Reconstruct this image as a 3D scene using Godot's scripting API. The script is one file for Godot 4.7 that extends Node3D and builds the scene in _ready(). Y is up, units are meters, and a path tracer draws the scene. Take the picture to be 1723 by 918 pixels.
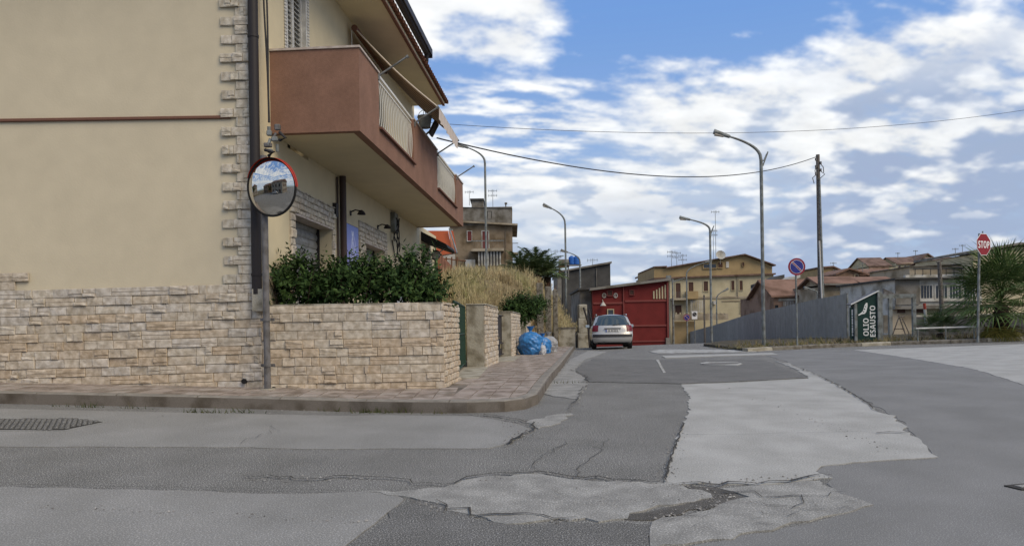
extends Node3D

# ---------------------------------------------------------------- measures
const FOC := 1295.0          # focal length in pixels of the 1723 px wide photograph
const CX := 861.5
const CY := 550.0
const ROLL := 0.015
const EYE := 1.6

var T := {}
var M := {}
var names := {}
var rng := RandomNumberGenerator.new()

class MB:
	var v := PackedVector3Array()
	var n := PackedVector3Array()
	var c := PackedColorArray()
	var col := Color.WHITE
	func tri3(a: Vector3, b: Vector3, d: Vector3, na: Vector3, nb: Vector3, nd: Vector3) -> void:
		if (b - a).cross(d - a).dot(na + nb + nd) < 0.0:
			var x := b
			b = d; d = x
			x = nb
			nb = nd; nd = x
		v.append(a); v.append(d); v.append(b)
		n.append(na); n.append(nd); n.append(nb)
		c.append(col); c.append(col); c.append(col)
	func tri(a: Vector3, b: Vector3, d: Vector3) -> void:
		var k := (b - a).cross(d - a).normalized()
		tri3(a, b, d, k, k, k)
	func quad(a: Vector3, b: Vector3, d: Vector3, e: Vector3) -> void:
		tri(a, b, d)
		tri(a, d, e)
	func box(o: Vector3, s: Vector3, t := Transform3D.IDENTITY) -> void:
		# box with its centre at o
		var h := s * 0.5
		var p := []
		for k in 8:
			p.append(t * (o + Vector3(h.x if k & 1 else -h.x, h.y if k & 2 else -h.y, h.z if k & 4 else -h.z)))
		quad(p[4], p[5], p[7], p[6]); quad(p[1], p[0], p[2], p[3])
		quad(p[5], p[1], p[3], p[7]); quad(p[0], p[4], p[6], p[2])
		quad(p[6], p[7], p[3], p[2]); quad(p[0], p[1], p[5], p[4])
	func bbox(o: Vector3, s: Vector3, b: float, t := Transform3D.IDENTITY) -> void:
		# box with bevelled edges
		var h := s * 0.5
		var pts := {}
		for sx in [-1, 1]:
			for sy in [-1, 1]:
				for sz in [-1, 1]:
					var q := Vector3(sx * h.x, sy * h.y, sz * h.z) + o
					pts[[sx, sy, sz, 0]] = t * (q - Vector3(0, sy * b, sz * b))
					pts[[sx, sy, sz, 1]] = t * (q - Vector3(sx * b, 0, sz * b))
					pts[[sx, sy, sz, 2]] = t * (q - Vector3(sx * b, sy * b, 0))
		for s1 in [-1, 1]:
			_q([pts[[s1, -1, -1, 0]], pts[[s1, 1, -1, 0]], pts[[s1, 1, 1, 0]], pts[[s1, -1, 1, 0]]], t * o)
			_q([pts[[-1, s1, -1, 1]], pts[[1, s1, -1, 1]], pts[[1, s1, 1, 1]], pts[[-1, s1, 1, 1]]], t * o)
			_q([pts[[-1, -1, s1, 2]], pts[[1, -1, s1, 2]], pts[[1, 1, s1, 2]], pts[[-1, 1, s1, 2]]], t * o)
			for s2 in [-1, 1]:
				_q([pts[[s1, s2, -1, 0]], pts[[s1, s2, 1, 0]], pts[[s1, s2, 1, 1]], pts[[s1, s2, -1, 1]]], t * o)
				_q([pts[[s1, -1, s2, 0]], pts[[s1, 1, s2, 0]], pts[[s1, 1, s2, 2]], pts[[s1, -1, s2, 2]]], t * o)
				_q([pts[[-1, s1, s2, 1]], pts[[1, s1, s2, 1]], pts[[1, s1, s2, 2]], pts[[-1, s1, s2, 2]]], t * o)
				for s3 in [-1, 1]:
					_t3(pts[[s1, s2, s3, 0]], pts[[s1, s2, s3, 1]], pts[[s1, s2, s3, 2]], t * o)
	func _q(p: Array, mid: Vector3) -> void:
		var k: Vector3 = (p[1] - p[0]).cross(p[2] - p[0])
		if k.dot((p[0] + p[2]) * 0.5 - mid) >= 0.0: quad(p[0], p[1], p[2], p[3])
		else: quad(p[3], p[2], p[1], p[0])
	func _t3(a: Vector3, b: Vector3, d: Vector3, mid: Vector3) -> void:
		if (b - a).cross(d - a).dot(a - mid) >= 0.0: tri(a, b, d)
		else: tri(a, d, b)
	func tube(p: Array, r0: float, r1 := -1.0, seg := 8, closed := true) -> void:
		if r1 < 0.0: r1 = r0
		var rings := []
		var nr := []
		var up := Vector3.UP
		for k in p.size():
			var d: Vector3 = (p[mini(k + 1, p.size() - 1)] - p[maxi(k - 1, 0)]).normalized()
			if absf(d.dot(up)) > 0.95: up = Vector3.RIGHT if absf(d.x) < 0.9 else Vector3.BACK
			var a := d.cross(up).normalized()
			var b := a.cross(d).normalized()
			up = b
			var r := lerpf(r0, r1, float(k) / maxf(1.0, p.size() - 1.0))
			var ring := []
			var rn := []
			for s in seg:
				var q := TAU * s / seg
				var e := a * cos(q) + b * sin(q)
				rn.append(e)
				ring.append(p[k] + e * r)
			rings.append(ring); nr.append(rn)
		for k in p.size() - 1:
			for s in seg:
				var s2 := (s + 1) % seg
				tri3(rings[k][s], rings[k][s2], rings[k + 1][s2], nr[k][s], nr[k][s2], nr[k + 1][s2])
				tri3(rings[k][s], rings[k + 1][s2], rings[k + 1][s], nr[k][s], nr[k + 1][s2], nr[k + 1][s])
		if closed:
			for s in range(1, seg - 1):
				tri(rings[0][0], rings[0][s + 1], rings[0][s])
				var l: Array = rings[-1]
				tri(l[0], l[s], l[s + 1])
	func prism(poly: PackedVector2Array, t: Transform3D, depth: float) -> void:
		# polygon in the local xy plane, pushed from z = 0 to z = depth
		var ix := Geometry2D.triangulate_polygon(poly)
		for k in range(0, ix.size(), 3):
			var a := poly[ix[k]]
			var b := poly[ix[k + 1]]
			var d := poly[ix[k + 2]]
			if (b - a).cross(d - a) < 0.0:
				var x := b
				b = d; d = x
			tri(t * Vector3(a.x, a.y, depth), t * Vector3(b.x, b.y, depth), t * Vector3(d.x, d.y, depth))
			tri(t * Vector3(a.x, a.y, 0), t * Vector3(d.x, d.y, 0), t * Vector3(b.x, b.y, 0))
		var cw := Geometry2D.is_polygon_clockwise(poly)
		for k in poly.size():
			var a := poly[k]
			var b := poly[(k + 1) % poly.size()]
			if cw:
				var x := a
				a = b; b = x
			quad(t * Vector3(a.x, a.y, 0), t * Vector3(b.x, b.y, 0), t * Vector3(b.x, b.y, depth), t * Vector3(a.x, a.y, depth))
	func lathe(prof: Array, t: Transform3D, seg := 20) -> void:
		# profile of (radius, y) points from bottom to top
		for k in prof.size() - 1:
			var p0: Vector2 = prof[k]
			var p1: Vector2 = prof[k + 1]
			var nn := Vector2(p1.y - p0.y, p0.x - p1.x).normalized()
			for s in seg:
				var a := TAU * s / seg
				var b := TAU * (s + 1) / seg
				var ea := Vector3(cos(a), 0, -sin(a))
				var eb := Vector3(cos(b), 0, -sin(b))
				var na := (t.basis * (ea * nn.x + Vector3.UP * nn.y)).normalized()
				var nb := (t.basis * (eb * nn.x + Vector3.UP * nn.y)).normalized()
				var q0 := t * (ea * p0.x + Vector3.UP * p0.y)
				var q1 := t * (eb * p0.x + Vector3.UP * p0.y)
				var q2 := t * (eb * p1.x + Vector3.UP * p1.y)
				var q3 := t * (ea * p1.x + Vector3.UP * p1.y)
				if p0.x > 1e-5: tri3(q0, q1, q2, na, nb, nb)
				if p1.x > 1e-5: tri3(q0, q2, q3, na, nb, na)
	func grid(pts: Array, smooth := true) -> void:
		# rows of points; normals averaged when smooth
		var R := pts.size()
		var C: int = pts[0].size()
		var nn := []
		for i in R:
			var row := []
			for j in C:
				var du: Vector3 = pts[i][mini(j + 1, C - 1)] - pts[i][maxi(j - 1, 0)]
				var dv: Vector3 = pts[mini(i + 1, R - 1)][j] - pts[maxi(i - 1, 0)][j]
				row.append(du.cross(dv).normalized())
			nn.append(row)
		for i in R - 1:
			for j in C - 1:
				if smooth:
					tri3(pts[i][j], pts[i][j + 1], pts[i + 1][j + 1], nn[i][j], nn[i][j + 1], nn[i + 1][j + 1])
					tri3(pts[i][j], pts[i + 1][j + 1], pts[i + 1][j], nn[i][j], nn[i + 1][j + 1], nn[i + 1][j])
				else:
					quad(pts[i][j], pts[i][j + 1], pts[i + 1][j + 1], pts[i + 1][j])
	func mesh() -> ArrayMesh:
		var a := []
		a.resize(Mesh.ARRAY_MAX)
		a[Mesh.ARRAY_VERTEX] = v
		a[Mesh.ARRAY_NORMAL] = n
		a[Mesh.ARRAY_COLOR] = c
		var m := ArrayMesh.new()
		m.add_surface_from_arrays(Mesh.PRIMITIVE_TRIANGLES, a)
		return m

# ---------------------------------------------------------------- nodes
func numbered(called: String) -> String:
	if not names.has(called):
		names[called] = 0
		return called
	names[called] += 1
	return "%s_%03d" % [called, names[called]]

func tag(o: Node, label: String, category: String, group := "") -> Node:
	o.set_meta("label", label)
	o.set_meta("category", category)
	if group: o.set_meta("group", group)
	return o

func thing(called: String, label: String, category: String, at := Vector3.ZERO, turn := 0.0, group := "") -> Node3D:
	var o := Node3D.new()
	o.name = numbered(called)
	add_child(o)
	o.position = at
	o.rotation.y = turn
	tag(o, label, category, group)
	return o

func part(called: String, b, m: Material, parent: Node, at := Vector3.ZERO) -> MeshInstance3D:
	var o := MeshInstance3D.new()
	o.mesh = b.mesh() if b is MB else b
	o.material_override = m
	o.name = called
	o.position = at
	parent.add_child(o, true)
	return o

func solo(called: String, b, m: Material, label: String, category: String, at := Vector3.ZERO, group := "") -> MeshInstance3D:
	var o := part(numbered(called), b, m, self, at)
	tag(o, label, category, group)
	return o

func struct(called: String, b, m: Material, label := "") -> MeshInstance3D:
	var o := part(numbered(called), b, m, self)
	o.set_meta("kind", "structure")
	if label:
		o.set_meta("label", label)
	return o

func copy(o: Node3D, at: Vector3, turn := 0.0, label := "", sc := Vector3.ONE) -> Node3D:
	var r: Node3D = o.duplicate()
	var base: String = o.name
	if base.length() > 4 and base.substr(base.length() - 4, 1) == "_" and base.right(3).is_valid_int():
		base = base.left(base.length() - 4)
	r.name = numbered(base)
	add_child(r)
	r.position = at
	r.rotation.y = turn
	r.scale = sc
	if label: r.set_meta("label", label)
	return r

# ---------------------------------------------------------------- photograph measures to the place
func ray(px: float, py: float) -> Vector3:
	var a := (px - CX) / FOC
	var b := (CY - py) / FOC
	return Vector3(a * cos(ROLL) + b * sin(ROLL), -a * sin(ROLL) + b * cos(ROLL), -1.0)

func at(px: float, py: float, d: float) -> Vector3:
	return Vector3(0, EYE, 0) + ray(px, py) * d

func gp(px: float, py: float, lift := 0.0) -> Vector3:
	# the point of the ground that was measured at this place of the photograph
	var r := ray(px, py)
	var d := 2.0
	var step := 0.25
	while d < 120.0:
		var p := Vector3(0, EYE, 0) + r * d
		if p.y <= hg(p.x, -p.z) + lift: break
		d += step
	var lo := d - step
	for k in 18:
		var mid := (lo + d) * 0.5
		var p := Vector3(0, EYE, 0) + r * mid
		if p.y <= hg(p.x, -p.z) + lift: d = mid
		else: lo = mid
	return Vector3(0, EYE, 0) + r * d

# ---------------------------------------------------------------- lie of the land (x to the right, d metres ahead)
func soft(t: float) -> float:
	t = clampf(t, 0.0, 1.0)
	return t * t * (3.0 - 2.0 * t)

func height(x: float, d: float) -> float:
	var h := 0.0
	if d < 0.0: h = 0.03 * d
	elif d < 7.0: h = 0.067 * d
	elif d < 13.0: h = 0.469 + 0.067 * (d - 7.0) - 0.067 * (d - 7.0) * (d - 7.0) / 12.0
	elif d < 32.0: h = lerpf(0.67, 0.58, (d - 13.0) / 19.0)
	else: h = 0.58 - 3.2 * soft((d - 32.0) / 75.0)
	h += 0.034 * maxf(0.0, -x - 2.0) * soft((d + 6.0) / 12.0) * (1.0 - 0.6 * soft((-x - 12.0) / 20.0))
	h += 0.021 * clampf(x - 3.5, 0.0, 22.0) * soft((d - 6.0) / 10.0) * (1.0 - soft((d - 40.0) / 20.0))
	if d > 85.0:
		h += 8.0 * soft((d - 85.0) / 170.0) * soft((x - 5.0) / 60.0)
	return h

var gx := PackedFloat32Array()
var gd := PackedFloat32Array()
var gh := []

func make_lines(a: float, b: float, fine0: float, fine1: float, step: float, grow: float) -> PackedFloat32Array:
	var r: Array = []
	var x := fine0
	while x <= fine1 + 0.001:
		r.append(x); x += step
	var s := step
	x = fine1
	while x < b:
		s = minf(s * grow, 25.0); x += s; r.append(x)
	s = step
	x = fine0
	while x > a:
		s = minf(s * grow, 25.0); x -= s; r.push_front(x)
	return PackedFloat32Array(r)

func hg(x: float, d: float) -> float:
	var i := clampi(gx.bsearch(x) - 1, 0, gx.size() - 2)
	var j := clampi(gd.bsearch(d) - 1, 0, gd.size() - 2)
	var u := (x - gx[i]) / (gx[i + 1] - gx[i])
	var w := (d - gd[j]) / (gd[j + 1] - gd[j])
	var h00: float = gh[j][i]
	var h10: float = gh[j][i + 1]
	var h01: float = gh[j + 1][i]
	var h11: float = gh[j + 1][i + 1]
	if u >= w: return h00 + (h10 - h00) * u + (h11 - h10) * w
	return h00 + (h11 - h01) * u + (h01 - h00) * w

func g3(x: float, d: float, lift := 0.0) -> Vector3:
	return Vector3(x, hg(x, d) + lift, -d)

func drape(poly: PackedVector2Array, lift: float) -> MB:
	# a sheet with this outline (x, d) laid parallel to the ground's own triangles
	var b := MB.new()
	var lo := Vector2(1e9, 1e9)
	var hi := -lo
	for p in poly:
		lo = lo.min(p); hi = hi.max(p)
	var i0 := maxi(gx.bsearch(lo.x) - 1, 0)
	var i1 := mini(gx.bsearch(hi.x), gx.size() - 1)
	var j0 := maxi(gd.bsearch(lo.y) - 1, 0)
	var j1 := mini(gd.bsearch(hi.y), gd.size() - 1)
	for j in range(j0, j1):
		for i in range(i0, i1):
			var q := [Vector2(gx[i], gd[j]), Vector2(gx[i + 1], gd[j]), Vector2(gx[i + 1], gd[j + 1]), Vector2(gx[i], gd[j + 1])]
			for t in [[0, 1, 2], [0, 2, 3]]:
				for piece in Geometry2D.intersect_polygons(PackedVector2Array([q[t[0]], q[t[1]], q[t[2]]]), poly):
					if Geometry2D.is_polygon_clockwise(piece) : continue
					var ix := Geometry2D.triangulate_polygon(piece)
					for k in range(0, ix.size(), 3):
						var w := []
						for m in 3:
							var p: Vector2 = piece[ix[k + m]]
							w.append(g3(p.x, p.y, lift))
						if (w[1] - w[0]).cross(w[2] - w[0]).y < 0.0: b.tri(w[0], w[2], w[1])
						else: b.tri(w[0], w[1], w[2])
	# the edge of the sheet goes down to the ground
	for k in poly.size():
		var a := poly[k]
		var e := poly[(k + 1) % poly.size()]
		var nseg := maxi(1, int(a.distance_to(e) / 0.4))
		for s in nseg:
			var p := a.lerp(e, float(s) / nseg)
			var r := a.lerp(e, float(s + 1) / nseg)
			b.quad(g3(p.x, p.y, lift), g3(r.x, r.y, lift), g3(r.x, r.y, 0.0), g3(p.x, p.y, 0.0))
	return b

func outline(pix: Array, rough := 0.0, step := 0.12, lift := 0.0) -> PackedVector2Array:
	# a measured outline on the ground, with ragged edges
	var w := PackedVector2Array()
	for p in pix:
		var q := gp(p[0], p[1], lift)
		w.append(Vector2(q.x, -q.z))
	return ragged(w, rough, step)

func ragged(w: PackedVector2Array, rough: float, step := 0.12) -> PackedVector2Array:
	if rough <= 0.0: return w
	var out := PackedVector2Array()
	for k in w.size():
		var a := w[k]
		var b := w[(k + 1) % w.size()]
		var len := a.distance_to(b)
		var nseg := clampi(int(len / step), 1, 60)
		var nrm := (b - a).orthogonal().normalized()
		for s in nseg:
			var off := rng.randfn(0.0, rough) if s > 0 else 0.0
			out.append(a.lerp(b, float(s) / nseg) + nrm * clampf(off, -2.0 * rough, 2.0 * rough))
	return out

func ribbon(pts: PackedVector2Array, w0: float, w1: float) -> PackedVector2Array:
	var l := PackedVector2Array()
	var r := PackedVector2Array()
	for k in pts.size():
		var d := (pts[mini(k + 1, pts.size() - 1)] - pts[maxi(k - 1, 0)]).normalized().orthogonal()
		var w := rng.randf_range(w0, w1) * (0.35 if k == 0 or k == pts.size() - 1 else 1.0)
		l.append(pts[k] + d * w * 0.5)
		r.append(pts[k] - d * w * 0.5)
	r.reverse()
	l.append_array(r)
	return l

# ---------------------------------------------------------------- materials
func noise_tex(kind: int, freq: float, lo: Color, hi: Color, octaves := 4, size := 512, sd := 1, lo_at := 0.0, hi_at := 1.0) -> NoiseTexture2D:
	var f := FastNoiseLite.new()
	f.seed = sd
	f.noise_type = kind
	f.frequency = freq
	f.fractal_type = FastNoiseLite.FRACTAL_FBM if octaves > 1 else FastNoiseLite.FRACTAL_NONE
	f.fractal_octaves = octaves
	var t := NoiseTexture2D.new()
	t.width = size; t.height = size
	t.seamless = true
	t.generate_mipmaps = false
	t.noise = f
	var g := Gradient.new()
	g.offsets = PackedFloat32Array([lo_at, hi_at])
	g.colors = PackedColorArray([lo, hi])
	t.color_ramp = g
	return t

func grey(v: float) -> Color:
	return Color(v, v, v)

func mk(col: Color, rough: float, tex: Texture2D = null, s := 1.0, det: Texture2D = null, ds := 0.2, bump: Texture2D = null, bs := 0.4) -> StandardMaterial3D:
	var m := StandardMaterial3D.new()
	m.albedo_color = col.linear_to_srgb()
	m.roughness = rough
	m.metallic_specular = 0.35
	if tex or bump:
		m.uv1_triplanar = true
		m.uv1_world_triplanar = true
		m.uv1_scale = Vector3.ONE * s
		m.uv1_triplanar_sharpness = 6.0
	if tex: m.albedo_texture = tex
	if det:
		m.detail_enabled = true
		m.detail_albedo = det
		m.detail_blend_mode = BaseMaterial3D.BLEND_MODE_MUL
		m.detail_uv_layer = BaseMaterial3D.DETAIL_UV_2
		m.uv2_triplanar = true
		m.uv2_world_triplanar = true
		m.uv2_scale = Vector3.ONE * ds
	if bump:
		m.heightmap_enabled = true
		m.heightmap_texture = bump
		m.heightmap_scale = bs
	return m

func vcol(m: StandardMaterial3D) -> StandardMaterial3D:
	m.vertex_color_use_as_albedo = true
	return m

func materials() -> void:
	var S := FastNoiseLite.TYPE_SIMPLEX_SMOOTH
	var C := FastNoiseLite.TYPE_CELLULAR
	T.grain = noise_tex(S, 0.05, grey(0.92), grey(1.0), 4, 512, 3)
	T.blotch = noise_tex(S, 0.012, grey(0.84), grey(1.0), 5, 512, 7, 0.15, 0.8)
	T.faint = noise_tex(S, 0.012, Color(0.90, 0.90, 0.895), grey(1.0), 5, 512, 17, 0.1, 0.85)
	T.plain = noise_tex(S, 0.012, grey(0.962), grey(1.0), 6, 512, 27)
	T.stain = noise_tex(S, 0.010, Color(0.72, 0.70, 0.66), grey(1.0), 6, 512, 9, 0.12, 0.62)
	T.speck = noise_tex(C, 0.11, grey(0.40), grey(1.0), 2, 1024, 5, 0.12, 0.72)
	T.speck2 = noise_tex(C, 0.11, grey(0.68), grey(1.0), 2, 1024, 6, 0.1, 0.8)
	T.fine = noise_tex(S, 0.12, grey(0.80), grey(1.0), 3, 512, 8)
	T.rock = noise_tex(S, 0.018, Color(0.84, 0.82, 0.79), grey(1.0), 5, 512, 12, 0.1, 0.75)
	T.bump = noise_tex(S, 0.04, grey(0.0), grey(1.0), 5, 512, 21)
	T.bumpf = noise_tex(S, 0.15, grey(0.0), grey(1.0), 3, 512, 22)
	T.streak = noise_tex(S, 0.02, Color(0.70, 0.68, 0.65), grey(1.0), 4, 512, 31, 0.2, 0.6)

	M.asphalt = mk(Color(0.362, 0.358, 0.342), 0.92, T.speck, 0.85, T.faint, 0.17, T.speck, 0.5)
	M.asphalt_smooth = mk(Color(0.285, 0.284, 0.278), 0.9, T.speck2, 1.0, T.faint, 0.13, T.speck2, 0.25)
	M.asphalt_dark = mk(Color(0.295, 0.292, 0.282), 0.92, T.speck, 0.9, T.faint, 0.21, T.speck, 0.4)
	M.concrete_road = mk(Color(0.455, 0.452, 0.432), 0.92, T.fine, 0.8, T.faint, 0.23, T.bumpf, 0.2)
	M.concrete_worn = mk(Color(0.42, 0.415, 0.392), 0.94, T.speck2, 0.7, T.blotch, 0.45, T.speck2, 0.45)
	M.lane = mk(Color(0.355, 0.352, 0.338), 0.9, T.speck2, 0.8, T.faint, 0.15, T.bumpf, 0.2)
	M.gravelly = mk(Color(0.30, 0.288, 0.268), 0.98, T.speck, 1.6, T.blotch, 0.5, T.speck, 1.2)
	M.crack = mk(Color(0.060, 0.057, 0.052), 1.0, T.fine, 2.0)
	M.kerb = mk(Color(0.31, 0.286, 0.25), 0.9, T.fine, 1.2, T.blotch, 0.6, T.bump, 0.4)
	M.mortar = mk(Color(0.20, 0.175, 0.15), 0.95, T.fine, 1.0, T.stain, 0.4)
	M.cement = mk(Color(0.47, 0.44, 0.365), 0.9, T.fine, 0.8, T.stain, 0.5, T.bump, 0.4)
	M.cement_dark = mk(Color(0.24, 0.22, 0.185), 0.92, T.fine, 0.8, T.streak, 0.45, T.bump, 0.5)
	M.paint_white = mk(Color(0.55, 0.55, 0.53), 0.8, T.speck2, 0.9, T.stain, 0.6)
	var pv := [Color(0.385, 0.328, 0.288), Color(0.405, 0.348, 0.308), Color(0.365, 0.306, 0.268), Color(0.415, 0.366, 0.328)]
	for k in 4: M["paver%d" % k] = mk(pv[k], 0.9, T.fine, 1.5, T.stain, 0.5, T.bump, 0.3)
	var sv := [Color(0.60, 0.535, 0.45), Color(0.63, 0.57, 0.495), Color(0.58, 0.51, 0.42), Color(0.59, 0.545, 0.49), Color(0.56, 0.50, 0.42), Color(0.64, 0.58, 0.495)]
	for k in 6: M["stone%d" % k] = mk(sv[k], 0.9, T.rock, 1.0, T.faint, 0.9, T.bump, 0.3)
	var wv := [Color(0.59, 0.495, 0.385), Color(0.61, 0.525, 0.425), Color(0.565, 0.465, 0.355), Color(0.62, 0.55, 0.455)]
	for k in 4: M["warm%d" % k] = mk(wv[k], 0.9, T.rock, 1.0, T.faint, 0.9, T.bump, 0.3)
	var qv := [Color(0.62, 0.575, 0.49), Color(0.64, 0.59, 0.51), Color(0.59, 0.54, 0.455)]
	for k in 3: M["quoin%d" % k] = mk(qv[k], 0.9, T.rock, 1.0, T.faint, 0.9, T.bump, 0.3)
	M.stucco = mk(Color(0.60, 0.530, 0.392), 0.92, T.plain, 0.35, T.plain, 0.06, T.bumpf, 0.08)
	M.stucco_yellow = mk(Color(0.62, 0.540, 0.372), 0.92, T.plain, 0.35, T.plain, 0.11, T.bumpf, 0.08)
	M.brown_stucco = mk(Color(0.262, 0.146, 0.102), 0.92, T.grain, 0.6, T.faint, 0.3, T.bumpf, 0.15)
	M.brown_trim = mk(Color(0.17, 0.085, 0.06), 0.85, T.grain, 0.8)
	M.marble = mk(Color(0.50, 0.44, 0.40), 0.6, T.rock, 0.8)
	M.pipe_dark = mk(Color(0.030, 0.026, 0.027), 0.55, T.grain, 1.0)
	M.pipe_brown = mk(Color(0.062, 0.042, 0.038), 0.55, T.grain, 1.0)
	M.white_paint = mk(Color(0.66, 0.65, 0.61), 0.55, T.grain, 1.5, T.blotch, 0.8)
	M.rail = mk(Color(0.62, 0.615, 0.58), 0.5, T.grain, 2.0)
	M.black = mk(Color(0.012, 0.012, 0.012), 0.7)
	M.rubber = mk(Color(0.018, 0.018, 0.018), 0.85)
	M.steel = mk(Color(0.30, 0.31, 0.31), 0.45, T.grain, 1.2, T.stain, 0.8)
	M.steel.metallic = 0.4
	M.roller = mk(Color(0.36, 0.365, 0.36), 0.5, T.grain, 1.2, T.stain, 0.7)
	M.roller.metallic = 0.25
	M.post_grey = mk(Color(0.17, 0.165, 0.17), 0.6, T.grain, 1.5, T.stain, 0.9)
	M.galv = mk(Color(0.225, 0.245, 0.245), 0.5, T.grain, 1.5, T.stain, 0.7)
	M.galv_far = M.galv
	M.cable = mk(Color(0.035, 0.033, 0.035), 0.7)
	M.wood_post = mk(Color(0.19, 0.17, 0.152), 0.9, T.streak, 1.2, T.fine, 2.0)
	M.tile_roof = mk(Color(0.23, 0.105, 0.065), 0.9, T.fine, 1.5, T.stain, 0.35)
	M.tile_far = mk(Color(0.275, 0.165, 0.12), 0.95, T.fine, 0.5, T.stain, 0.12)
	M.tile_far2 = mk(Color(0.22, 0.145, 0.115), 0.95, T.fine, 0.5, T.stain, 0.12)
	M.glass_dark = mk(Color(0.020, 0.024, 0.028), 0.12)
	M.glass_dark.metallic_specular = 0.6
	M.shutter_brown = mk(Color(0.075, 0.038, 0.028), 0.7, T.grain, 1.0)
	M.soil = mk(Color(0.055, 0.042, 0.030), 1.0, T.fine, 1.0)
	M.hillside = mk(Color(0.16, 0.135, 0.08), 1.0, T.fine, 0.3, T.stain, 0.05)
	M.bank = mk(Color(0.25, 0.20, 0.115), 1.0, T.fine, 0.8, T.stain, 0.4, T.bump, 4.0)
	M.leaf = vcol(mk(Color(1, 1, 1), 0.7))
	M.leaf.metallic_specular = 0.25
	M.leaf.backlight_enabled = true
	M.leaf.backlight = Color(0.03, 0.05, 0.01)
	M.straw = vcol(mk(Color(1, 1, 1), 0.85))
	M.bark = mk(Color(0.075, 0.055, 0.04), 1.0, T.fine, 2.0, T.stain, 1.0, T.bump, 2.0)
	M.rust = mk(Color(0.16, 0.075, 0.04), 0.9, T.rock, 2.0)

# ---------------------------------------------------------------- sky
const SW := 4096
const SH := 1024
var n_big := FastNoiseLite.new()
var n_fine := FastNoiseLite.new()
var n_shade := FastNoiseLite.new()

func lut(pts: Array, x: float) -> float:
	if x <= pts[0][0]: return pts[0][1]
	for k in pts.size() - 1:
		if x < pts[k + 1][0]:
			return lerpf(pts[k][1], pts[k + 1][1], (x - pts[k][0]) / (pts[k + 1][0] - pts[k][0]))
	return pts[-1][1]

func sky_strip(el: float, az0: float, az1: float, cols: int) -> PackedByteArray:
	var out := PackedByteArray()
	out.resize(cols * 3)
	var se := sin(el)
	var te := tan(minf(el, 1.45))
	var dist := 1.0 / (se + 0.24)
	var edge := [[660.0, 150.0], [740.0, 128.0], [860.0, 128.0], [1000.0, 150.0], [1100.0, 122.0], [1230.0, 104.0], [1330.0, 78.0], [1450.0, 55.0], [1600.0, 22.0], [1723.0, 0.0]]
	var low := soft(1.0 - el / 0.20)
	for k in cols:
		var az := lerpf(az0, az1, (k + 0.5) / cols)
		var f := az - TAU if az > PI else az
		if f > PI / 2: f = PI - f
		elif f < -PI / 2: f = -PI - f
		# fold the broad layout of cloud and gap so that it goes on round the horizon
		if f > PI / 4: f = PI / 2 - f
		elif f < -PI / 4: f = -PI / 2 - f
		var px := CX + FOC * tan(f)
		var py := CY - FOC * te / cos(f)
		var qx := sin(az) * dist
		var qy := cos(az) * dist
		var wx := n_shade.get_noise_2d(qx * 0.35 + 40.0, qy * 0.35)
		var big := n_big.get_noise_2d(qx + wx * 0.5, qy + wx * 0.35)
		var fine := n_fine.get_noise_2d(qx * 0.62 + qy * 0.3, qy * 1.15 - qx * 0.25)
		var sh := n_shade.get_noise_2d(qx * 1.7, qy * 1.7 + 9.0)
		var b1 := clampf((py - lut(edge, px)) / 70.0, -1.0, 1.0)
		var b2 := minf((985.0 - 0.55 * py - px) / 90.0, (112.0 - py) / 34.0)
		var bias := maxf(b1, clampf(b2, -1.0, 0.8))
		if py < 0.0: bias = lerpf(bias, 0.12, soft(-py / 350.0))
		var wisp := soft((1160.0 - px) / 260.0) * soft((py - 110.0) / 40.0) * soft((350.0 - py) / 90.0)
		bias = lerpf(bias, 0.24, wisp)
		if wisp > 0.02: fine = lerpf(fine, 1.25 * n_fine.get_noise_2d(qx * 0.40 + qy * 0.30, qy * 1.5 - qx * 0.28), wisp)
		var dens := bias * 0.60 + big * lerpf(0.32, 0.24, wisp) + fine * (0.64 + 0.25 * wisp) - 0.06
		var cov := soft((dens + 0.16) / 0.66)
		cov *= 0.90 + 0.10 * soft(0.5 + big * 1.2)
		cov = maxf(cov, 0.55 * low * soft((dens + 0.9) / 1.0))
		# grey undersides: thick parts low down and to the right
		var gr := soft(0.20 + sh * 1.5 - fine * 0.7 + (py - 215.0) / 330.0 + (px - 1250.0) / 1000.0)
		gr = maxf(gr, soft((py - 300.0) / 110.0) * soft(0.72 + big * 1.3 + sh * 0.5))
		gr *= 0.35 + 0.65 * soft((py - 40.0) / 160.0)
		# clear air
		var t := soft(el / 0.42)
		var cr := lerpf(0.42, 0.155, t)
		var cg := lerpf(0.54, 0.312, t)
		var cb := lerpf(0.70, 0.645, t)
		var glow := 0.84 + 0.16 * fine + 0.08 * sh
		var dk := soft((px - 950.0) / 700.0 + (py - 200.0) / 900.0 + big * 0.5 + fine * 0.25)
		var clr := lerpf(glow, lerpf(0.50, 0.335, dk), gr)
		var clg := lerpf(glow * 1.015, lerpf(0.575, 0.415, dk), gr)
		var clb := lerpf(glow * 1.02, lerpf(0.69, 0.575, dk), gr)
		cr = lerpf(cr, clr, cov); cg = lerpf(cg, clg, cov); cb = lerpf(cb, clb, cov)
		out[k * 3] = int(255.0 * clampf(pow(cr, 0.4545), 0.0, 1.0))
		out[k * 3 + 1] = int(255.0 * clampf(pow(cg, 0.4545), 0.0, 1.0))
		out[k * 3 + 2] = int(255.0 * clampf(pow(cb, 0.4545), 0.0, 1.0))
	return out

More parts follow.
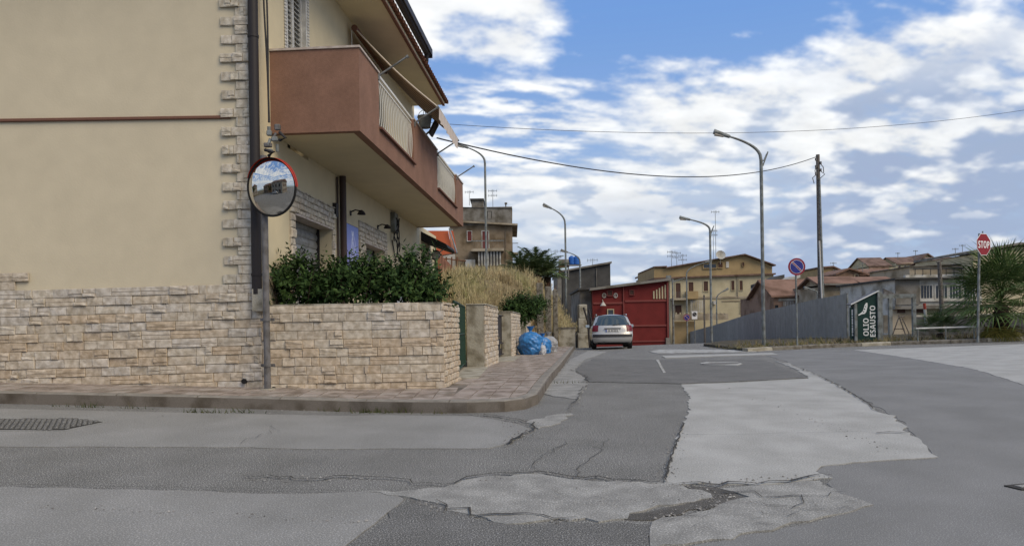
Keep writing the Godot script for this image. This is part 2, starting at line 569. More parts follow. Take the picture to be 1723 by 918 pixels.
func make_sky() -> Sky:
	n_big.seed = 4
	n_big.noise_type = FastNoiseLite.TYPE_SIMPLEX_SMOOTH
	n_big.frequency = 1.5
	n_big.fractal_octaves = 5
	n_fine.seed = 12
	n_fine.noise_type = FastNoiseLite.TYPE_SIMPLEX_SMOOTH
	n_fine.frequency = 7.0
	n_fine.fractal_octaves = 6
	n_fine.fractal_gain = 0.58
	n_shade.seed = 33
	n_shade.noise_type = FastNoiseLite.TYPE_SIMPLEX_SMOOTH
	n_shade.frequency = 2.2
	n_shade.fractal_octaves = 4
	# the whole dome on a coarse grid, the part ahead again on a fine one
	var all := PackedByteArray()
	for r in SH / 4: all.append_array(sky_strip((0.5 - (r + 0.5) / (SH / 2.0)) * PI, 0.0, TAU, SW / 4))
	var dome := Image.create_from_data(SW / 4, SH / 4, false, Image.FORMAT_RGB8, all)
	dome.resize(SW, SH, Image.INTERPOLATE_CUBIC)
	var r0 := SH * 45 / 90 + 64
	var near := PackedByteArray()
	for r in range(r0, SH): near.append_array(sky_strip((0.5 - (r + 0.5) / (2.0 * SH)) * PI, -PI * 900.0 / SW, PI * 900.0 / SW, 900))
	var ahead := Image.create_from_data(900, SH - r0, false, Image.FORMAT_RGB8, near)
	var im := Image.create(SW, SH * 2, false, Image.FORMAT_RGB8)
	im.fill(Color8(150, 160, 172))
	im.blit_rect(dome, Rect2i(0, 0, SW, SH), Vector2i.ZERO)
	# column 0 looks straight ahead
	var half := ahead.get_width() / 2
	im.blit_rect(ahead, Rect2i(half, 0, half, ahead.get_height()), Vector2i(0, r0))
	im.blit_rect(ahead, Rect2i(0, 0, half, ahead.get_height()), Vector2i(SW - half, r0))
	var m := PanoramaSkyMaterial.new()
	m.panorama = ImageTexture.create_from_image(im)
	var s := Sky.new()
	s.sky_material = m
	return s

func _ready() -> void:
	rng.seed = 77
	# camera: level, lens shifted upwards
	var cam := Camera3D.new()
	cam.name = "camera"
	cam.position = Vector3(0, EYE, 0)
	cam.rotation.z = -ROLL
	cam.projection = Camera3D.PROJECTION_FRUSTUM
	cam.near = 0.1
	cam.far = 2000.0
	cam.size = 0.1 * 918.0 / FOC
	cam.frustum_offset = Vector2(0.0, 0.1 * (CY - 459.0) / FOC)
	add_child(cam)
	cam.current = true
	# sky and sun
	var we := WorldEnvironment.new()
	we.name = "world_environment"
	var e := Environment.new()
	e.background_mode = Environment.BG_SKY
	e.sky = make_sky()
	e.tonemap_mode = Environment.TONE_MAPPER_LINEAR
	e.tonemap_exposure = 1.9
	e.background_energy_multiplier = 0.60
	e.sdfgi_enabled = true
	e.ssao_enabled = true
	e.ssil_enabled = true
	we.environment = e
	add_child(we)
	var sun := DirectionalLight3D.new()
	sun.name = "sun"
	sun.light_energy = 0.5
	sun.light_angular_distance = 42.0
	sun.light_color = Color(1.0, 0.925, 0.79)
	sun.shadow_enabled = true
	add_child(sun)
	sun.look_at_from_position(Vector3.ZERO, -Vector3(0.52, 0.68, 0.46))
	print("sky done ", Time.get_ticks_msec())
	materials()
	gx = make_lines(-220.0, 330.0, -12.0, 16.0, 0.5, 1.12)
	gd = make_lines(-220.0, 520.0, 3.0, 38.0, 0.5, 1.12)
	for d in gd:
		var row := PackedFloat32Array()
		for x in gx: row.append(height(x, d))
		gh.append(row)
	ground()
	print("ground ", Time.get_ticks_msec())
	corner_house()
	print("house ", Time.get_ticks_msec())
	planter()
	piers()
	rubbish()
	traffic_mirror()
	bank()
	print("street ", Time.get_ticks_msec())
	verge()
	fence()
	posts()
	signs()
	oil_container()
	yard()
	palms()
	var cp := at(1031.5, 589, 32.4)
	car("silver hatchback parked at the kerb with its rear to the viewer", Vector3(cp.x, hg(cp.x, 32.4), cp.z), -0.07)
	print("objects ", Time.get_ticks_msec())
	background()
	behind()
	var c2 := Vector3(-13.5, hg(-13.5, -3.4), 3.4)
	car("silver hatchback parked across the cross street, seen only in the mirror", c2, 1.5)
	print("all ", Time.get_ticks_msec())

# ---------------------------------------------------------------- ground and road
func kerb_line() -> PackedVector2Array:
	return PackedVector2Array([Vector2(-16, 9.75), Vector2(-6.3, 9.5), Vector2(-3.3, 9.46), Vector2(-2.0, 9.38), Vector2(-1.2, 9.22), Vector2(-0.55, 9.12), Vector2(-0.1, 9.16), Vector2(0.16, 9.36), Vector2(0.32, 9.8), Vector2(0.40, 10.5), Vector2(0.52, 11.6), Vector2(1.1, 17.2), Vector2(2.15, 28.0), Vector2(2.75, 34.0)])

func pier_x(d: float) -> float:
	return 0.0822 * d - 1.809

func sheet(called: String, pix: Array, m: Material, layer: int, rough := 0.03, step := 0.12) -> void:
	struct(called, drape(outline(pix, rough, step), 0.004 * layer), m)

func crack(pix: Array, w0: float, w1: float, layer: int, jit := 0.03) -> void:
	var w := PackedVector2Array()
	for k in pix.size() - 1:
		var a := gp(pix[k][0], pix[k][1])
		var b := gp(pix[k + 1][0], pix[k + 1][1])
		var nseg := clampi(int(a.distance_to(b) / 0.09), 1, 40)
		for s in nseg:
			var p := a.lerp(b, float(s) / nseg)
			w.append(Vector2(p.x, -p.z) + Vector2(rng.randfn(0, jit), rng.randfn(0, jit)))
	var l := gp(pix[-1][0], pix[-1][1])
	w.append(Vector2(l.x, -l.z))
	var o := MB.new()
	var half := ribbon(w, w0, w1)
	var cnt := w.size()
	for k in cnt - 1:
		# quads follow the ground by being short
		var a := half[k]
		var b := half[k + 1]
		var c2 := half[2 * cnt - 2 - k]
		var d2 := half[2 * cnt - 1 - k]
		o.quad(g3(a.x, a.y, 0.0045 * layer), g3(d2.x, d2.y, 0.0045 * layer), g3(c2.x, c2.y, 0.0045 * layer), g3(b.x, b.y, 0.0045 * layer))
	struct("road_crack", o, M.crack)

func ground() -> void:
	var b := MB.new()
	var far := MB.new()
	for j in gd.size() - 1:
		for i in gx.size() - 1:
			var p := Vector3(gx[i], gh[j][i], -gd[j])
			var q := Vector3(gx[i + 1], gh[j][i + 1], -gd[j])
			var r := Vector3(gx[i + 1], gh[j + 1][i + 1], -gd[j + 1])
			var s := Vector3(gx[i], gh[j + 1][i], -gd[j + 1])
			var o := far if gd[j] > 75.0 or gx[i] < -30.0 or gx[i] > 45.0 else b
			o.tri(p, q, r)
			o.tri(p, r, s)
	struct("road", b, M.asphalt)
	struct("hillside", far, M.hillside)
	# newer surfaces laid over the old road, in the order they were laid
	sheet("asphalt_patch", [[1283, 596], [1318, 606], [1345, 618], [1440, 665], [1510, 703], [1560, 752], [1578, 771], [1500, 776], [1390, 784], [1374, 793], [1402, 804], [1392, 814], [1425, 838], [1470, 851], [1400, 871], [1300, 896], [1150, 922], [1060, 960], [1500, 1030], [2300, 980], [2300, 640], [1723, 648], [1640, 622], [1520, 600], [1440, 589], [1350, 588]], M.asphalt_smooth, 1, 0.02)
	sheet("concrete_patch", [[1438, 589], [1723, 579], [1960, 574], [2100, 640], [1960, 700], [1723, 648], [1640, 622], [1520, 601]], M.concrete_road, 2, 0.015)
	sheet("concrete_patch", [[1147, 647], [1362, 637], [1342, 622], [1306, 608], [1328, 611], [1440, 667], [1478, 694], [1508, 700], [1506, 709], [1522, 715], [1520, 722], [1545, 737], [1560, 751], [1579, 770], [1490, 775], [1382, 785], [1373, 794], [1402, 805], [1300, 815], [1118, 815], [1130, 768], [1150, 716], [1160, 688], [1158, 666]], M.concrete_road, 2, 0.018, 0.1)
	sheet("asphalt_patch", [[968, 622], [985, 612], [1000, 604], [1285, 606], [1316, 619], [1360, 636], [1147, 646], [990, 643]], M.asphalt_dark, 3, 0.015)
	sheet("asphalt_lane", [[-420, 676], [0, 688], [400, 697], [640, 699], [800, 701], [872, 714], [893, 724], [852, 748], [822, 755], [400, 753], [0, 752], [-420, 752]], M.lane, 2, 0.008)
	sheet("concrete_patch", [[-420, 815], [0, 820], [300, 826], [520, 832], [640, 826], [680, 841], [640, 873], [580, 920], [500, 980], [-420, 980]], M.lane, 2, 0.01)
	sheet("worn_concrete_patch", [[620, 829], [700, 826], [748, 822], [790, 808], [840, 803], [890, 797], [960, 808], [1060, 813], [1130, 817], [1180, 826], [1200, 840], [1150, 848], [1080, 862], [1030, 876], [940, 874], [880, 882], [830, 880], [800, 868], [752, 861], [735, 848], [690, 838]], M.concrete_worn, 3, 0.025, 0.08)
	sheet("concrete_patch", [[1212, 824], [1290, 818], [1380, 811], [1412, 832], [1470, 851], [1400, 868], [1300, 894], [1150, 918], [1095, 926], [1098, 880], [1200, 858], [1262, 838]], M.concrete_worn, 3, 0.02, 0.1)
	sheet("gravel_patch", [[1140, 818], [1210, 822], [1262, 840], [1190, 858], [1100, 876], [1040, 874], [1150, 850], [1196, 840]], M.gravelly, 2, 0.03, 0.1)
	sheet("asphalt_patch", [[690, 842], [740, 850], [790, 872], [860, 884], [1040, 880], [1098, 884], [1094, 926], [900, 980], [520, 970], [600, 908]], M.asphalt_dark, 2, 0.02, 0.1)
	# broken apron along the kerb of the street
	sheet("concrete_apron", [[912, 662], [930, 640], [958, 606], [990, 590], [1020, 592], [1000, 600], [985, 604], [968, 620], [988, 630], [986, 650], [972, 672], [940, 668]], M.concrete_worn, 2, 0.02, 0.1)
	sheet("concrete_apron", [[890, 708], [940, 697], [962, 696], [944, 712], [906, 722]], M.concrete_worn, 2, 0.03, 0.1)
	sheet("gravel_patch", [[760, 697], [900, 676], [925, 668], [970, 676], [960, 692], [900, 706], [872, 712], [820, 700]], M.asphalt, 1, 0.03, 0.1)
	# pale bands across the street at the crest
	sheet("crossing_stripe", [[1092, 592], [1110, 588], [1268, 589], [1272, 592], [1240, 593], [1108, 595]], M.paint_white, 4, 0.02, 0.2)
	sheet("crossing_stripe", [[1114, 599], [1190, 597], [1300, 594], [1310, 597], [1200, 600], [1120, 603]], M.concrete_road, 4, 0.02, 0.2)
	sheet("lane_marking", [[1104, 606], [1108, 606], [1120, 628], [1116, 628]], M.paint_white, 5, 0.01, 0.1)
	# cracks
	crack([[410, 805], [520, 808], [600, 804], [650, 806], [700, 815], [745, 820], [790, 804], [840, 800], [892, 796], [960, 806], [1030, 808], [1090, 815], [1112, 813]], 0.0088, 0.0225, 5)
	crack([[1118, 816], [1180, 817], [1260, 818], [1330, 811], [1400, 803]], 0.0066, 0.0270, 5)
	crack([[1203, 829], [1260, 834], [1310, 840], [1360, 836], [1424, 831]], 0.0053, 0.0158, 5)
	crack([[1132, 735], [1240, 734], [1360, 731], [1440, 729], [1530, 731]], 0.0026, 0.0063, 5, 0.008)
	crack([[1474, 731], [1498, 729], [1530, 731]], 0.0176, 0.0405, 5, 0.01)
	crack([[1340, 834], [1365, 850], [1330, 862]], 0.0035, 0.0072, 5)
	crack([[1250, 848], [1300, 852], [1360, 864], [1395, 860]], 0.0035, 0.0072, 5)
	crack([[740, 847], [756, 860], [800, 866], [880, 870], [930, 876], [970, 874]], 0.0088, 0.0270, 5)
	crack([[812, 699], [860, 706], [890, 714], [898, 724], [880, 732], [850, 750]], 0.0088, 0.0315, 5)
	crack([[895, 796], [910, 776], [935, 756], [950, 744]], 0.0035, 0.0090, 3)
	crack([[975, 806], [980, 790], [1000, 762], [1022, 738]], 0.0035, 0.0090, 3)
	crack([[870, 738], [930, 740], [1015, 744]], 0.0026, 0.0072, 3)
	crack([[1120, 812], [1126, 780], [1140, 745], [1152, 712]], 0.0066, 0.0225, 5, 0.008)
	crack([[400, 750], [430, 738], [470, 726], [460, 718], [440, 718]], 0.0026, 0.0063, 5)
	crack([[960, 692], [975, 668], [986, 650]], 0.0066, 0.0180, 5)
	crack([[1310, 608], [1345, 620], [1440, 667], [1480, 694]], 0.0088, 0.0225, 5, 0.015)
	crack([[0, 818], [160, 822], [420, 826], [620, 832]], 0.0026, 0.0063, 5, 0.01)
	crack([[960, 622], [985, 634], [988, 646]], 0.0088, 0.0270, 5)
	crack([[1560, 593], [1620, 590]], 0.0088, 0.0180, 5)
	crack([[1640, 586], [1700, 582]], 0.0088, 0.0180, 5)
	# fine crazing of the worn patches
	for k in 26:
		var c0 := Vector2(rng.randf_range(1130, 1430), rng.randf_range(836, 890)) if k < 16 else Vector2(rng.randf_range(700, 1150), rng.randf_range(815, 872))
		if k < 16 and c0.y > 895.0 - (c0.x - 1300.0) * 0.27: continue
		var dx := rng.randf_range(18, 55) * (1.0 if rng.randf() < 0.5 else -1.0)
		crack([[c0.x, c0.y], [c0.x + dx * 0.5, c0.y + rng.randf_range(-5, 6)], [c0.x + dx, c0.y + rng.randf_range(-9, 9)]], 0.0024, 0.0067, 5, 0.02)
	grit()
	pavement()
	manholes()

func grit() -> void:
	# loose stones and crumbs of asphalt along the broken edges
	var pb := MB.new()
	var top := Vector3(0.1, 0.55, -0.05)
	var ring := []
	for k in 6: ring.append(Vector3(cos(k * 1.047) * (0.8 + 0.35 * (k % 2)), 0.0, sin(k * 1.047) * (1.05 - 0.3 * (k % 3))))
	for k in 6: pb.tri(ring[(k + 1) % 6], ring[k], top)
	var lines := [[410, 806, 640, 806], [745, 822, 892, 798], [892, 798, 1110, 816], [1120, 818, 1400, 806], [1140, 822, 1260, 842], [1100, 872, 1240, 846], [690, 842, 760, 864], [800, 870, 970, 878], [820, 702, 895, 722], [890, 726, 850, 750], [1116, 812, 1152, 712], [960, 692, 986, 650], [0, 690, 730, 698], [1000, 850, 1200, 840], [0, 850, 600, 880], [1200, 640, 1500, 760]]
	var mm := MultiMesh.new()
	mm.transform_format = MultiMesh.TRANSFORM_3D
	mm.use_colors = true
	mm.mesh = pb.mesh()
	mm.instance_count = 1700
	for k in 1700:
		var l: Array = lines[rng.randi() % lines.size()]
		var f := rng.randf()
		var p := gp(lerpf(l[0], l[2], f) + rng.randfn(0, 9), lerpf(l[1], l[3], f) + rng.randfn(0, 3.0))
		var r := 0.004 + 0.012 * pow(rng.randf(), 3.0)
		mm.set_instance_transform(k, Transform3D(Basis(Vector3.UP, rng.randf() * TAU).scaled(Vector3(r, r * rng.randf_range(0.7, 1.3), r)), p + Vector3(0, 0.010, 0)))
		var g := rng.randf_range(0.08, 0.34)
		mm.set_instance_color(k, Color(g, g * 0.97, g * 0.92))
	var o := MultiMeshInstance3D.new()
	o.multimesh = mm
	o.material_override = M.straw
	o.name = "road_grit"
	add_child(o)
	o.set_meta("kind", "stuff")
	tag(o, "loose grit and crumbs along the cracks of the road", "gravel")

func pavement() -> void:
	var kl := kerb_line()
	# inner edge of the pavement: the wall, then the line of the gate piers
	var inner := PackedVector2Array()
	for d in [34.0, 28.0, 22.0, 16.0, 12.0, 10.6]: inner.append(Vector2(pier_x(d) - 0.03, d))
	inner.append(Vector2(-16, 10.62))
	var poly := kl.duplicate()
	poly.append_array(inner)
	var up := 0.14
	var bed := struct("pavement", drape(poly, up - 0.012), M.mortar)
	bed.set_meta("label", "raised pavement of pinkish brown tiles round the corner")
	# kerb stones
	var pts := PackedVector2Array()
	for k in kl.size() - 1:
		var nseg := maxi(1, int(kl[k].distance_to(kl[k + 1]) / 0.2))
		for s in nseg: pts.append(kl[k].lerp(kl[k + 1], float(s) / nseg))
	pts.append(kl[-1])
	var k0 := 0
	while k0 < pts.size() - 1:
		var k1 := mini(k0 + (5 if pts[k0].x < -1.0 else 4), pts.size() - 1)
		var ks := MB.new()
		var prof := [Vector2(0.0, -0.12), Vector2(-0.008, 0.118), Vector2(-0.022, 0.136), Vector2(-0.045, 0.144), Vector2(-0.14, 0.144), Vector2(-0.14, 0.0)]
		var rows := []
		for k in range(k0, k1 + 1):
			var t := (pts[mini(k + 1, pts.size() - 1)] - pts[maxi(k - 1, 0)]).normalized()
			var out := Vector2(t.y, -t.x)
			var p := pts[k]
			if k == k0: p += t * 0.006
			if k == k1: p -= t * 0.006
			var row := []
			var low := soft((p.y - 12.0) / 8.0)
			for q in prof:
				var w: Vector2 = p + out * (q.x + 0.004 * sin(p.x * 9.0 + p.y * 7.0))
				row.append(g3(w.x, w.y, q.y - 0.004 * sin(p.x * 3.0)))
			rows.append(row)
		ks.grid(rows, false)
		for cap in [rows[0], rows[-1]]:
			for m in range(1, cap.size() - 1): ks.tri(cap[0], cap[m], cap[m + 1])
		part("kerb_stone", ks, M.kerb, bed)
		k0 = k1
	# tiles: squared to the wall in front, to the street along the side
	var inset := PackedVector2Array()
	for p in Geometry2D.offset_polygon(poly, -0.02): inset = p
	var kin := PackedVector2Array()
	for k in pts.size():
		var t := (pts[mini(k + 1, pts.size() - 1)] - pts[maxi(k - 1, 0)]).normalized()
		kin.append(pts[k] + Vector2(-t.y, t.x) * 0.15)
	var field := kin.duplicate()
	for k in inner.size(): field.append(inner[k])
	var sz := 0.245
	var list := []
	for zone in 2:
		var u := Vector2(1, 0) if zone == 0 else Vector2(0.0985, 0.995)
		var w := Vector2(0, -1) if zone == 0 else Vector2(0.995, -0.0985)
		var o := Vector2(-13, 10.59) if zone == 0 else Vector2(pier_x(10.6) - 0.25 - 0.165, 8.68)
		for i in (60 if zone == 0 else 105):
			for j in range(0 if zone == 0 else -1, 8 if zone == 0 else 9):
				var a: Vector2 = o + u * (i * sz) + w * (j * sz)
				var mid: Vector2 = a + u * sz * 0.5 + w * sz * 0.5
				if zone == 0 and mid.x > -0.75: continue
				if zone == 1 and mid.x < -0.75: continue
				var cell := PackedVector2Array([a + (u + w) * 0.004, a + u * (sz - 0.004) + w * 0.004, a + (u + w) * (sz - 0.004), a + w * (sz - 0.004) + u * 0.004])
				for piece in Geometry2D.intersect_polygons(cell, field):
					if Geometry2D.is_polygon_clockwise(piece) or piece.size() < 3: continue
					list.append([mid.y, piece])
	list.sort_custom(func(p, q): return p[0] < q[0])
	var rest := MB.new()
	for k in list.size():
		var piece: PackedVector2Array = list[k][1]
		var tb := MB.new() if k < 300 else rest
		var dy := up + rng.randf_range(-0.004, 0.003)
		var tilt := Vector2(rng.randfn(0, 0.006), rng.randfn(0, 0.006))
		var top := []
		var bot := []
		var c0 := Vector2.ZERO
		for p in piece: c0 += p / piece.size()
		for p in piece:
			var q: Vector2 = p.lerp(c0, 0.02)
			top.append(g3(q.x, q.y, dy + tilt.dot(p - c0)))
			bot.append(g3(p.x, p.y, dy - 0.02))
		var cw := Geometry2D.is_polygon_clockwise(piece)
		for m in range(1, top.size() - 1):
			tb.tri(top[0], top[m], top[m + 1])
		for m in top.size():
			var m2 := (m + 1) % top.size()
			tb.quad(bot[m], bot[m2], top[m2], top[m])
		if k < 300: part("tile", tb, M["paver%d" % (rng.randi() % 4)], bed)
	var ro := part("tile", rest, M.paver1, bed)
	ro.set_meta("kind", "stuff")
	# smooth cement ramps in front of the gates
	var r1 := PackedVector2Array([Vector2(pier_x(11.9) - 0.02, 11.95), Vector2(pier_x(11.9) + 0.30, 12.1), Vector2(pier_x(15.4) + 0.05, 15.45), Vector2(pier_x(15.4) - 1.6, 15.45), Vector2(pier_x(11.9) - 1.6, 11.95)])
	part("ramp", drape(r1, up + 0.012), M.cement, bed)
	var r2 := PackedVector2Array([Vector2(pier_x(18.1) - 0.02, 18.1), Vector2(pier_x(18.1) + 0.35, 18.4), Vector2(pier_x(21.8) + 0.25, 21.8), Vector2(pier_x(21.8) - 1.6, 21.9), Vector2(pier_x(18.1) - 1.6, 18.1)])
	part("ramp", drape(r2, up + 0.012), M.cement, bed)
	# forecourt behind the piers
	var fc := PackedVector2Array([Vector2(-3.4, 12.0), Vector2(pier_x(12.0) - 1.5, 12.0), Vector2(pier_x(26.0) - 1.5, 26.0), Vector2(-2.3, 26.0)])
	struct("forecourt", drape(fc, up), M.cement)
	# weeds growing along the foot of the kerb
	var weeds := MB.new()
	for spot in [[105, 684, 10], [147, 685, 26], [325, 694, 14], [350, 695, 30], [405, 694, 22], [560, 692, 8], [620, 694, 34], [640, 695, 22], [690, 694, 14], [735, 696, 8], [230, 687, 10], [955, 645, 14]]:
		var p := gp(spot[0], spot[1])
		for k in spot[2]:
			weeds.col = Color(0.05, 0.075, 0.025).lerp(Color(0.20, 0.16, 0.07), rng.randf() * 0.6)
			var q := p + Vector3(rng.randfn(0, 0.11), 0, rng.randfn(0, 0.012))
			q.y = hg(q.x, -q.z) - 0.005
			var tip := q + Vector3(rng.randfn(0, 0.035), rng.randf_range(0.025, 0.095), rng.randfn(0, 0.02) + 0.015)
			weeds.tri(q, q + Vector3(0.013, 0, 0.003), tip)
	var wo := struct("kerb_weeds", weeds, M.leaf)
	wo.set_meta("kind", "stuff")
	tag(wo, "small green weeds growing from the foot of the kerb", "weeds")

func manholes() -> void:
	# large cast cover with a raised pattern, let into the near road
	var p := gp(62, 716)
	var t := thing("manhole_cover", "rectangular dark cover with a raised scaly pattern in the road by the kerb", "manhole cover")
	var o := outline([[-60, 706], [130, 705], [184, 711], [108, 727], [-60, 726]])
	part("frame", drape(o, 0.012), M.lane, t)
	var inn := PackedVector2Array()
	for q in Geometry2D.offset_polygon(o, -0.05): inn = q
	part("cover", drape(inn, 0.016), M.crack, t)
	var studs := MB.new()
	for i in 66:
		for j in 18:
			var w := Vector2(p.x - 1.75 + i * 0.056 + (0.028 if j % 2 else 0.0), -p.z - 0.55 + j * 0.056)
			if not Geometry2D.is_point_in_polygon(w, inn): continue
			var c0 := g3(w.x, w.y, 0.020)
			studs.bbox(c0, Vector3(0.044, 0.014, 0.036), 0.006, Transform3D(Basis(), c0) * Transform3D(Basis(Vector3.UP, 0.78 if (i + j) % 2 else -0.3), Vector3.ZERO) * Transform3D(Basis(), -c0))
	part("raised_pattern", studs, M.asphalt_dark, t)
	# pale ring and cover further up the street
	var q := gp(1213, 613)
	var t2 := thing("manhole_cover", "small manhole cover with a worn pale frame in the dark street asphalt", "manhole cover")
	var sq := PackedVector2Array()
	for k in [[1178, 612], [1190, 610], [1240, 610], [1250, 613], [1240, 616], [1186, 615]]:
		var a := gp(k[0], k[1])
		sq.append(Vector2(a.x, -a.z))
	part("frame", drape(sq, 0.022), M.paint_white, t2)
	var disc := PackedVector2Array()
	for k in 20: disc.append(Vector2(q.x + 0.42 * cos(TAU * k / 20), -q.z + 0.34 * sin(TAU * k / 20)))
	part("cover", drape(disc, 0.028), M.asphalt_dark, t2)
	var t3 := thing("manhole_cover", "worn metal cover at the far edge of the smooth grey asphalt", "manhole cover")
	var s3 := outline([[1690, 819], [1723, 816], [1790, 818], [1790, 826], [1720, 826]])
	part("frame", drape(s3, 0.014), M.crack, t3)
	var i3 := PackedVector2Array()
	for z in Geometry2D.offset_polygon(s3, -0.04): i3 = z
	part("cover", drape(i3, 0.020), M.concrete_worn, t3)

# ---------------------------------------------------------------- corner house
var FT: Transform3D            # street front: x along the street, y up, z out of the wall
var stone_meshes := []
var rubble_meshes := []

func wp(called: String, b, m: Material, t: Node3D) -> MeshInstance3D:
	# a part built in the place's own coordinates
	return part(called, b, m, t, -t.position)

func chip(b: MB, x0: float, x1: float, y0: float, y1: float, z: float, bev: float) -> void:
	# one split-faced stone: back at z = 0, uneven face
	var j := func(s): return rng.randf_range(-s, s)
	var f := []
	var k := [Vector2(x0 + bev, y0 + bev), Vector2(x1 - bev, y0 + bev), Vector2(x1 - bev, y1 - bev), Vector2(x0 + bev, y1 - bev)]
	for p in k: f.append(Vector3(p.x + j.call(0.004), p.y + j.call(0.004), z + j.call(0.006)))
	var e := [Vector3(x0, y0, z - bev), Vector3(x1, y0, z - bev), Vector3(x1, y1, z - bev), Vector3(x0, y1, z - bev)]
	var r := [Vector3(x0, y0, 0), Vector3(x1, y0, 0), Vector3(x1, y1, 0), Vector3(x0, y1, 0)]
	var mid := Vector3((x0 + x1) * 0.5 + j.call(0.03), (y0 + y1) * 0.5, z + j.call(0.007))
	for q in 4:
		b.tri(f[q], f[(q + 1) % 4], mid)
		b.quad(e[q], e[(q + 1) % 4], f[(q + 1) % 4], f[q])
		b.quad(r[q], r[(q + 1) % 4], e[(q + 1) % 4], e[q])

func make_stones() -> void:
	for k in 10:
		var b := MB.new()
		var L := 0.4
		var H := 0.12
		var a := rng.randf_range(0.10, 0.30)
		var h := rng.randf_range(0.35, 0.65) * H
		var z := func(): return rng.randf_range(0.016, 0.046)
		if k % 5 == 0:
			chip(b, 0, L, 0, H, z.call(), 0.007)
		elif k % 5 == 1:
			chip(b, 0, a, 0, H, z.call(), 0.006)
			chip(b, a, L, h, H, z.call(), 0.006)
			chip(b, a, L, 0, h, z.call(), 0.006)
		elif k % 5 == 2:
			chip(b, 0, a, h, H, z.call(), 0.006)
			chip(b, 0, a, 0, h, z.call(), 0.006)
			chip(b, a, L, 0, H, z.call(), 0.006)
		elif k % 5 == 3:
			chip(b, 0, L, h, H, z.call(), 0.006)
			chip(b, 0, L, 0, h, z.call(), 0.006)
		else:
			chip(b, 0, a, 0, H, z.call(), 0.006)
			chip(b, a, L, 0, H, z.call(), 0.006)
		stone_meshes.append(b.mesh())
	for k in 8:
		var b := MB.new()
		chip(b, 0, 0.2, 0, 0.11, rng.randf_range(0.025, 0.055), 0.016)
		rubble_meshes.append(b.mesh())

func stone(m: Mesh, mat: Material, t: Transform3D, parent: Node3D, called := "stone") -> void:
	var o := MeshInstance3D.new()
	o.mesh = m
	o.material_override = mat
	o.name = called
	parent.add_child(o, true)
	o.transform = t

func courses(parent: Node3D, base: Transform3D, x0: float, x1: float, y0: float, rows: int, shear: float, pool: Callable, top: Callable, step := 0.121) -> void:
	# rows of cladding in the plane of base (local x along, y up, z out), clipped to x0..x1
	for r in rows:
		var x := x0 - rng.randf() * 0.35
		while x < x1 - 0.02:
			var L := 0.4 if rng.randf() < 0.85 else 0.22
			var a := maxf(x, x0)
			var e := minf(x + L, x1)
			var y := y0 + r * step + shear * (a - x0)
			if e - a > 0.03 and y + step * 0.9 <= top.call((a + e) * 0.5):
				var m: Mesh = stone_meshes[rng.randi() % stone_meshes.size()]
				var bs := Basis(Vector3((e - a - 0.004) / 0.4, shear * (e - a) / 0.4, 0), Vector3(0, (step - 0.004) / 0.12, 0), Vector3(0, 0, rng.randf_range(0.8, 1.25)))
				stone(m, M[pool.call(a, y)], base * Transform3D(bs, Vector3(a + 0.002, y, 0)), parent)
			x += L

func rubble(parent: Node3D, base: Transform3D, x0: float, x1: float, y0: float, y1: float, pool: Callable, w := 0.2, h := 0.11) -> void:
	var y := y0
	while y < y1 - 0.02:
		var hh := minf(h * rng.randf_range(0.8, 1.2), y1 - y)
		var x := x0
		while x < x1 - 0.015:
			var L := w * rng.randf_range(0.6, 1.3)
			if x1 - x - L < w * 0.4: L = x1 - x
			var bs := Basis(Vector3((L - 0.006) / 0.2, 0, 0), Vector3(0, (hh - 0.006) / 0.11, 0), Vector3(0, 0, rng.randf_range(0.7, 1.2)))
			stone(rubble_meshes[rng.randi() % 8], M[pool.call(x, y)], base * Transform3D(bs, Vector3(x, y, 0)), parent)
			x += L
		y += hh

func fbox(b: MB, s0: float, s1: float, y0: float, y1: float, w0: float, w1: float) -> void:
	b.box(Vector3((s0 + s1) * 0.5, (y0 + y1) * 0.5, (w0 + w1) * 0.5), Vector3(s1 - s0, y1 - y0, w1 - w0), FT)

func fq(s: float, y: float, w: float) -> Vector3:
	return FT * Vector3(s, y, w)

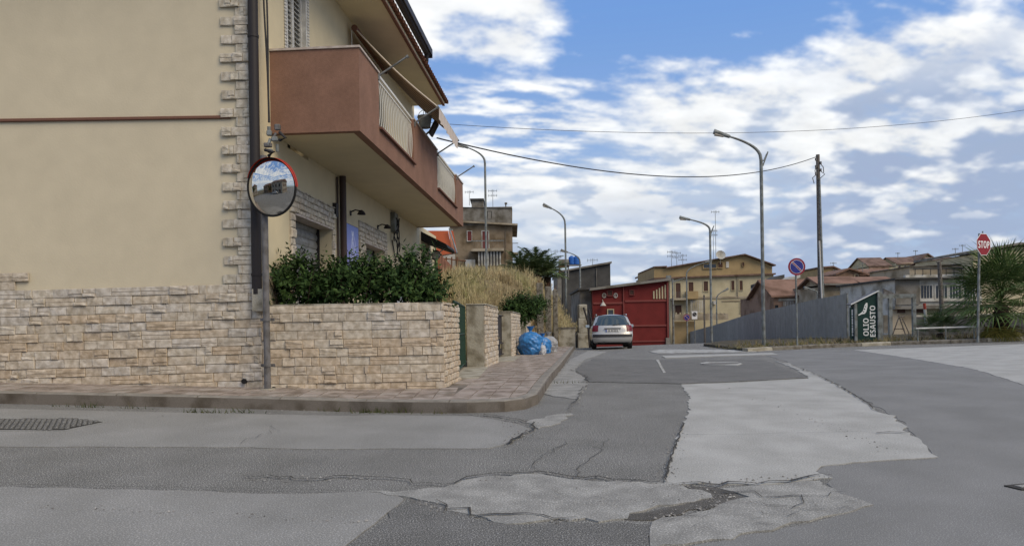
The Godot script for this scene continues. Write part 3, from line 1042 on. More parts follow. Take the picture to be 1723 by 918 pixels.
func corner_house() -> void:
	FT = Transform3D(Basis(Vector3(0.0758, 0, -0.9971), Vector3.UP, Vector3(0.9971, 0, 0.0758)), Vector3(-3.41, 0, -10.6))
	make_stones()
	var t := thing("corner_house", "cream two storey corner house with stone clad base, stone quoins and brown balcony", "house", Vector3(-3.41, 0.75, -10.6))
	# walls: plain wall towards the cross street
	var b := MB.new()
	b.box(Vector3(-8.91, 4.25, -10.75), Vector3(11.0, 8.9, 0.3))
	wp("front_wall", b, M.stucco, t)
	b = MB.new()
	var top := 8.9
	# street wall, built round its openings
	for r in [[0.0, 1.2, 0.0, 4.35], [3.05, 5.2, 0.0, 4.35], [6.9, 13.8, 0.0, 4.35], [1.2, 3.05, 3.4, 4.35], [5.2, 6.9, 3.4, 4.35],
			[0.0, 0.97, 4.352, 7.63], [1.90, 10.6, 4.352, 7.63], [0.97, 1.90, 7.05, 7.63], [0.0, 10.6, 7.632, 8.3]]:
		fbox(b, r[0], r[1], r[2], r[3], -0.3, 0.0)
	wp("street_wall", b, M.stucco_yellow, t)
	b = MB.new()
	fbox(b, 0.3, 13.7, 0.0, 4.3, -7.0, -0.62)
	fbox(b, 0.3, 10.5, 4.3, 8.2, -7.0, -0.62)
	wp("inner_wall", b, M.cement, t)
	b = MB.new()
	fbox(b, 13.5, 13.8, 0.0, 4.35, -6.5, -0.3)
	fbox(b, 10.3, 10.6, 4.35, 8.3, -6.5, -0.3)
	fbox(b, 10.6, 13.8, 4.352, 4.5, -6.5, 0.0)
	wp("end_wall", b, M.stucco_yellow, t)
	b = MB.new()
	fbox(b, 0.25, 10.6, 8.3, 8.5, -7.0, -0.3)
	wp("roof_slab", b, M.cement, t)
	# brown string course
	b = MB.new()
	b.bbox(Vector3(-9.13, 4.545, -10.59), Vector3(10.6, 0.042, 0.05), 0.006)
	wp("string_course", b, M.brown_trim, t)
	# stone cladding of the base
	var pool := func(x, y):
		if y < 1.75 and rng.randf() < 0.5: return "warm%d" % (rng.randi() % 4)
		return "stone%d" % (rng.randi() % 6)
	var back := MB.new()
	back.box(Vector3(-6.0, 1.12, -10.594), Vector3(5.1, 2.1, 0.012))
	wp("mortar_bed", back, M.mortar, t)
	var cl := Node3D.new()
	cl.name = "stone_cladding"
	t.add_child(cl)
	var fr := Transform3D(Basis(), Vector3(0, 0, -10.588) - t.position)
	var plinth_top := func(x): return 2.52 if x < -6.72 else 2.26 + (x + 6.8) * 0.013
	courses(cl, fr, -8.4, -3.44, 0.735, 16, 0.013, pool, plinth_top)
	# quoins up the corner
	var qn := Node3D.new()
	qn.name = "quoins"
	t.add_child(qn)
	var y := 2.26
	var k := 0
	while y < 8.6:
		var long := k % 2 == 0
		var x0 := -3.96 + (k % 3) * 0.008 if long else -3.745
		var split := x0 + rng.randf_range(0.12, 0.2)
		for seg in [[x0, split], [split, -3.545]]:
			var bs := Basis(Vector3((seg[1] - seg[0] - 0.003) / 0.4, 0, 0), Vector3(0, 0.121 / 0.12, 0), Vector3(0, 0, rng.randf_range(0.75, 1.2)))
			stone(stone_meshes[rng.randi() % 10], M["quoin%d" % (rng.randi() % 3)], fr * Transform3D(bs, Vector3(seg[0], y, 0)), qn)
		stone(rubble_meshes[rng.randi() % 8], M["quoin%d" % (rng.randi() % 3)], fr * Transform3D(Basis(Vector3(0.55, 0, 0), Vector3(0, 1.12, 0), Vector3(0, 0, 1.1)), Vector3(-3.545, y, 0)), qn)
		y += 0.1265
		k += 1
	# drain hole in the base, its darkness painted on a solid plug
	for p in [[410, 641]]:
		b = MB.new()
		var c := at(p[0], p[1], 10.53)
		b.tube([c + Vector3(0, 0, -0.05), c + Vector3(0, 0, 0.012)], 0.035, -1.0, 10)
		wp("painted_drain_hole", b, M.black, t)  # black colour stands for the shade inside the hole
	downpipes(t)
	ground_floor(t)
	balcony(t)
	eaves(t)

func downpipes(t: Node3D) -> void:
	var b := MB.new()
	b.tube([Vector3(-3.475, 8.6, -10.50), Vector3(-3.475, 2.1, -10.50)], 0.068, -1.0, 14)
	var dp := wp("downpipe", b, M.pipe_dark, t)
	b = MB.new()
	for y in [2.35, 3.75, 5.6, 7.2]:
		b.tube([Vector3(-3.475, y, -10.50), Vector3(-3.475, y + 0.035, -10.50)], 0.076, -1.0, 14)
	part("bracket", b, M.pipe_dark, dp)
	b = MB.new()
	b.box(Vector3(-3.455, 2.02, -10.52), Vector3(0.14, 0.3, 0.16))
	wp("pipe_boot", b, M.cement, t)
	b = MB.new()
	b.tube([fq(3.48, 4.40, 0.09), fq(3.48, 0.7, 0.09)], 0.062, -1.0, 12)
	dp = wp("downpipe", b, M.pipe_brown, t)
	dp.set_meta("label", "dark brown downpipe below the balcony")
	b = MB.new()
	b.tube([fq(3.34, 4.36, 0.03), fq(3.34, 2.9, 0.03), fq(3.33, 0.8, 0.03)], 0.018, -1.0, 8)
	wp("conduit", b, M.pipe_brown, t)
	b = MB.new()
	fbox(b, 3.13, 3.26, 3.62, 3.86, 0.002, 0.07)
	wp("switch_box", b, M.pipe_dark, t)
	# cables down the corner, ending in a clutter of connectors
	for k in 2:
		b = MB.new()
		var pts := []
		for j in 22:
			var f := j / 21.0
			pts.append(Vector3(-3.345 + 0.012 * sin(f * 9.0 + k * 2.2) + 0.022 * k + 0.05 * f * f, lerpf(8.6, 4.45, f), -10.54))
		b.tube(pts, 0.013, -1.0, 6)
		wp("cable", b, M.cable, t)

func ground_floor(t: Node3D) -> void:
	for o in [[1.2, 3.05, 1.0, 3.18], [5.2, 6.9, 4.8, 7.1]]:
		# stone surround
		var sur := Node3D.new()
		sur.name = "door_surround"
		t.add_child(sur, true)
		var base := Transform3D(Basis(), -t.position) * FT
		var pool := func(_x, _y): return "quoin%d" % (rng.randi() % 3) if rng.randf() < 0.6 else "stone%d" % (rng.randi() % 6)
		rubble(sur, base, o[2], o[3], 3.4, 3.79, pool, 0.17, 0.085)
		rubble(sur, base, o[2], o[0], 0.78, 3.4, pool, 0.17, 0.13)
		rubble(sur, base, o[1], o[3], 0.78, 3.4, pool, 0.13, 0.13)
		# rolling shutter set back in the opening
		var roll := Node3D.new()
		roll.name = "roller_shutter"
		t.add_child(roll, true)
		var y := 0.76
		var sm := MB.new()
		sm.grid([[Vector3(0, 0, 0), Vector3(1, 0, 0)], [Vector3(0, 0.018, -0.012), Vector3(1, 0.018, -0.012)], [Vector3(0, 0.03, 0.0), Vector3(1, 0.03, 0.0)], [Vector3(0, 0.085, 0.016), Vector3(1, 0.085, 0.016)], [Vector3(0, 0.14, 0.0), Vector3(1, 0.14, 0.0)]], false)
		var slat := sm.mesh()
		while y < 3.4:
			var s := MeshInstance3D.new()
			s.mesh = slat
			s.material_override = M.roller
			s.name = "slat"
			roll.add_child(s, true)
			s.transform = base * Transform3D(Basis(Vector3(o[1] - o[0] - 0.06, 0, 0), Vector3.UP, Vector3.BACK), Vector3(o[0] + 0.03, y, -0.26))
			y += 0.14
		var b := MB.new()
		for s in [[o[0], o[0] + 0.035], [o[1] - 0.035, o[1]]]:
			b = MB.new()
			fbox(b, s[0], s[1], 0.76, 3.398, -0.28, -0.215)
			wp("guide_rail", b, M.pipe_dark, t)
		b = MB.new()
		fbox(b, o[0] - 0.01, o[1] + 0.01, 3.37, 3.402, -0.21, 0.03)
		wp("lintel", b, M.marble, t)
	# little lamps over the shops
	for s in [4.25, 6.35]:
		var l := thing("wall_lamp", "small black wall lamp above the blue poster board" if s < 5 else "small black wall lamp above the second stone door surround", "lamp", fq(s, 3.86 if s < 5 else 3.95, 0.0))
		var b := MB.new()
		b.tube([fq(s, 3.86, 0.0), fq(s, 3.9, 0.1), fq(s, 3.88, 0.2)], 0.014, -1.0, 6)
		b.tube([fq(s, 3.84, 0.0), fq(s, 3.84, 0.015)], 0.05, -1.0, 10)
		wp("arm", b, M.pipe_dark, l)
		b = MB.new()
		b.lathe([Vector2(0.085, -0.05), Vector2(0.06, 0.0), Vector2(0.02, 0.035), Vector2(0.0, 0.04)], Transform3D(Basis(), fq(s, 3.86, 0.22)), 14)
		wp("shade", b, M.pipe_dark, l)
	# poster boards
	var im := Image.create(96, 192, false, Image.FORMAT_RGB8)
	for y in 192:
		for x in 96:
			im.set_pixel(x, y, Color(0.42, 0.50, 0.78).lerp(Color(0.62, 0.60, 0.82), y / 192.0))
	for st in 5:
		for j in 150:
			var f := j / 150.0
			var x := int(48 + 18 * sin(f * (5.0 + st) + st * 1.3) * (0.4 + 0.6 * f) + (st - 2) * 5)
			im.fill_rect(Rect2i(clampi(x, 1, 92), int(20 + f * 165), 2, 2), Color(0.86, 0.88, 0.96))
	var pm := StandardMaterial3D.new()
	pm.albedo_texture = ImageTexture.create_from_image(im)
	pm.roughness = 0.5
	for s in [[3.80, 4.62, 2.62, 3.60], [7.85, 8.95, 1.9, 2.98]]:
		var first: bool = s[0] < 5.0
		var p := thing("poster_board", "tall blue printed board on the house wall beside the brown downpipe" if first else "pale grey blue board on the house wall beyond the second shutter", "board", fq(s[0], s[2], 0.0))
		var b := MB.new()
		fbox(b, s[0] + 0.002, s[1] - 0.002, s[2], s[3], 0.004, 0.05)
		wp("panel", b, M.pipe_dark, p)
		var q := QuadMesh.new()
		q.size = Vector2(s[1] - s[0] - 0.02, s[3] - s[2] - 0.02)
		var pr := part("print", q, pm if first else mk(Color(0.50, 0.53, 0.60), 0.6, T.blotch, 1.0), p)
		pr.transform = Transform3D(Basis(), -p.position) * FT * Transform3D(Basis(), Vector3((s[0] + s[1]) * 0.5, (s[2] + s[3]) * 0.5, 0.053))
	# meter box, brackets and stray cables
	var e := thing("meter_box", "grey electric box with a tangle of cables under the balcony", "electric box", fq(7.65, 3.9, 0.0))
	var b := MB.new()
	b.bbox(Vector3(7.75, 4.12, 0.06), Vector3(0.34, 0.46, 0.12), 0.015, FT)
	wp("box", b, M.galv, e)
	b = MB.new()
	for k in 5:
		var pts := []
		for j in 9:
			var f := j / 8.0
			pts.append(fq(7.62 + k * 0.05 + 0.09 * sin(f * 6.0 + k), 4.22 - f * (0.55 + 0.12 * k), 0.13 + 0.05 * sin(f * 5.0 + k * 2.0)))
		b.tube(pts, 0.014, -1.0, 5)
	wp("cable", b, M.cable, e)
	b = MB.new()
	b.tube([fq(7.6, 3.7, 0.03), fq(7.95, 3.25, 0.03), fq(8.1, 3.22, 0.2), fq(8.35, 3.1, 0.03), fq(8.4, 1.5, 0.03)], 0.013, -1.0, 5)
	wp("cable", b, M.cable, e)
	b = MB.new()
	for k in 3: b.tube([fq(9.9 + k * 0.14, 3.32 - k * 0.05, 0.0), fq(9.9 + k * 0.12, 3.42 - k * 0.05, 0.16), fq(10.05 + k * 0.1, 3.2, 0.22)], 0.014, -1.0, 5)
	wp("bracket", b, M.cable, e)
	# dark folded hood further along the wall
	var h := thing("awning_hood", "black folded shop awning sloping out from the wall at the far end of the house", "awning", fq(11.2, 3.4, 0.0))
	b = MB.new()
	var sec := PackedVector2Array([Vector2(0.0, 4.36), Vector2(0.72, 3.98), Vector2(0.77, 3.88), Vector2(0.70, 3.84), Vector2(0.0, 4.10)])
	b.prism(sec, FT * Transform3D(Basis(Vector3.BACK, Vector3.UP, Vector3.LEFT), Vector3(12.7, 0, 0)), 1.4)
	wp("cover", b, M.black, h)
	b = MB.new()
	b.tube([fq(11.35, 3.9, 0.02), fq(11.38, 3.7, 0.4), fq(11.35, 3.87, 0.7)], 0.02, -1.0, 6)
	wp("arm", b, M.steel, h)
	b = MB.new()
	b.bbox(Vector3(11.28, 3.62, 0.4), Vector3(0.03, 0.05, 0.9), 0.01, FT * Transform3D(Basis(Vector3.RIGHT, 0.46), Vector3(0, 0.35, 1.62)))
	# drain pipe with a round lamp at the end of the wall
	b = MB.new()
	b.tube([fq(12.95, 3.75, 0.02), fq(12.95, 3.7, 0.12), fq(12.95, 3.6, 0.14), fq(12.95, 0.8, 0.14)], 0.05, -1.0, 10)
	var dp := wp("downpipe", b, M.pipe_brown, t)
	dp.set_meta("label", "dark pipe at the far end of the street wall")
	var lamp := thing("round_lamp", "round white bulkhead lamp on the far end of the house wall", "lamp", fq(12.5, 2.9, 0.1))
	b = MB.new()
	b.lathe([Vector2(0.14, 0.0), Vector2(0.14, 0.03), Vector2(0.11, 0.045)], Transform3D(Basis(Vector3.RIGHT, PI / 2), fq(12.5, 3.80, 0.22)), 18)
	wp("rim", b, M.steel, lamp)
	b = MB.new()
	b.lathe([Vector2(0.115, 0.04), Vector2(0.09, 0.075), Vector2(0.0, 0.095)], Transform3D(Basis(Vector3.RIGHT, PI / 2), fq(12.5, 3.80, 0.22)), 18)
	wp("glass", b, M.white_paint, lamp)
	b = MB.new()
	b.tube([fq(12.5, 3.80, 0.0), fq(12.5, 3.80, 0.21)], 0.03, -1.0, 8)
	wp("bracket", b, M.steel, lamp)
	# terracotta end pillar
	b = MB.new()
	fbox(b, 13.802, 14.15, 0.0, 4.0, -0.6, 0.12)
	wp("end_pillar", b, mk(Color(0.30, 0.14, 0.085), 0.9, T.grain, 0.6, T.stain, 0.4), t)

func balcony(t: Node3D) -> void:
	var s0 := 0.32
	var s1 := 10.8
	var wo := 1.29
	var bal := Node3D.new()
	bal.name = "balcony"
	t.add_child(bal)
	bal.position = -t.position
	var b := MB.new()
	fbox(b, s0 + 0.12, s1 - 0.12, 4.40, 4.62, 0.002, wo - 0.12)
	part("slab", b, M.stucco_yellow, bal)
	# parapet
	b = MB.new()
	fbox(b, s0, s0 + 0.12, 4.392, 5.56, 0.002, wo)
	fbox(b, s1 - 0.12, s1, 4.392, 5.56, 0.002, wo)
	for r in [[s0 + 0.12, 1.45, 5.56], [1.45, 4.10, 4.70], [4.10, 6.70, 5.56], [6.70, 9.50, 4.70], [9.50, s1 - 0.12, 5.56]]:
		fbox(b, r[0], r[1], 4.392, r[2], wo - 0.12, wo)
	part("parapet", b, M.brown_stucco, bal)
	for r in [[s0 - 0.02, s0 + 0.14, 0.002], [s0 + 0.14, 1.45, wo - 0.14], [4.10, 6.70, wo - 0.14], [9.50, s1 + 0.02, wo - 0.14]]:
		b = MB.new()
		fbox(b, r[0], r[1], 5.562, 5.592, r[2], wo + 0.02)
		part("coping", b, M.marble, bal)
	for r in [[1.43, 4.12], [6.68, 9.52]]:
		b = MB.new()
		fbox(b, r[0], r[1], 4.702, 4.735, wo - 0.15, wo + 0.05)
		part("ledge", b, M.brown_trim, bal)
	var bar := MB.new()
	var pts := []
	for j in 13:
		var f := j / 12.0
		pts.append(Vector3(0.007 * sin(f * TAU * 1.5), f * 0.72, 0.035 * sin(f * PI)))
	bar.tube(pts, 0.0085, -1.0, 5)
	var bm := bar.mesh()
	for r in [[1.45, 4.10], [6.70, 9.50]]:
		var rail := Node3D.new()
		rail.name = "railing"
		bal.add_child(rail, true)
		b = MB.new()
		fbox(b, r[0], r[1], 5.49, 5.515, wo - 0.075, wo - 0.04)
		part("top_rail", b, M.rail, rail)
		b = MB.new()
		fbox(b, r[0], r[1], 5.565, 5.605, wo - 0.09, wo - 0.03)
		part("hand_rail", b, M.rail, rail)
		b = MB.new()
		fbox(b, r[0], r[1], 4.765, 4.785, wo - 0.07, wo - 0.045)
		part("bottom_rail", b, M.rail, rail)
		var s: float = r[0] + 0.05
		while s < r[1]:
			var o := part("bar", bm, M.rail, rail)
			o.transform = FT * Transform3D(Basis(), Vector3(s, 4.775, wo - 0.057))
			s += 0.128
	# pale sheet of reed screen behind the second railing
	b = MB.new()
	fbox(b, 6.74, 9.46, 4.74, 5.48, wo - 0.105, wo - 0.095)
	part("screen", b, mk(Color(0.50, 0.48, 0.40), 0.9, T.streak, 0.7, T.grain, 2.0), bal)
	# shuttered balcony door with louvres
	var dr := Node3D.new()
	dr.name = "shutter_door"
	t.add_child(dr)
	dr.position = -t.position
	b = MB.new()
	for r in [[0.97, 1.03, 4.63, 7.05], [1.84, 1.90, 4.63, 7.05], [1.03, 1.84, 6.98, 7.05]]: fbox(b, r[0], r[1], r[2], r[3], -0.16, 0.012)
	part("frame", b, M.white_paint, dr)
	b = MB.new()
	for r in [[1.03, 1.09], [1.39, 1.48], [1.78, 1.84]]: fbox(b, r[0], r[1], 4.65, 6.98, -0.10, -0.055)
	part("stile", b, M.white_paint, dr)
	b = MB.new()
	fbox(b, 1.03, 1.84, 4.63, 6.98, -0.24, -0.225)
	var clear := mk(Color(0.75, 0.80, 0.80), 0.04)
	clear.transparency = BaseMaterial3D.TRANSPARENCY_ALPHA
	clear.albedo_color.a = 0.12
	part("door_glass", b, clear, dr)
	var lm := MB.new()
	lm.box(Vector3.ZERO, Vector3(0.30, 0.010, 0.034), Transform3D(Basis(Vector3.RIGHT, 0.5), Vector3.ZERO))
	var lmesh := lm.mesh()
	var y := 4.68
	while y < 6.96:
		for s in [1.24, 1.63]:
			var o := part("louvre", lmesh, M.white_paint, dr)
			o.transform = FT * Transform3D(Basis(), Vector3(s, y, -0.078))
		y += 0.078
	# rope-like plaster edging beside the door
	b = MB.new()
	for s in [0.93, 1.94]:
		var yy := 4.64
		while yy < 7.1:
			b.bbox(Vector3(s, yy, 0.012), Vector3(0.07, 0.045, 0.03), 0.01, FT)
			yy += 0.05
	part("moulding", b, M.white_paint, dr)
	# support arms that stand out of the balcony
	for k in 4:
		var d: float = [1.42, 4.18, 6.78, 9.6][k]
		var a := thing("awning_strut", ["thin metal awning arm by the first white railing", "thin metal arm holding the near end of the striped awning", "thin metal arm holding the far end of the striped awning", "bare metal awning arm at the last balcony railing"][k], "awning strut", fq(d, 5.5, wo), 0.0, "metal arms standing out from the brown balcony")
		b = MB.new()
		b.tube([fq(d, 5.50, wo - 0.03), fq(d, 5.80, wo + 0.46)], 0.016, -1.0, 7)
		wp("rod", b, M.steel, a)
		b = MB.new()
		b.tube([fq(d, 5.79, wo + 0.45), fq(d, 5.81, wo + 0.48)], 0.028, -1.0, 8)
		b.box(Vector3(d, 5.49, wo - 0.02), Vector3(0.05, 0.07, 0.09), FT)
		wp("bracket", b, M.steel, a)
	# striped awning
	var aw := thing("striped_awning", "brown and beige striped awning stretched over the balcony", "awning", fq(4.3, 5.8, wo))
	var cols := [mk(Color(0.135, 0.075, 0.058), 0.95, T.grain, 1.0), mk(Color(0.36, 0.28, 0.225), 0.95, T.grain, 1.0)]
	var ns := 15
	for k in ns:
		b = MB.new()
		var sa := lerpf(4.28, 6.72, float(k) / ns)
		var sb := lerpf(4.28, 6.72, float(k + 1) / ns)
		for j in 12:
			var f := j / 12.0
			var g := (j + 1) / 12.0
			var pa := Vector2(lerpf(0.16, wo + 0.44, f), lerpf(7.38, 5.83, f) - 0.07 * sin(f * PI))
			var pb := Vector2(lerpf(0.16, wo + 0.44, g), lerpf(7.38, 5.83, g) - 0.07 * sin(g * PI))
			b.quad(fq(sa, pa.y, pa.x), fq(sb, pa.y, pa.x), fq(sb, pb.y, pb.x), fq(sa, pb.y, pb.x))
		wp("stripe", b, cols[k % 2], aw)
	b = MB.new()
	b.tube([fq(4.22, 7.40, 0.14), fq(6.78, 7.40, 0.14)], 0.06, -1.0, 10)
	wp("roller", b, M.brown_trim, aw)
	b = MB.new()
	b.tube([fq(4.18, 5.82, wo + 0.45), fq(6.82, 5.82, wo + 0.45)], 0.024, -1.0, 8)
	wp("front_bar", b, M.white_paint, aw)
	for f in [0.0, 1.0]:
		b = MB.new()
		var s := lerpf(4.27, 6.73, f)
		var hem := []
		for j in 13:
			var g := j / 12.0
			hem.append(fq(s, lerpf(7.385, 5.835, g) - 0.07 * sin(g * PI), lerpf(0.16, wo + 0.44, g)))
		b.tube(hem, 0.016, -1.0, 6)
		wp("hem", b, mk(Color(0.50, 0.44, 0.38), 0.9), aw)
	b = MB.new()
	var prev := Vector3.ZERO
	for k in 25:
		var s := lerpf(4.28, 6.72, k / 24.0)
		var p := fq(s, 5.82, wo + 0.47)
		var q := fq(s, 5.60 - 0.03 * absf(sin(k * 0.9)), wo + 0.46 + 0.02 * sin(k * 1.7))
		if k: b.quad(prev, p, q, fq(lerpf(4.28, 6.72, (k - 1) / 24.0), 5.60 - 0.03 * absf(sin((k - 1) * 0.9)), wo + 0.46 + 0.02 * sin((k - 1) * 1.7)))
		prev = p
	wp("valance", b, mk(Color(0.52, 0.46, 0.42), 0.95), aw)
	b = MB.new()
	b.tube([fq(4.25, 7.36, 0.08), fq(4.25, 4.65, 0.08)], 0.010, -1.0, 6)
	wp("crank_rod", b, M.rail, aw)
	# flower box and dark solar-like panel on the balcony's middle wall
	var fb := thing("hanging_planter", "grey plant pot hung on the balcony wall under the awning", "plant pot", fq(4.95, 5.6, wo))
	b = MB.new()
	b.lathe([Vector2(0.0, 0.0), Vector2(0.11, 0.0), Vector2(0.14, 0.2), Vector2(0.15, 0.2), Vector2(0.15, 0.23), Vector2(0.12, 0.23), Vector2(0.11, 0.18), Vector2(0.0, 0.17)], Transform3D(Basis(), fq(4.95, 5.62, wo + 0.06)), 16)
	wp("pot", b, M.galv, fb)
	b = MB.new()
	for k in 2:
		var hp := []
		for j in 9: hp.append(fq(4.95, 5.82 + 0.16 * sin(PI * j / 8.0), wo + 0.06) + FT.basis * Vector3(0.14 * cos(PI * j / 8.0) * (1 - k), 0, 0.14 * cos(PI * j / 8.0) * k))
		b.tube(hp, 0.006, -1.0, 5)
	wp("handle", b, M.steel, fb)
	var sp := thing("floodlight", "black square floodlight standing on the balcony wall", "floodlight", fq(5.5, 5.6, wo))
	b = MB.new()
	b.bbox(Vector3.ZERO, Vector3(0.34, 0.3, 0.05), 0.012, Transform3D(FT.basis * Basis(Vector3.RIGHT, 0.5), fq(5.5, 5.74, wo + 0.14)))
	wp("panel", b, M.pipe_dark, sp)
	b = MB.new()
	b.tube([fq(5.5, 5.59, wo - 0.06), fq(5.5, 5.66, wo + 0.02), fq(5.5, 5.72, wo + 0.10)], 0.02, -1.0, 6)
	wp("bracket", b, M.steel, sp)

func eaves(t: Node3D) -> void:
	var b := MB.new()
	fbox(b, -0.62, 10.3, 7.632, 7.70, -0.3, 0.90)
	b.box(Vector3(-9.0, 7.67, -10.22), Vector3(10.8, 0.068, 0.75))
	wp("soffit", b, M.stucco_yellow, t)
	b = MB.new()
	fbox(b, -0.5, 10.05, 7.70, 8.88, -0.28, 0.40)
	wp("attic_wall", b, M.stucco_yellow, t)
	# row of curved tiles along the edge of the eaves
	var tm := MB.new()
	var ring := []
	var ring2 := []
	for k in 7:
		var a := PI * k / 6.0
		ring.append(Vector3(-0.095 * cos(a), 0.062 * sin(a), 0.12))
		ring2.append(Vector3(-0.08 * cos(a), 0.05 * sin(a), -0.46))
	tm.grid([ring, ring2])
	var inr := []
	for k in 7:
		var a := PI * k / 6.0
		inr.append(Vector3(-0.082 * cos(a), 0.048 * sin(a), 0.12))
	tm.grid([inr, ring], false)
	var tile := tm.mesh()
	var s := -0.5
	while s < 10.3:
		var o := part("roof_tile", tile, M.tile_roof, t)
		o.transform = Transform3D(Basis(), -t.position) * FT * Transform3D(Basis(Vector3.RIGHT, 0.10), Vector3(s, 7.715, 0.87))
		o = part("roof_tile", tile, M.tile_roof, t)
		o.transform = Transform3D(Basis(), -t.position) * FT * Transform3D(Basis(Vector3.RIGHT, 0.10) * Basis(Vector3.BACK, PI), Vector3(s + 0.1, 7.76, 0.86))
		s += 0.2
	b = MB.new()
	fbox(b, -0.62, 10.3, 7.60, 7.632, 0.84, 0.905)
	wp("fascia", b, M.brown_trim, t)
	# gutter on the attic wall, with a bent outlet
	b = MB.new()
	var rows := []
	for s2 in [-0.6, 10.1]:
		var row := []
		for k in 9:
			var a := PI + PI * k / 8.0
			row.append(fq(s2, 8.96 + 0.12 * sin(a), 0.50 + 0.10 * cos(a)))
		rows.append(row)
	b.grid(rows)
	fbox(b, -0.6, 10.1, 8.90, 9.06, 0.60, 0.625)
	fbox(b, 10.1, 10.12, 8.84, 9.06, 0.40, 0.62)
	var gu := wp("gutter", b, M.pipe_dark, t)
	b = MB.new()
	b.tube([fq(9.9, 8.9, 0.50), fq(9.92, 8.72, 0.50), fq(9.98, 8.55, 0.46), fq(10.05, 8.45, 0.36), fq(10.1, 8.42, 0.2)], 0.05, -1.0, 9)
	part("outlet", b, M.pipe_dark, gu)

# ---------------------------------------------------------------- planter, piers, plants, rubbish
func leafy(b: MB, centre: Vector3, rad: Vector3, count: int, size: float, dark: Color, light: Color) -> void:
	# leaves on short sprigs that stand out of the crown
	var left := count
	while left > 0:
		var dir := Vector3(rng.randfn(), rng.randfn(), rng.randfn()).normalized()
		var f := pow(rng.randf(), 0.45)
		var base := centre + dir * rad * f * rng.randf_range(0.55, 0.95)
		var sprig := (dir + Vector3(rng.randfn(0, 0.4), 0.65 + rng.randfn(0, 0.3), rng.randfn(0, 0.4))).normalized()
		var m := rng.randi_range(5, 9)
		for k in m:
			var p := base + sprig * (k * size * 0.42)
			var side := sprig.cross(Vector3(rng.randfn(), rng.randfn(), rng.randfn())).normalized()
			var d := (side * 0.9 + sprig * 0.55).normalized()
			var w := d.cross(sprig).normalized() * size * rng.randf_range(0.17, 0.24)
			var L := size * rng.randf_range(0.75, 1.2)
			var nn := w.cross(d).normalized()
			b.col = dark.lerp(light, clampf(rng.randfn(0.42, 0.28), 0.0, 1.0))
			var mid := p + d * L * 0.45 - nn * L * 0.06
			var tip := p + d * L + nn * L * rng.randf_range(-0.15, 0.05)
			b.tri(p, mid + w, tip); b.tri(p, tip, mid - w)
			left -= 1

func shrub(called: String, label: String, at_: Vector3, rad: Vector3, count: int, group := "", size := 0.085) -> Node3D:
	var t := thing(called, label, "shrub", at_, 0.0, group)
	var b := MB.new()
	leafy(b, Vector3(0, rad.y * 0.95, 0), rad, count, size, Color(0.010, 0.025, 0.007), Color(0.060, 0.105, 0.030))
	# a few leaders rise above the rest
	for k in 4:
		var c := Vector3(rng.randf_range(-0.6, 0.6) * rad.x, rad.y * rng.randf_range(1.45, 1.85), rng.randf_range(-0.5, 0.5) * rad.z)
		leafy(b, c, Vector3(0.07, 0.13, 0.07) * (rad.x / 0.2), count / 14, size, Color(0.012, 0.028, 0.010), Color(0.070, 0.115, 0.036))
	part("crown", b, M.leaf, t)
	b = MB.new()
	for k in 3:
		var x := rng.randfn(0, 0.05)
		var z := rng.randfn(0, 0.05)
		b.tube([Vector3(x, -0.1, z), Vector3(x * 2.0, rad.y * 0.8, z * 2.0), Vector3(x * 3.5, rad.y * 1.6, z * 3.5)], 0.012, 0.005, 5)
	part("stem", b, M.bark, t)
	return t

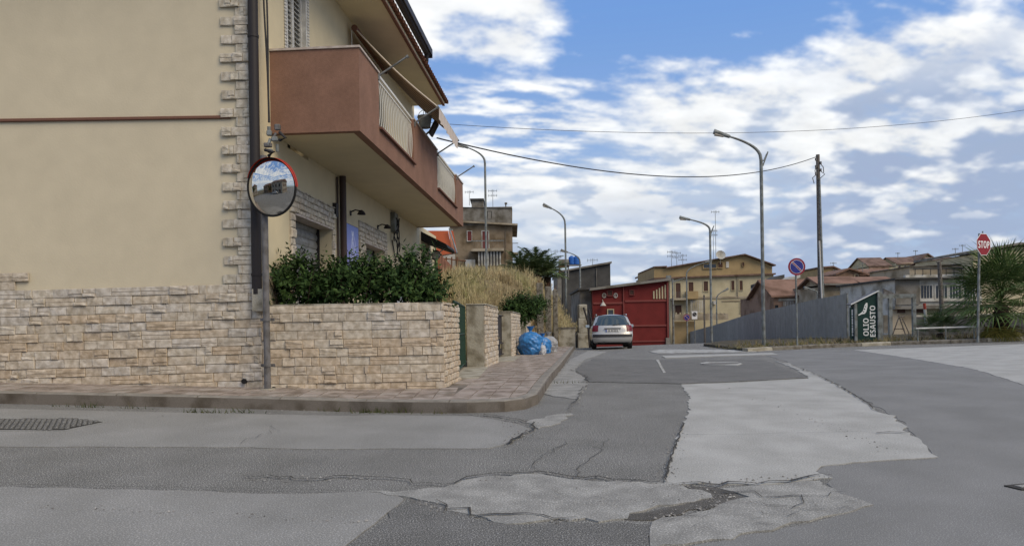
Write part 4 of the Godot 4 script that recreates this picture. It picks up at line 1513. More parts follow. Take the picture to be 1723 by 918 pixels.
func planter() -> void:
	var t := thing("stone_planter", "stone clad planter wall with a hedge growing in it", "planter", Vector3(-2.1, 0.72, -10.6))
	var xr := -0.937
	var b := MB.new()
	b.box(Vector3((-3.38 + xr - 0.03) * 0.5, 1.18, -10.72), Vector3(xr - 0.03 + 3.38, 1.5, 0.25))
	# end wall follows the line of the piers
	var P0 := Vector3(xr - 0.03, 0, -10.6)
	var dirx := Vector3(0.0822, 0, -1.0).normalized()
	var nx := Vector3(1.0, 0, 0.0822).normalized()
	var ET := Transform3D(Basis(dirx, Vector3.UP, nx), P0)
	b.box(Vector3(0.72, 1.18, -0.12), Vector3(1.25, 1.5, 0.24), ET)
	wp("core", b, M.mortar, t)
	b = MB.new()
	b.box(Vector3(-2.28, 1.18, -11.32), Vector3(2.3, 1.5, 0.95))
	wp("soil", b, M.soil, t)
	var pool := func(_x, y):
		if y < 1.45: return "warm%d" % (rng.randi() % 4)
		return "warm%d" % (rng.randi() % 4) if rng.randf() < 0.45 else "stone%d" % (rng.randi() % 6)
	var cl := Node3D.new()
	cl.name = "stone_cladding"
	t.add_child(cl)
	courses(cl, Transform3D(Basis(), Vector3(0, 0, -10.592) - t.position), -3.44, xr, 0.62, 11, 0.004, pool, func(_x): return 5.0)
	var en := Node3D.new()
	en.name = "end_cladding"
	t.add_child(en)
	rubble(en, Transform3D(Basis(), -t.position) * ET, 0.0, 1.36, 0.60, 1.965, pool, 0.14, 0.085)
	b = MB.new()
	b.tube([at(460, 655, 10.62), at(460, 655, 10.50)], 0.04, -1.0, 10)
	wp("painted_drain_hole", b, M.black, t)  # solid black plug, painted as the dark inside a drain hole
	b = MB.new()
	b.box(Vector3(-2.2, 1.948, -10.69), Vector3(2.5, 0.02, 0.24))
	wp("coping", b, M.cement, t)
	# hedge plants
	var names2 := ["shrub at the mirror post end of the planter hedge", "tall shrub in front of the first roller shutter", "low shrub between the two tall hedge plants", "shrub in front of the brown downpipe", "dense shrub in front of the blue board", "shrub in front of the second roller shutter", "shrub in front of the pale grey blue board", "tall shrub before the cables on the wall", "sprawling shrub at the pier end of the hedge"]
	var px := [474, 508, 542, 575, 606, 640, 667, 696, 720]
	var tops := [447, 421, 456, 430, 436, 432, 446, 424, 462]
	for k in 9:
		var h: float = (512.0 - tops[k]) / 132.0
		var base := at(px[k], 515, 11.0 + 0.12 * (k % 3))
		base.y = 1.90
		shrub("hedge_shrub", "glossy dark green " + names2[k], base, Vector3(0.25, h * 0.54, 0.26), 900, "shrubs of the planter hedge")

func piers() -> void:
	var pool := func(_x, _y): return "stone%d" % (rng.randi() % 6) if rng.randf() < 0.6 else "warm%d" % (rng.randi() % 4)
	var spec := [[15.5, 18.0, 0.36, "first stone faced gate pier after the planter, with a smooth cement end"], [21.9, 25.3, 0.34, "second gate pier, cement end and rubble street face, by the blue bag"], [28.6, 31.2, 0.34, "third gate pier, large stone blocks on its street face, behind the bags"], [32.6, 33.4, 0.30, "last short cement pier beside the tall concrete posts"]]
	for k in 4:
		var s: Array = spec[k]
		var dirx := Vector3(0.0822, 0, -1.0).normalized()
		var nx := Vector3(1.0, 0, 0.0822).normalized()
		var base := Vector3(pier_x(s[0]), hg(pier_x(s[0]), s[0]) + 0.13, -s[0])
		var t := thing("gate_pier", s[3], "pier", base, 0.0, "gate piers along the street")
		var ET := Transform3D(Basis(dirx, Vector3.UP, nx), Vector3.ZERO)
		var L: float = s[1] - s[0]
		var b := MB.new()
		b.bbox(Vector3(L * 0.5, 0.59, -s[2] * 0.5 - 0.03), Vector3(L, 1.36, s[2]), 0.012, ET)
		part("core", b, M.cement, t)
		var cl := Node3D.new()
		cl.name = "stone_face"
		t.add_child(cl)
		if k < 2: rubble(cl, Transform3D(Basis(), Vector3.ZERO) * ET * Transform3D(Basis(), Vector3(0, 0, -0.03)), 0.0, L, -0.04, 1.26, pool, 0.2, 0.1)
		else: rubble(cl, ET * Transform3D(Basis(), Vector3(0, 0, -0.03)), 0.0, L, -0.04, 1.24, pool, 0.9, 0.26)
		b = MB.new()
		b.bbox(Vector3(L * 0.5, 1.28, -s[2] * 0.5 - 0.015), Vector3(L + 0.03, 0.03, s[2] + 0.05), 0.008, ET)
		part("cap", b, M.cement, t)
	# gates that stand a little behind the line of the piers
	var g := thing("garden_gate", "dark green metal gate between the planter and the first pier", "gate", Vector3(pier_x(14.0) - 0.55, 0.85, -13.6))
	var gm := mk(Color(0.016, 0.045, 0.028), 0.6, T.blotch, 1.0)
	var a := Vector3(pier_x(12.1) - 0.10, 0.86, -12.1)
	var e := Vector3(pier_x(15.5) - 0.42, 0.86, -15.4)
	var b := MB.new()
	for y in [0.03, 0.62, 1.16]: b.tube([a + Vector3.UP * y, e + Vector3.UP * y], 0.02, -1.0, 6)
	for q in [a, e]: b.tube([q, q + Vector3.UP * 1.17], 0.024, -1.0, 6)
	wp("frame", b, gm, g)
	b = MB.new()
	var back := Vector3(-0.03, 0, 0)
	b.quad(a + back, e + back, e + back + Vector3.UP * 1.15, a + back + Vector3.UP * 1.15)
	wp("mesh_screen", b, mk(Color(0.012, 0.030, 0.020), 0.8, T.speck, 1.0), g)
	for k in 26:
		b = MB.new()
		var p := a.lerp(e, (k + 0.5) / 26.0)
		b.tube([p + Vector3.UP * 0.03, p + Vector3.UP * 1.16], 0.009, -1.0, 5)
		wp("bar", b, gm, g)
	var g2 := thing("garden_gate", "black metal gate between the first and the second pier", "gate", Vector3(pier_x(20.0) - 0.4, 0.85, -20.0))
	a = Vector3(pier_x(18.05) - 0.25, 0.80, -18.05)
	e = Vector3(pier_x(21.9) - 0.25, 0.80, -21.85)
	b = MB.new()
	for y in [0.05, 0.35, 1.12]: b.tube([a + Vector3.UP * y, e + Vector3.UP * y], 0.02, -1.0, 6)
	wp("frame", b, M.pipe_dark, g2)
	b = MB.new()
	b.quad(a + Vector3(-0.03, 0.03, 0), e + Vector3(-0.03, 0.03, 0), e + Vector3(-0.03, 1.12, 0), a + Vector3(-0.03, 1.12, 0))
	wp("sheet", b, M.pipe_dark, g2)

func rubbish() -> void:
	var blue := mk(Color(0.035, 0.19, 0.48), 0.32, T.blotch, 1.5)
	blue.metallic_specular = 0.5
	var pale := mk(Color(0.52, 0.54, 0.58), 0.4, T.blotch, 1.5)
	var bag := func(o: Vector3, r: float, h: float, sd: int) -> MB:
		var nz := FastNoiseLite.new()
		nz.seed = sd
		nz.frequency = 2.6 / r * 0.4
		nz.fractal_octaves = 4
		var b := MB.new()
		var rows := []
		for i in 27:
			var f := i / 26.0
			var row := []
			for j in 41:
				var a := TAU * (j % 40) / 40.0
				var y := h * f
				var rr := r * (0.80 + 0.26 * sin(minf(f * 1.45, 1.0) * PI * 0.62)) * sqrt(maxf(0.0, 1.0 - pow(maxf(0.0, f - 0.12) / 0.74, 2.2))) if f < 0.80 else r * 0.09
				if f >= 0.80: rr = r * (0.10 + 0.9 * pow((f - 0.80) / 0.2, 1.4) * 0.30)
				rr = maxf(rr, r * 0.10)
				var e := Vector3(cos(a), 0, sin(a))
				var p := e * rr + Vector3.UP * y
				var w := nz.get_noise_3dv(p + o) * r * 0.26 + absf(nz.get_noise_3dv(p * 2.4 + o)) * r * -0.22
				row.append(p + e * w * (1.0 if f < 0.75 else 0.35))
			rows.append(row)
		b.grid(rows)
		return b
	var p0 := gp(893, 596, 0.14)
	var t := thing("rubbish_bag", "large translucent blue rubbish bag tied at the top beside the second pier", "rubbish bag", p0, 0.0, "rubbish bags on the pavement")
	part("bag", bag.call(p0, 0.41, 0.86, 3), blue, t)
	var p1 := p0 + Vector3(0.40, 0.01, -0.75)
	var t1 := thing("rubbish_bag", "smaller blue rubbish bag leaning behind the large blue one", "rubbish bag", p1, 0.7, "rubbish bags on the pavement")
	part("bag", bag.call(p1, 0.28, 0.62, 8), blue, t1)
	var p2 := p0 + Vector3(0.62, 0.02, -1.5)
	var t2 := thing("rubbish_bag", "grey and white rubbish bag behind the two blue ones", "rubbish bag", p2, 1.9, "rubbish bags on the pavement")
	part("bag", bag.call(p2, 0.33, 0.64, 13), mk(Color(0.34, 0.35, 0.37), 0.5, T.rock, 3.0), t2)
	var p3 := p0 + Vector3(0.34, 0.0, 0.14)
	var t3 := thing("rubbish_bag", "small white carrier bag slumped against the large blue bag", "rubbish bag", p3, 0.4, "rubbish bags on the pavement")
	part("bag", bag.call(p3, 0.14, 0.36, 21), pale, t3)

func traffic_mirror() -> void:
	var foot := at(450, 656, 10.32)
	var head := at(443, 262, 10.32)
	var t := thing("traffic_mirror", "round convex traffic mirror with a red hood on a leaning grey post", "traffic mirror", foot)
	var b := MB.new()
	b.tube([foot - Vector3(0, 0.1, 0), head], 0.044, -1.0, 16)
	wp("post", b, M.post_grey, t)
	for y in [617, 540]:
		b = MB.new()
		var c := at(449 if y > 600 else 448, y, 10.32)
		b.tube([c, c + Vector3(0, 0.04, 0)], 0.055, -1.0, 14)
		b.box(c + Vector3(0, 0.02, -0.04), Vector3(0.19, 0.04, 0.02))
		wp("clamp", b, M.post_grey, t)
	b = MB.new()
	b.tube([foot, foot + Vector3(0, 0.02, 0)], 0.1, -1.0, 14)
	wp("base_plate", b, M.cement, t)
	var nrm := Vector3(-0.33, -0.10, 0.94).normalized()
	var xx := Vector3.UP.cross(nrm).normalized()
	var B := Basis(xx, nrm.cross(xx), nrm)
	var mid := at(456.5, 315, 10.16)
	var R := 0.375
	var curve := 0.92
	var rows := []
	for i in 15:
		var row := []
		var r := maxf(0.0005, R * 0.955 * i / 14.0)
		for j in 49:
			var a := TAU * j / 48.0
			row.append(mid + B * Vector3(r * cos(a), r * sin(a), sqrt(curve * curve - r * r) - sqrt(curve * curve - R * R)))
		rows.append(row)
	# exact normals of the sphere keep the reflection clean
	b = MB.new()
	var c0 := mid - B * Vector3(0, 0, sqrt(curve * curve - R * R))
	for i in 14:
		for j in 48:
			var q := [rows[i][j], rows[i + 1][j], rows[i + 1][j + 1], rows[i][j + 1]]
			b.tri3(q[0], q[1], q[2], (q[0] - c0).normalized(), (q[1] - c0).normalized(), (q[2] - c0).normalized())
			b.tri3(q[0], q[2], q[3], (q[0] - c0).normalized(), (q[2] - c0).normalized(), (q[3] - c0).normalized())
	var mm := mk(Color(0.60, 0.60, 0.59), 0.035)
	mm.metallic = 1.0
	wp("mirror", b, mm, t)
	b = MB.new()
	var ring := []
	for j in 49:
		var a := TAU * j / 48.0
		ring.append(mid + B * Vector3(R * cos(a), R * sin(a), 0.0))
	b.tube(ring, 0.014, -1.0, 8, false)
	wp("rim", b, M.rubber, t)
	b = MB.new()
	rows = []
	for z in [-0.03, 0.022, 0.058]:
		var row := []
		for j in 33:
			var a := lerpf(-0.05, 2.75, j / 32.0)
			var reach := sin(PI * j / 32.0)
			row.append(mid + B * Vector3((R + 0.012) * cos(a), (R + 0.012) * sin(a), z * (0.35 + 0.65 * reach) if z > 0.0 else z))
		rows.append(row)
	b.grid(rows)
	wp("hood", b, mk(Color(0.42, 0.035, 0.018), 0.55, T.grain, 2.0), t)
	b = MB.new()
	var prof := []
	for k in 7: prof.append(Vector2(R * cos(k * PI / 12.0) if k < 6 else 0.0, -0.10 * sin(k * PI / 12.0)))
	prof.reverse()
	b.lathe(prof, Transform3D(B * Basis(Vector3.RIGHT, PI / 2), mid), 28)
	wp("back", b, M.brown_trim, t)
	b = MB.new()
	b.tube([mid - nrm * 0.09, at(444, 315, 10.32)], 0.025, -1.0, 8)
	wp("bracket", b, M.galv, t)
	# connector clutter on the wall corner above
	var j := thing("cable_junction", "grey cable clamps and connectors on the house corner above the mirror", "cable junction", at(458, 240, 10.46))
	for k in 9:
		b = MB.new()
		var c := at(448 + rng.randf() * 22, 214 + k * 5.0, 10.50)
		var ax := Vector3(rng.randfn(0, 0.5), 1.0, rng.randfn(0, 0.5)).normalized() if k % 2 else Vector3(1.0, -0.35, 0.4).normalized()
		if k % 2: b.tube([c - ax * 0.05, c + ax * 0.05], rng.randf_range(0.018, 0.026), -1.0, 8)
		else: b.bbox(c, Vector3(rng.randf_range(0.06, 0.11), rng.randf_range(0.05, 0.08), 0.06), 0.01)
		wp("clamp", b, M.galv_far if k % 3 else M.post_grey, j)
	b = MB.new()
	b.tube([at(446, 252, 10.5), at(460, 256, 10.4), at(452, 262, 10.5)], 0.025, -1.0, 6)
	b.tube([at(470, 222, 10.5), at(480, 232, 10.45), at(470, 236, 10.5)], 0.022, -1.0, 6)
	wp("cable_loop", b, M.cable, j)

# ---------------------------------------------------------------- bank of dry grass
func front_x(d: float) -> float:
	return pier_x(d) - 0.5 + 2.1 * soft((d - 28.0) / 9.0)

func bank_h(x: float, d: float) -> float:
	# height of the bank: a steep front just behind the piers, then a plateau that climbs away from the street corner
	var back := front_x(d) - 0.05 - x
	var foot := hg(x, minf(d, 32.0)) + 0.75
	var crest := 1.22 + 0.070 * minf(d, 44.0) + 0.05 * minf(back, 4.0)
	var y := lerpf(foot, crest, soft((back + 0.1) / 2.1))
	return lerpf(foot - 0.6, y, soft((d - 19.5) / 5.5)) - 2.2 * soft((d - 44.0) / 8.0)

func bank() -> void:
	var nz := FastNoiseLite.new()
	nz.seed = 5
	nz.frequency = 0.35
	var b := MB.new()
	var rows := []
	var nd := 34
	var nxx := 30
	for j in nd:
		var d := lerpf(19.0, 52.0, j / (nd - 1.0))
		var row := []
		for i in nxx:
			var back := -0.1 + 15.0 * pow(i / (nxx - 1.0), 1.5)
			var x := front_x(d) - back
			var y := bank_h(x, d) + nz.get_noise_2d(x, d) * 0.25 * soft(back)
			if i == 0: y = hg(x, d) - 0.3
			row.append(Vector3(x, y, -d))
		rows.append(row)
	b.grid(rows)
	struct("grass_bank", b, M.bank, "earth bank of the empty plot beside the house")
	# dry grass
	var tuft := MB.new()
	for k in 16:
		var a := rng.randf() * TAU
		var L := rng.randf_range(0.25, 0.66)
		var e := Vector3(cos(a), 0, sin(a))
		var o := e * rng.randf() * 0.12
		var lean := rng.randf_range(0.15, 0.95)
		var s := e.cross(Vector3.UP) * rng.randf_range(0.006, 0.012)
		var m := o + Vector3.UP * L * 0.55 + e * lean * L * 0.35
		var tip := o + Vector3.UP * L * (1.0 - lean * 0.35) + e * lean * L
		tuft.col = Color.WHITE * rng.randf_range(0.75, 1.15)
		tuft.tri(o - s, o + s, m + s * 0.8)
		tuft.tri(o - s, m + s * 0.8, m - s * 0.8)
		tuft.tri(m - s * 0.8, m + s * 0.8, tip)
		if k % 3 == 0:
			for q in 3:
				var h := tip + Vector3(rng.randfn(0, 0.02), -0.03 * q, rng.randfn(0, 0.02))
				tuft.tri(h + e * 0.012, h - e * 0.012, h + Vector3.UP * 0.05)
	var mm := MultiMesh.new()
	mm.transform_format = MultiMesh.TRANSFORM_3D
	mm.use_colors = true
	mm.mesh = tuft.mesh()
	var n := 7200
	mm.instance_count = n
	for k in n:
		var j := rng.randf() * (nd - 1.01)
		var i := 0.6 + pow(rng.randf(), 0.8) * (nxx - 2.0)
		var j0 := int(j)
		var i0 := int(i)
		var p: Vector3 = rows[j0][i0].lerp(rows[j0][i0 + 1], i - i0).lerp(rows[j0 + 1][i0].lerp(rows[j0 + 1][i0 + 1], i - i0), j - j0)
		var sc := rng.randf_range(0.6, 1.25)
		mm.set_instance_transform(k, Transform3D(Basis(Vector3.UP, rng.randf() * TAU).scaled(Vector3(sc, sc * rng.randf_range(0.7, 1.2), sc)), p - Vector3(0, 0.04, 0)))
		var f := nz.get_noise_2d(p.x * 0.8 + 50.0, p.z * 0.8) + rng.randfn(0, 0.25)
		var c := Color(0.50, 0.425, 0.245).lerp(Color(0.38, 0.27, 0.15), clampf(f + 0.1, 0, 1)).lerp(Color(0.30, 0.30, 0.12), clampf(-f * 1.4 - 0.25, 0, 1))
		mm.set_instance_color(k, c)
	var o := MultiMeshInstance3D.new()
	o.multimesh = mm
	o.material_override = M.straw
	o.name = "dry_grass"
	add_child(o)
	o.set_meta("kind", "stuff")
	tag(o, "tall dry straw coloured grass covering the bank", "grass")
	# round bush above the piers
	var at_ := at(888, 526, 27.0)
	var t := shrub("orange_bush", "wide dark green bush rising behind the gate piers", at_ - Vector3(0, 0.25, 0), Vector3(0.62, 0.36, 0.5), 1800, "", 0.10)
	var ob := MB.new()
	for k in 15: leafy(ob, Vector3(rng.randf_range(-0.78, 0.78), rng.randf_range(-0.05, 0.72), rng.randf_range(-0.4, 0.4)), Vector3(0.3, 0.22, 0.3) * rng.randf_range(0.7, 1.2), 330, 0.10, Color(0.010, 0.025, 0.007), Color(0.060, 0.105, 0.030))
	part("crown", ob, M.leaf, t)
	var t2 := shrub("low_plant", "small dark plant between the last piers", at(908, 552, 32.0), Vector3(0.22, 0.28, 0.2), 300)
	# concrete posts of the unfinished plot
	for s in [[908, 476, 584, 31.8, 0.26, "tallest square concrete post at the end of the row of piers"], [922, 482, 585, 32.6, 0.24, "concrete post just beyond the tallest one"], [934, 487, 585, 33.2, 0.2, "slim concrete post before the low cement wall"]]:
		var b0 := MB.new()
		var top := at(s[0], s[1], s[3])
		var low := Vector3(top.x, hg(top.x, s[3]) - 0.1, top.z)
		var pt := thing("concrete_post", s[5], "post", low, 0.0, "concrete posts of the empty plot")
		b0.bbox(Vector3(0, (top.y - low.y) * 0.5, 0), Vector3(s[4], top.y - low.y, s[4] * 0.9), 0.015)
		part("shaft", b0, M.cement_dark, pt)
		b0 = MB.new()
		for k in 3: b0.tube([Vector3(0.05 * (k - 1), top.y - low.y - 0.05, 0.03 * (k % 2)), Vector3(0.05 * (k - 1) + 0.01, top.y - low.y + 0.12 + 0.05 * k, 0.0)], 0.008, -1.0, 5)
		part("rebar", b0, M.rust, pt)
	var lw := MB.new()
	var w0 := at(940, 552, 33.6)
	var w1 := at(966, 552, 34.6)
	var wt := thing("low_wall", "low stained cement wall between the concrete posts and the parked car", "wall", Vector3(w0.x, hg(w0.x, 34.0), w0.z))
	lw.box(Vector3((w0.x + w1.x) * 0.5, (w0.y + 0.2) * 0.5, (w0.z + w1.z) * 0.5), Vector3(w1.x - w0.x, w0.y - 0.2, 0.25))
	wp("core", lw, M.cement, wt)
	lw = MB.new()
	lw.box(Vector3((w0.x + w1.x) * 0.5, w0.y + 0.02, (w0.z + w1.z) * 0.5), Vector3(w1.x - w0.x + 0.06, 0.05, 0.32))
	wp("cap", lw, M.cement_dark, wt)
	# tall stone buttress at the end of the bank
	var st := thing("stone_buttress", "tall stepped stone wall end where the bank stops", "wall", Vector3(at(980, 590, 38.0).x, hg(3.5, 38.0), -38.0))
	for s in [[974, 988, 512, 535], [973, 990, 535, 560], [972, 992, 560, 600]]:
		lw = MB.new()
		var a0 := at(s[0], s[2], 38.0)
		var a1 := at(s[1], s[3], 38.0)
		lw.bbox((a0 + a1) * 0.5 + Vector3(0, 0, -0.4), Vector3(a1.x - a0.x, a0.y - a1.y, 0.9), 0.03)
		wp("block", lw, M.cement, st)
	for k in 2:
		lw = MB.new()
		lw.tube([at(982 + k * 9, 517 + 4 * k, 37.3), at(989 + k * 6, 540, 37.2), at(993 + k * 5, 592, 37.0)], 0.05, -1.0, 6)
		wp("pipe", lw, M.pipe_dark, st)

# ---------------------------------------------------------------- houses beyond
class House:
	var t: Node3D
	var k: float
	var x0: float
	var d: float
	var base: float
	var W: float
	var H: float
	var m: Material

func house(called: String, label: String, x0: float, x1: float, yt: float, d: float, depth: float, m: Material, poly := [], wall := true, cat := "house") -> House:
	# a building whose front stands d metres ahead between two measured edges; poly gives a stepped or sloping top (photo measures)
	var h := House.new()
	h.k = d / FOC
	h.x0 = x0
	h.d = d
	h.m = m
	var p := at(x0, yt, d)
	h.base = minf(hg(p.x, d), hg(p.x + (x1 - x0) * h.k, d)) - 0.4
	h.W = (x1 - x0) * h.k
	h.H = p.y - h.base
	h.t = thing(called, label, cat, Vector3(p.x, h.base, -d))
	if wall:
		var pts := PackedVector2Array([Vector2(0, 0), Vector2(h.W, 0)])
		if poly.is_empty():
			pts.append(Vector2(h.W, h.H)); pts.append(Vector2(0, h.H))
		else:
			for q in poly: pts.append(loc(h, q[0], q[1]))
		var b := MB.new()
		b.prism(pts, Transform3D(Basis(), Vector3(0, 0, -depth)), depth)
		part("wall", b, m, h.t)
	return h

func loc(h: House, px: float, py: float) -> Vector2:
	var p := at(px, py, h.d)
	return Vector2(p.x, p.y) - Vector2(h.t.position.x, h.base)

func panel(h: House, called: String, px0: float, px1: float, py0: float, py1: float, z0: float, z1: float, m: Material, parent: Node = null) -> MeshInstance3D:
	var a := loc(h, px0, py0)
	var c := loc(h, px1, py1)
	var b := MB.new()
	b.box(Vector3((a.x + c.x) * 0.5, (a.y + c.y) * 0.5, (z0 + z1) * 0.5), Vector3(c.x - a.x, a.y - c.y, z1 - z0))
	return part(called, b, m, parent if parent else h.t)

func win(h: House, px0: float, px1: float, py0: float, py1: float, pane: Material, frame: Material, called := "window") -> void:
	var a := loc(h, px0, py0)
	var c := loc(h, px1, py1)
	var f := minf(0.09, (c.x - a.x) * 0.16)
	var b := MB.new()
	var mid := (a + c) * 0.5
	b.box(Vector3(mid.x, a.y + f * 0.5, 0.03), Vector3(c.x - a.x + 2 * f, f, 0.06))
	b.box(Vector3(mid.x, c.y - f * 0.5, 0.05), Vector3(c.x - a.x + 2 * f, f, 0.10))
	b.box(Vector3(a.x - f * 0.5, mid.y, 0.03), Vector3(f, a.y - c.y, 0.06))
	b.box(Vector3(c.x + f * 0.5, mid.y, 0.03), Vector3(f, a.y - c.y, 0.06))
	var w := part(called, b, frame, h.t)
	b = MB.new()
	b.box(Vector3(mid.x, mid.y, 0.008), Vector3(c.x - a.x - 0.004, a.y - c.y - 0.004, 0.012))
	part("pane", b, pane, w)

func slab(h: House, called: String, pts: Array, z0: float, z1: float, thick: float, m: Material) -> void:
	# roof slabs along a measured line, from z0 (back) to z1 (front)
	for k in pts.size() - 1:
		var a := loc(h, pts[k][0], pts[k][1])
		var c := loc(h, pts[k + 1][0], pts[k + 1][1])
		var b := MB.new()
		b.prism(PackedVector2Array([a, c, c + Vector2(0, thick), a + Vector2(0, thick)]), Transform3D(Basis(), Vector3(0, 0, z0)), z1 - z0)
		part(called, b, m, h.t)

func gable(h: House, x0: float, x1: float, eave: float, rise: float, depth: float, m: Material, over := 0.35) -> void:
	# roof with its ridge along the front: one slope faces the street
	var a := loc(h, x0, eave)
	var c := loc(h, x1, eave)
	var y := (a.y + c.y) * 0.5
	var b := MB.new()
	var sec := PackedVector2Array([Vector2(over, -0.12), Vector2(over, 0.0), Vector2(-depth * 0.5, rise), Vector2(-depth - over, 0.0), Vector2(-depth - over, -0.12), Vector2(-depth * 0.5, rise - 0.14)])
	b.prism(sec, Transform3D(Basis(Vector3.BACK, Vector3.UP, Vector3.LEFT), Vector3(c.x + over, y, 0)), c.x - a.x + 2 * over)
	part("roof", b, m, h.t)
	b = MB.new()
	b.prism(PackedVector2Array([Vector2(0, -0.12), Vector2(-depth * 0.5, rise - 0.15), Vector2(-depth, -0.12)]), Transform3D(Basis(Vector3.BACK, Vector3.UP, Vector3.LEFT), Vector3(c.x, y, 0)), c.x - a.x)
	part("gable_wall", b, h.m, h.t)

func antenna(h: House, px: float, yb: float, yt: float, arms := 2) -> void:
	var a := loc(h, px, yb)
	var c := loc(h, px, yt)
	var b := MB.new()
	var r := maxf(0.018, h.d * 0.00033)
	b.tube([Vector3(a.x, a.y - 0.3, -0.8), Vector3(a.x, c.y, -0.8)], r, -1.0, 5)
	for k in arms:
		var y := c.y - 0.15 - k * 0.45
		b.tube([Vector3(a.x - 0.45, y, -0.8), Vector3(a.x + 0.45, y, -0.8)], r * 0.8, -1.0, 4)
		for j in 4: b.tube([Vector3(a.x - 0.4 + j * 0.26, y - 0.14, -0.8), Vector3(a.x - 0.4 + j * 0.26, y + 0.14, -0.8)], r * 0.6, -1.0, 4)
	part("antenna", b, M.galv_far, h.t)

func background() -> void:
	var W := {}
	W.brown = mk(Color(0.28, 0.215, 0.145), 0.95, T.fine, 0.3, T.stain, 0.12)
	W.ochre = mk(Color(0.46, 0.335, 0.175), 0.95, T.fine, 0.3, T.faint, 0.12)
	W.cream = mk(Color(0.62, 0.54, 0.36), 0.95, T.fine, 0.3, T.faint, 0.12)
	W.beige = mk(Color(0.45, 0.385, 0.29), 0.95, T.fine, 0.3, T.stain, 0.1)
	W.grey = mk(Color(0.098, 0.095, 0.090), 0.95, T.fine, 0.3, T.blotch, 0.15)
	W.greyl = mk(Color(0.25, 0.235, 0.21), 0.95, T.fine, 0.3, T.stain, 0.15)
	W.red = mk(Color(0.20, 0.028, 0.026), 0.85, T.fine, 0.5, T.faint, 0.2)
	W.redtrim = mk(Color(0.24, 0.065, 0.058), 0.85, T.fine, 0.5)
	W.pink = mk(Color(0.36, 0.24, 0.175), 0.95, T.fine, 0.3, T.stain, 0.1)
	W.white = mk(Color(0.60, 0.585, 0.54), 0.9, T.fine, 0.3, T.stain, 0.15)
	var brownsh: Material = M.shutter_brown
	var redsh := mk(Color(0.13, 0.032, 0.030), 0.8)

	# red workshop at the end of the street
	var h := house("red_building", "dark red flat roofed building with pale trim behind the parked car", 997, 1125, 488, 45, 9.0, W.red, [[1125, 472], [1050, 481], [997, 488]], true, "building")
	slab(h, "roof_edge", [[992, 489], [1050, 481.5], [1127, 472]], -9.2, 0.35, 0.14, W.greyl)
	for v in [[1048, 1051.5, 481, 600], [1121.5, 1125.5, 474, 600], [997, 998.2, 489, 600]]: panel(h, "pilaster", v[0], v[1], v[2], v[3], 0.0, 0.10, W.redtrim)
	for v in [[998, 1048, 508.5, 511], [1051.5, 1121.5, 505, 507], [1051.5, 1121.5, 546.5, 548.5], [1051.5, 1121.5, 573, 574.5]]: panel(h, "trim_band", v[0], v[1], v[2], v[3], 0.0, 0.06, W.redtrim)
	for k in 5: panel(h, "louvre_slit", 1099 + k * 4.8, 1101.6 + k * 4.8, 489.5 - k * 2.6, 502.5, 0.0, 0.04, W.cream)
	win(h, 1023, 1032, 521, 533, M.glass_dark, W.cream)
	win(h, 1022.5, 1030, 489, 497, brownsh, W.redtrim)
	win(h, 1060, 1066.5, 488, 495.5, brownsh, W.redtrim)
	win(h, 999.5, 1003.5, 529, 545, redsh, W.redtrim, "side_door")
	panel(h, "corner_block", 1120, 1127, 568, 590, -0.1, 0.16, W.greyl)
	for px in [1016.5, 1036]:
		var c := loc(h, px, 497)
		var b := MB.new()
		var ring := []
		for j in 17: ring.append(Vector3(c.x + 0.10 * cos(TAU * j / 16), c.y + 0.13 * sin(TAU * j / 16), 0.03))
		b.tube(ring, 0.028, -1.0, 5, false)
		b.tube([Vector3(c.x, c.y - 0.1, 0.02), Vector3(c.x, c.y + 0.1, 0.02)], 0.02, -1.0, 5)
		part("round_ornament", b, W.white, h.t)
	var lm := loc(h, 1014, 511)
	var lb := MB.new()
	lb.lathe([Vector2(0.18, -0.12), Vector2(0.05, 0.08), Vector2(0.0, 0.12)], Transform3D(Basis(), Vector3(lm.x, lm.y, 0.3)), 12)
	lb.tube([Vector3(lm.x, lm.y + 0.1, 0.3), Vector3(lm.x, lm.y + 0.25, 0.0)], 0.02, -1.0, 5)
	part("wall_light", lb, W.white, h.t)
	h = house("grey_shed", "small grey rendered shed joined to the red building", 976, 996.5, 488, 45.6, 7.0, W.greyl, [], true, "shed")
	slab(h, "roof_edge", [[973, 488], [996.5, 487]], -7.0, 0.2, 0.12, W.grey)

	# dark grey hall with water tanks
	h = house("grey_hall", "long dark grey rendered hall with a sloping flat roof", 946, 1027, 458, 62, 10.0, W.grey, [[1027, 443.5], [946, 458]], true, "building")
	slab(h, "roof_edge", [[940, 458.5], [1029, 442.8]], -10.2, 0.25, 0.14, W.greyl)
	panel(h, "pale_bay", 938, 946, 461, 520, -6.0, -0.05, W.greyl)
	panel(h, "pilaster", 1003, 1005, 450, 520, 0.0, 0.10, W.greyl)
	antenna(h, 999, 448, 433, 1)
	antenna(h, 937, 460, 418, 2)
	var tc := mk(Color(0.025, 0.12, 0.42), 0.5, T.grain, 1.0)
	for s in [[962, "blue plastic water tank beside a grey tank on the grey hall roof"], [970, "blue plastic water tank at the outer end of the grey hall roof tanks"]]:
		var p := at(s[0], 445, 59.5)
		var t := thing("water_tank", s[1], "water tank", p, 0.0, "roof water tanks")
		var b := MB.new()
		b.lathe([Vector2(0, 0), Vector2(0.22, 0), Vector2(0.24, 0.1), Vector2(0.23, 0.22), Vector2(0.24, 0.3), Vector2(0.23, 0.42), Vector2(0.24, 0.5), Vector2(0.2, 0.6), Vector2(0.1, 0.64)], Transform3D(), 16)
		part("body", b, tc, t)
		b = MB.new()
		b.lathe([Vector2(0.1, 0.64), Vector2(0.1, 0.68), Vector2(0, 0.69)], Transform3D(), 12)
		part("lid", b, tc, t)
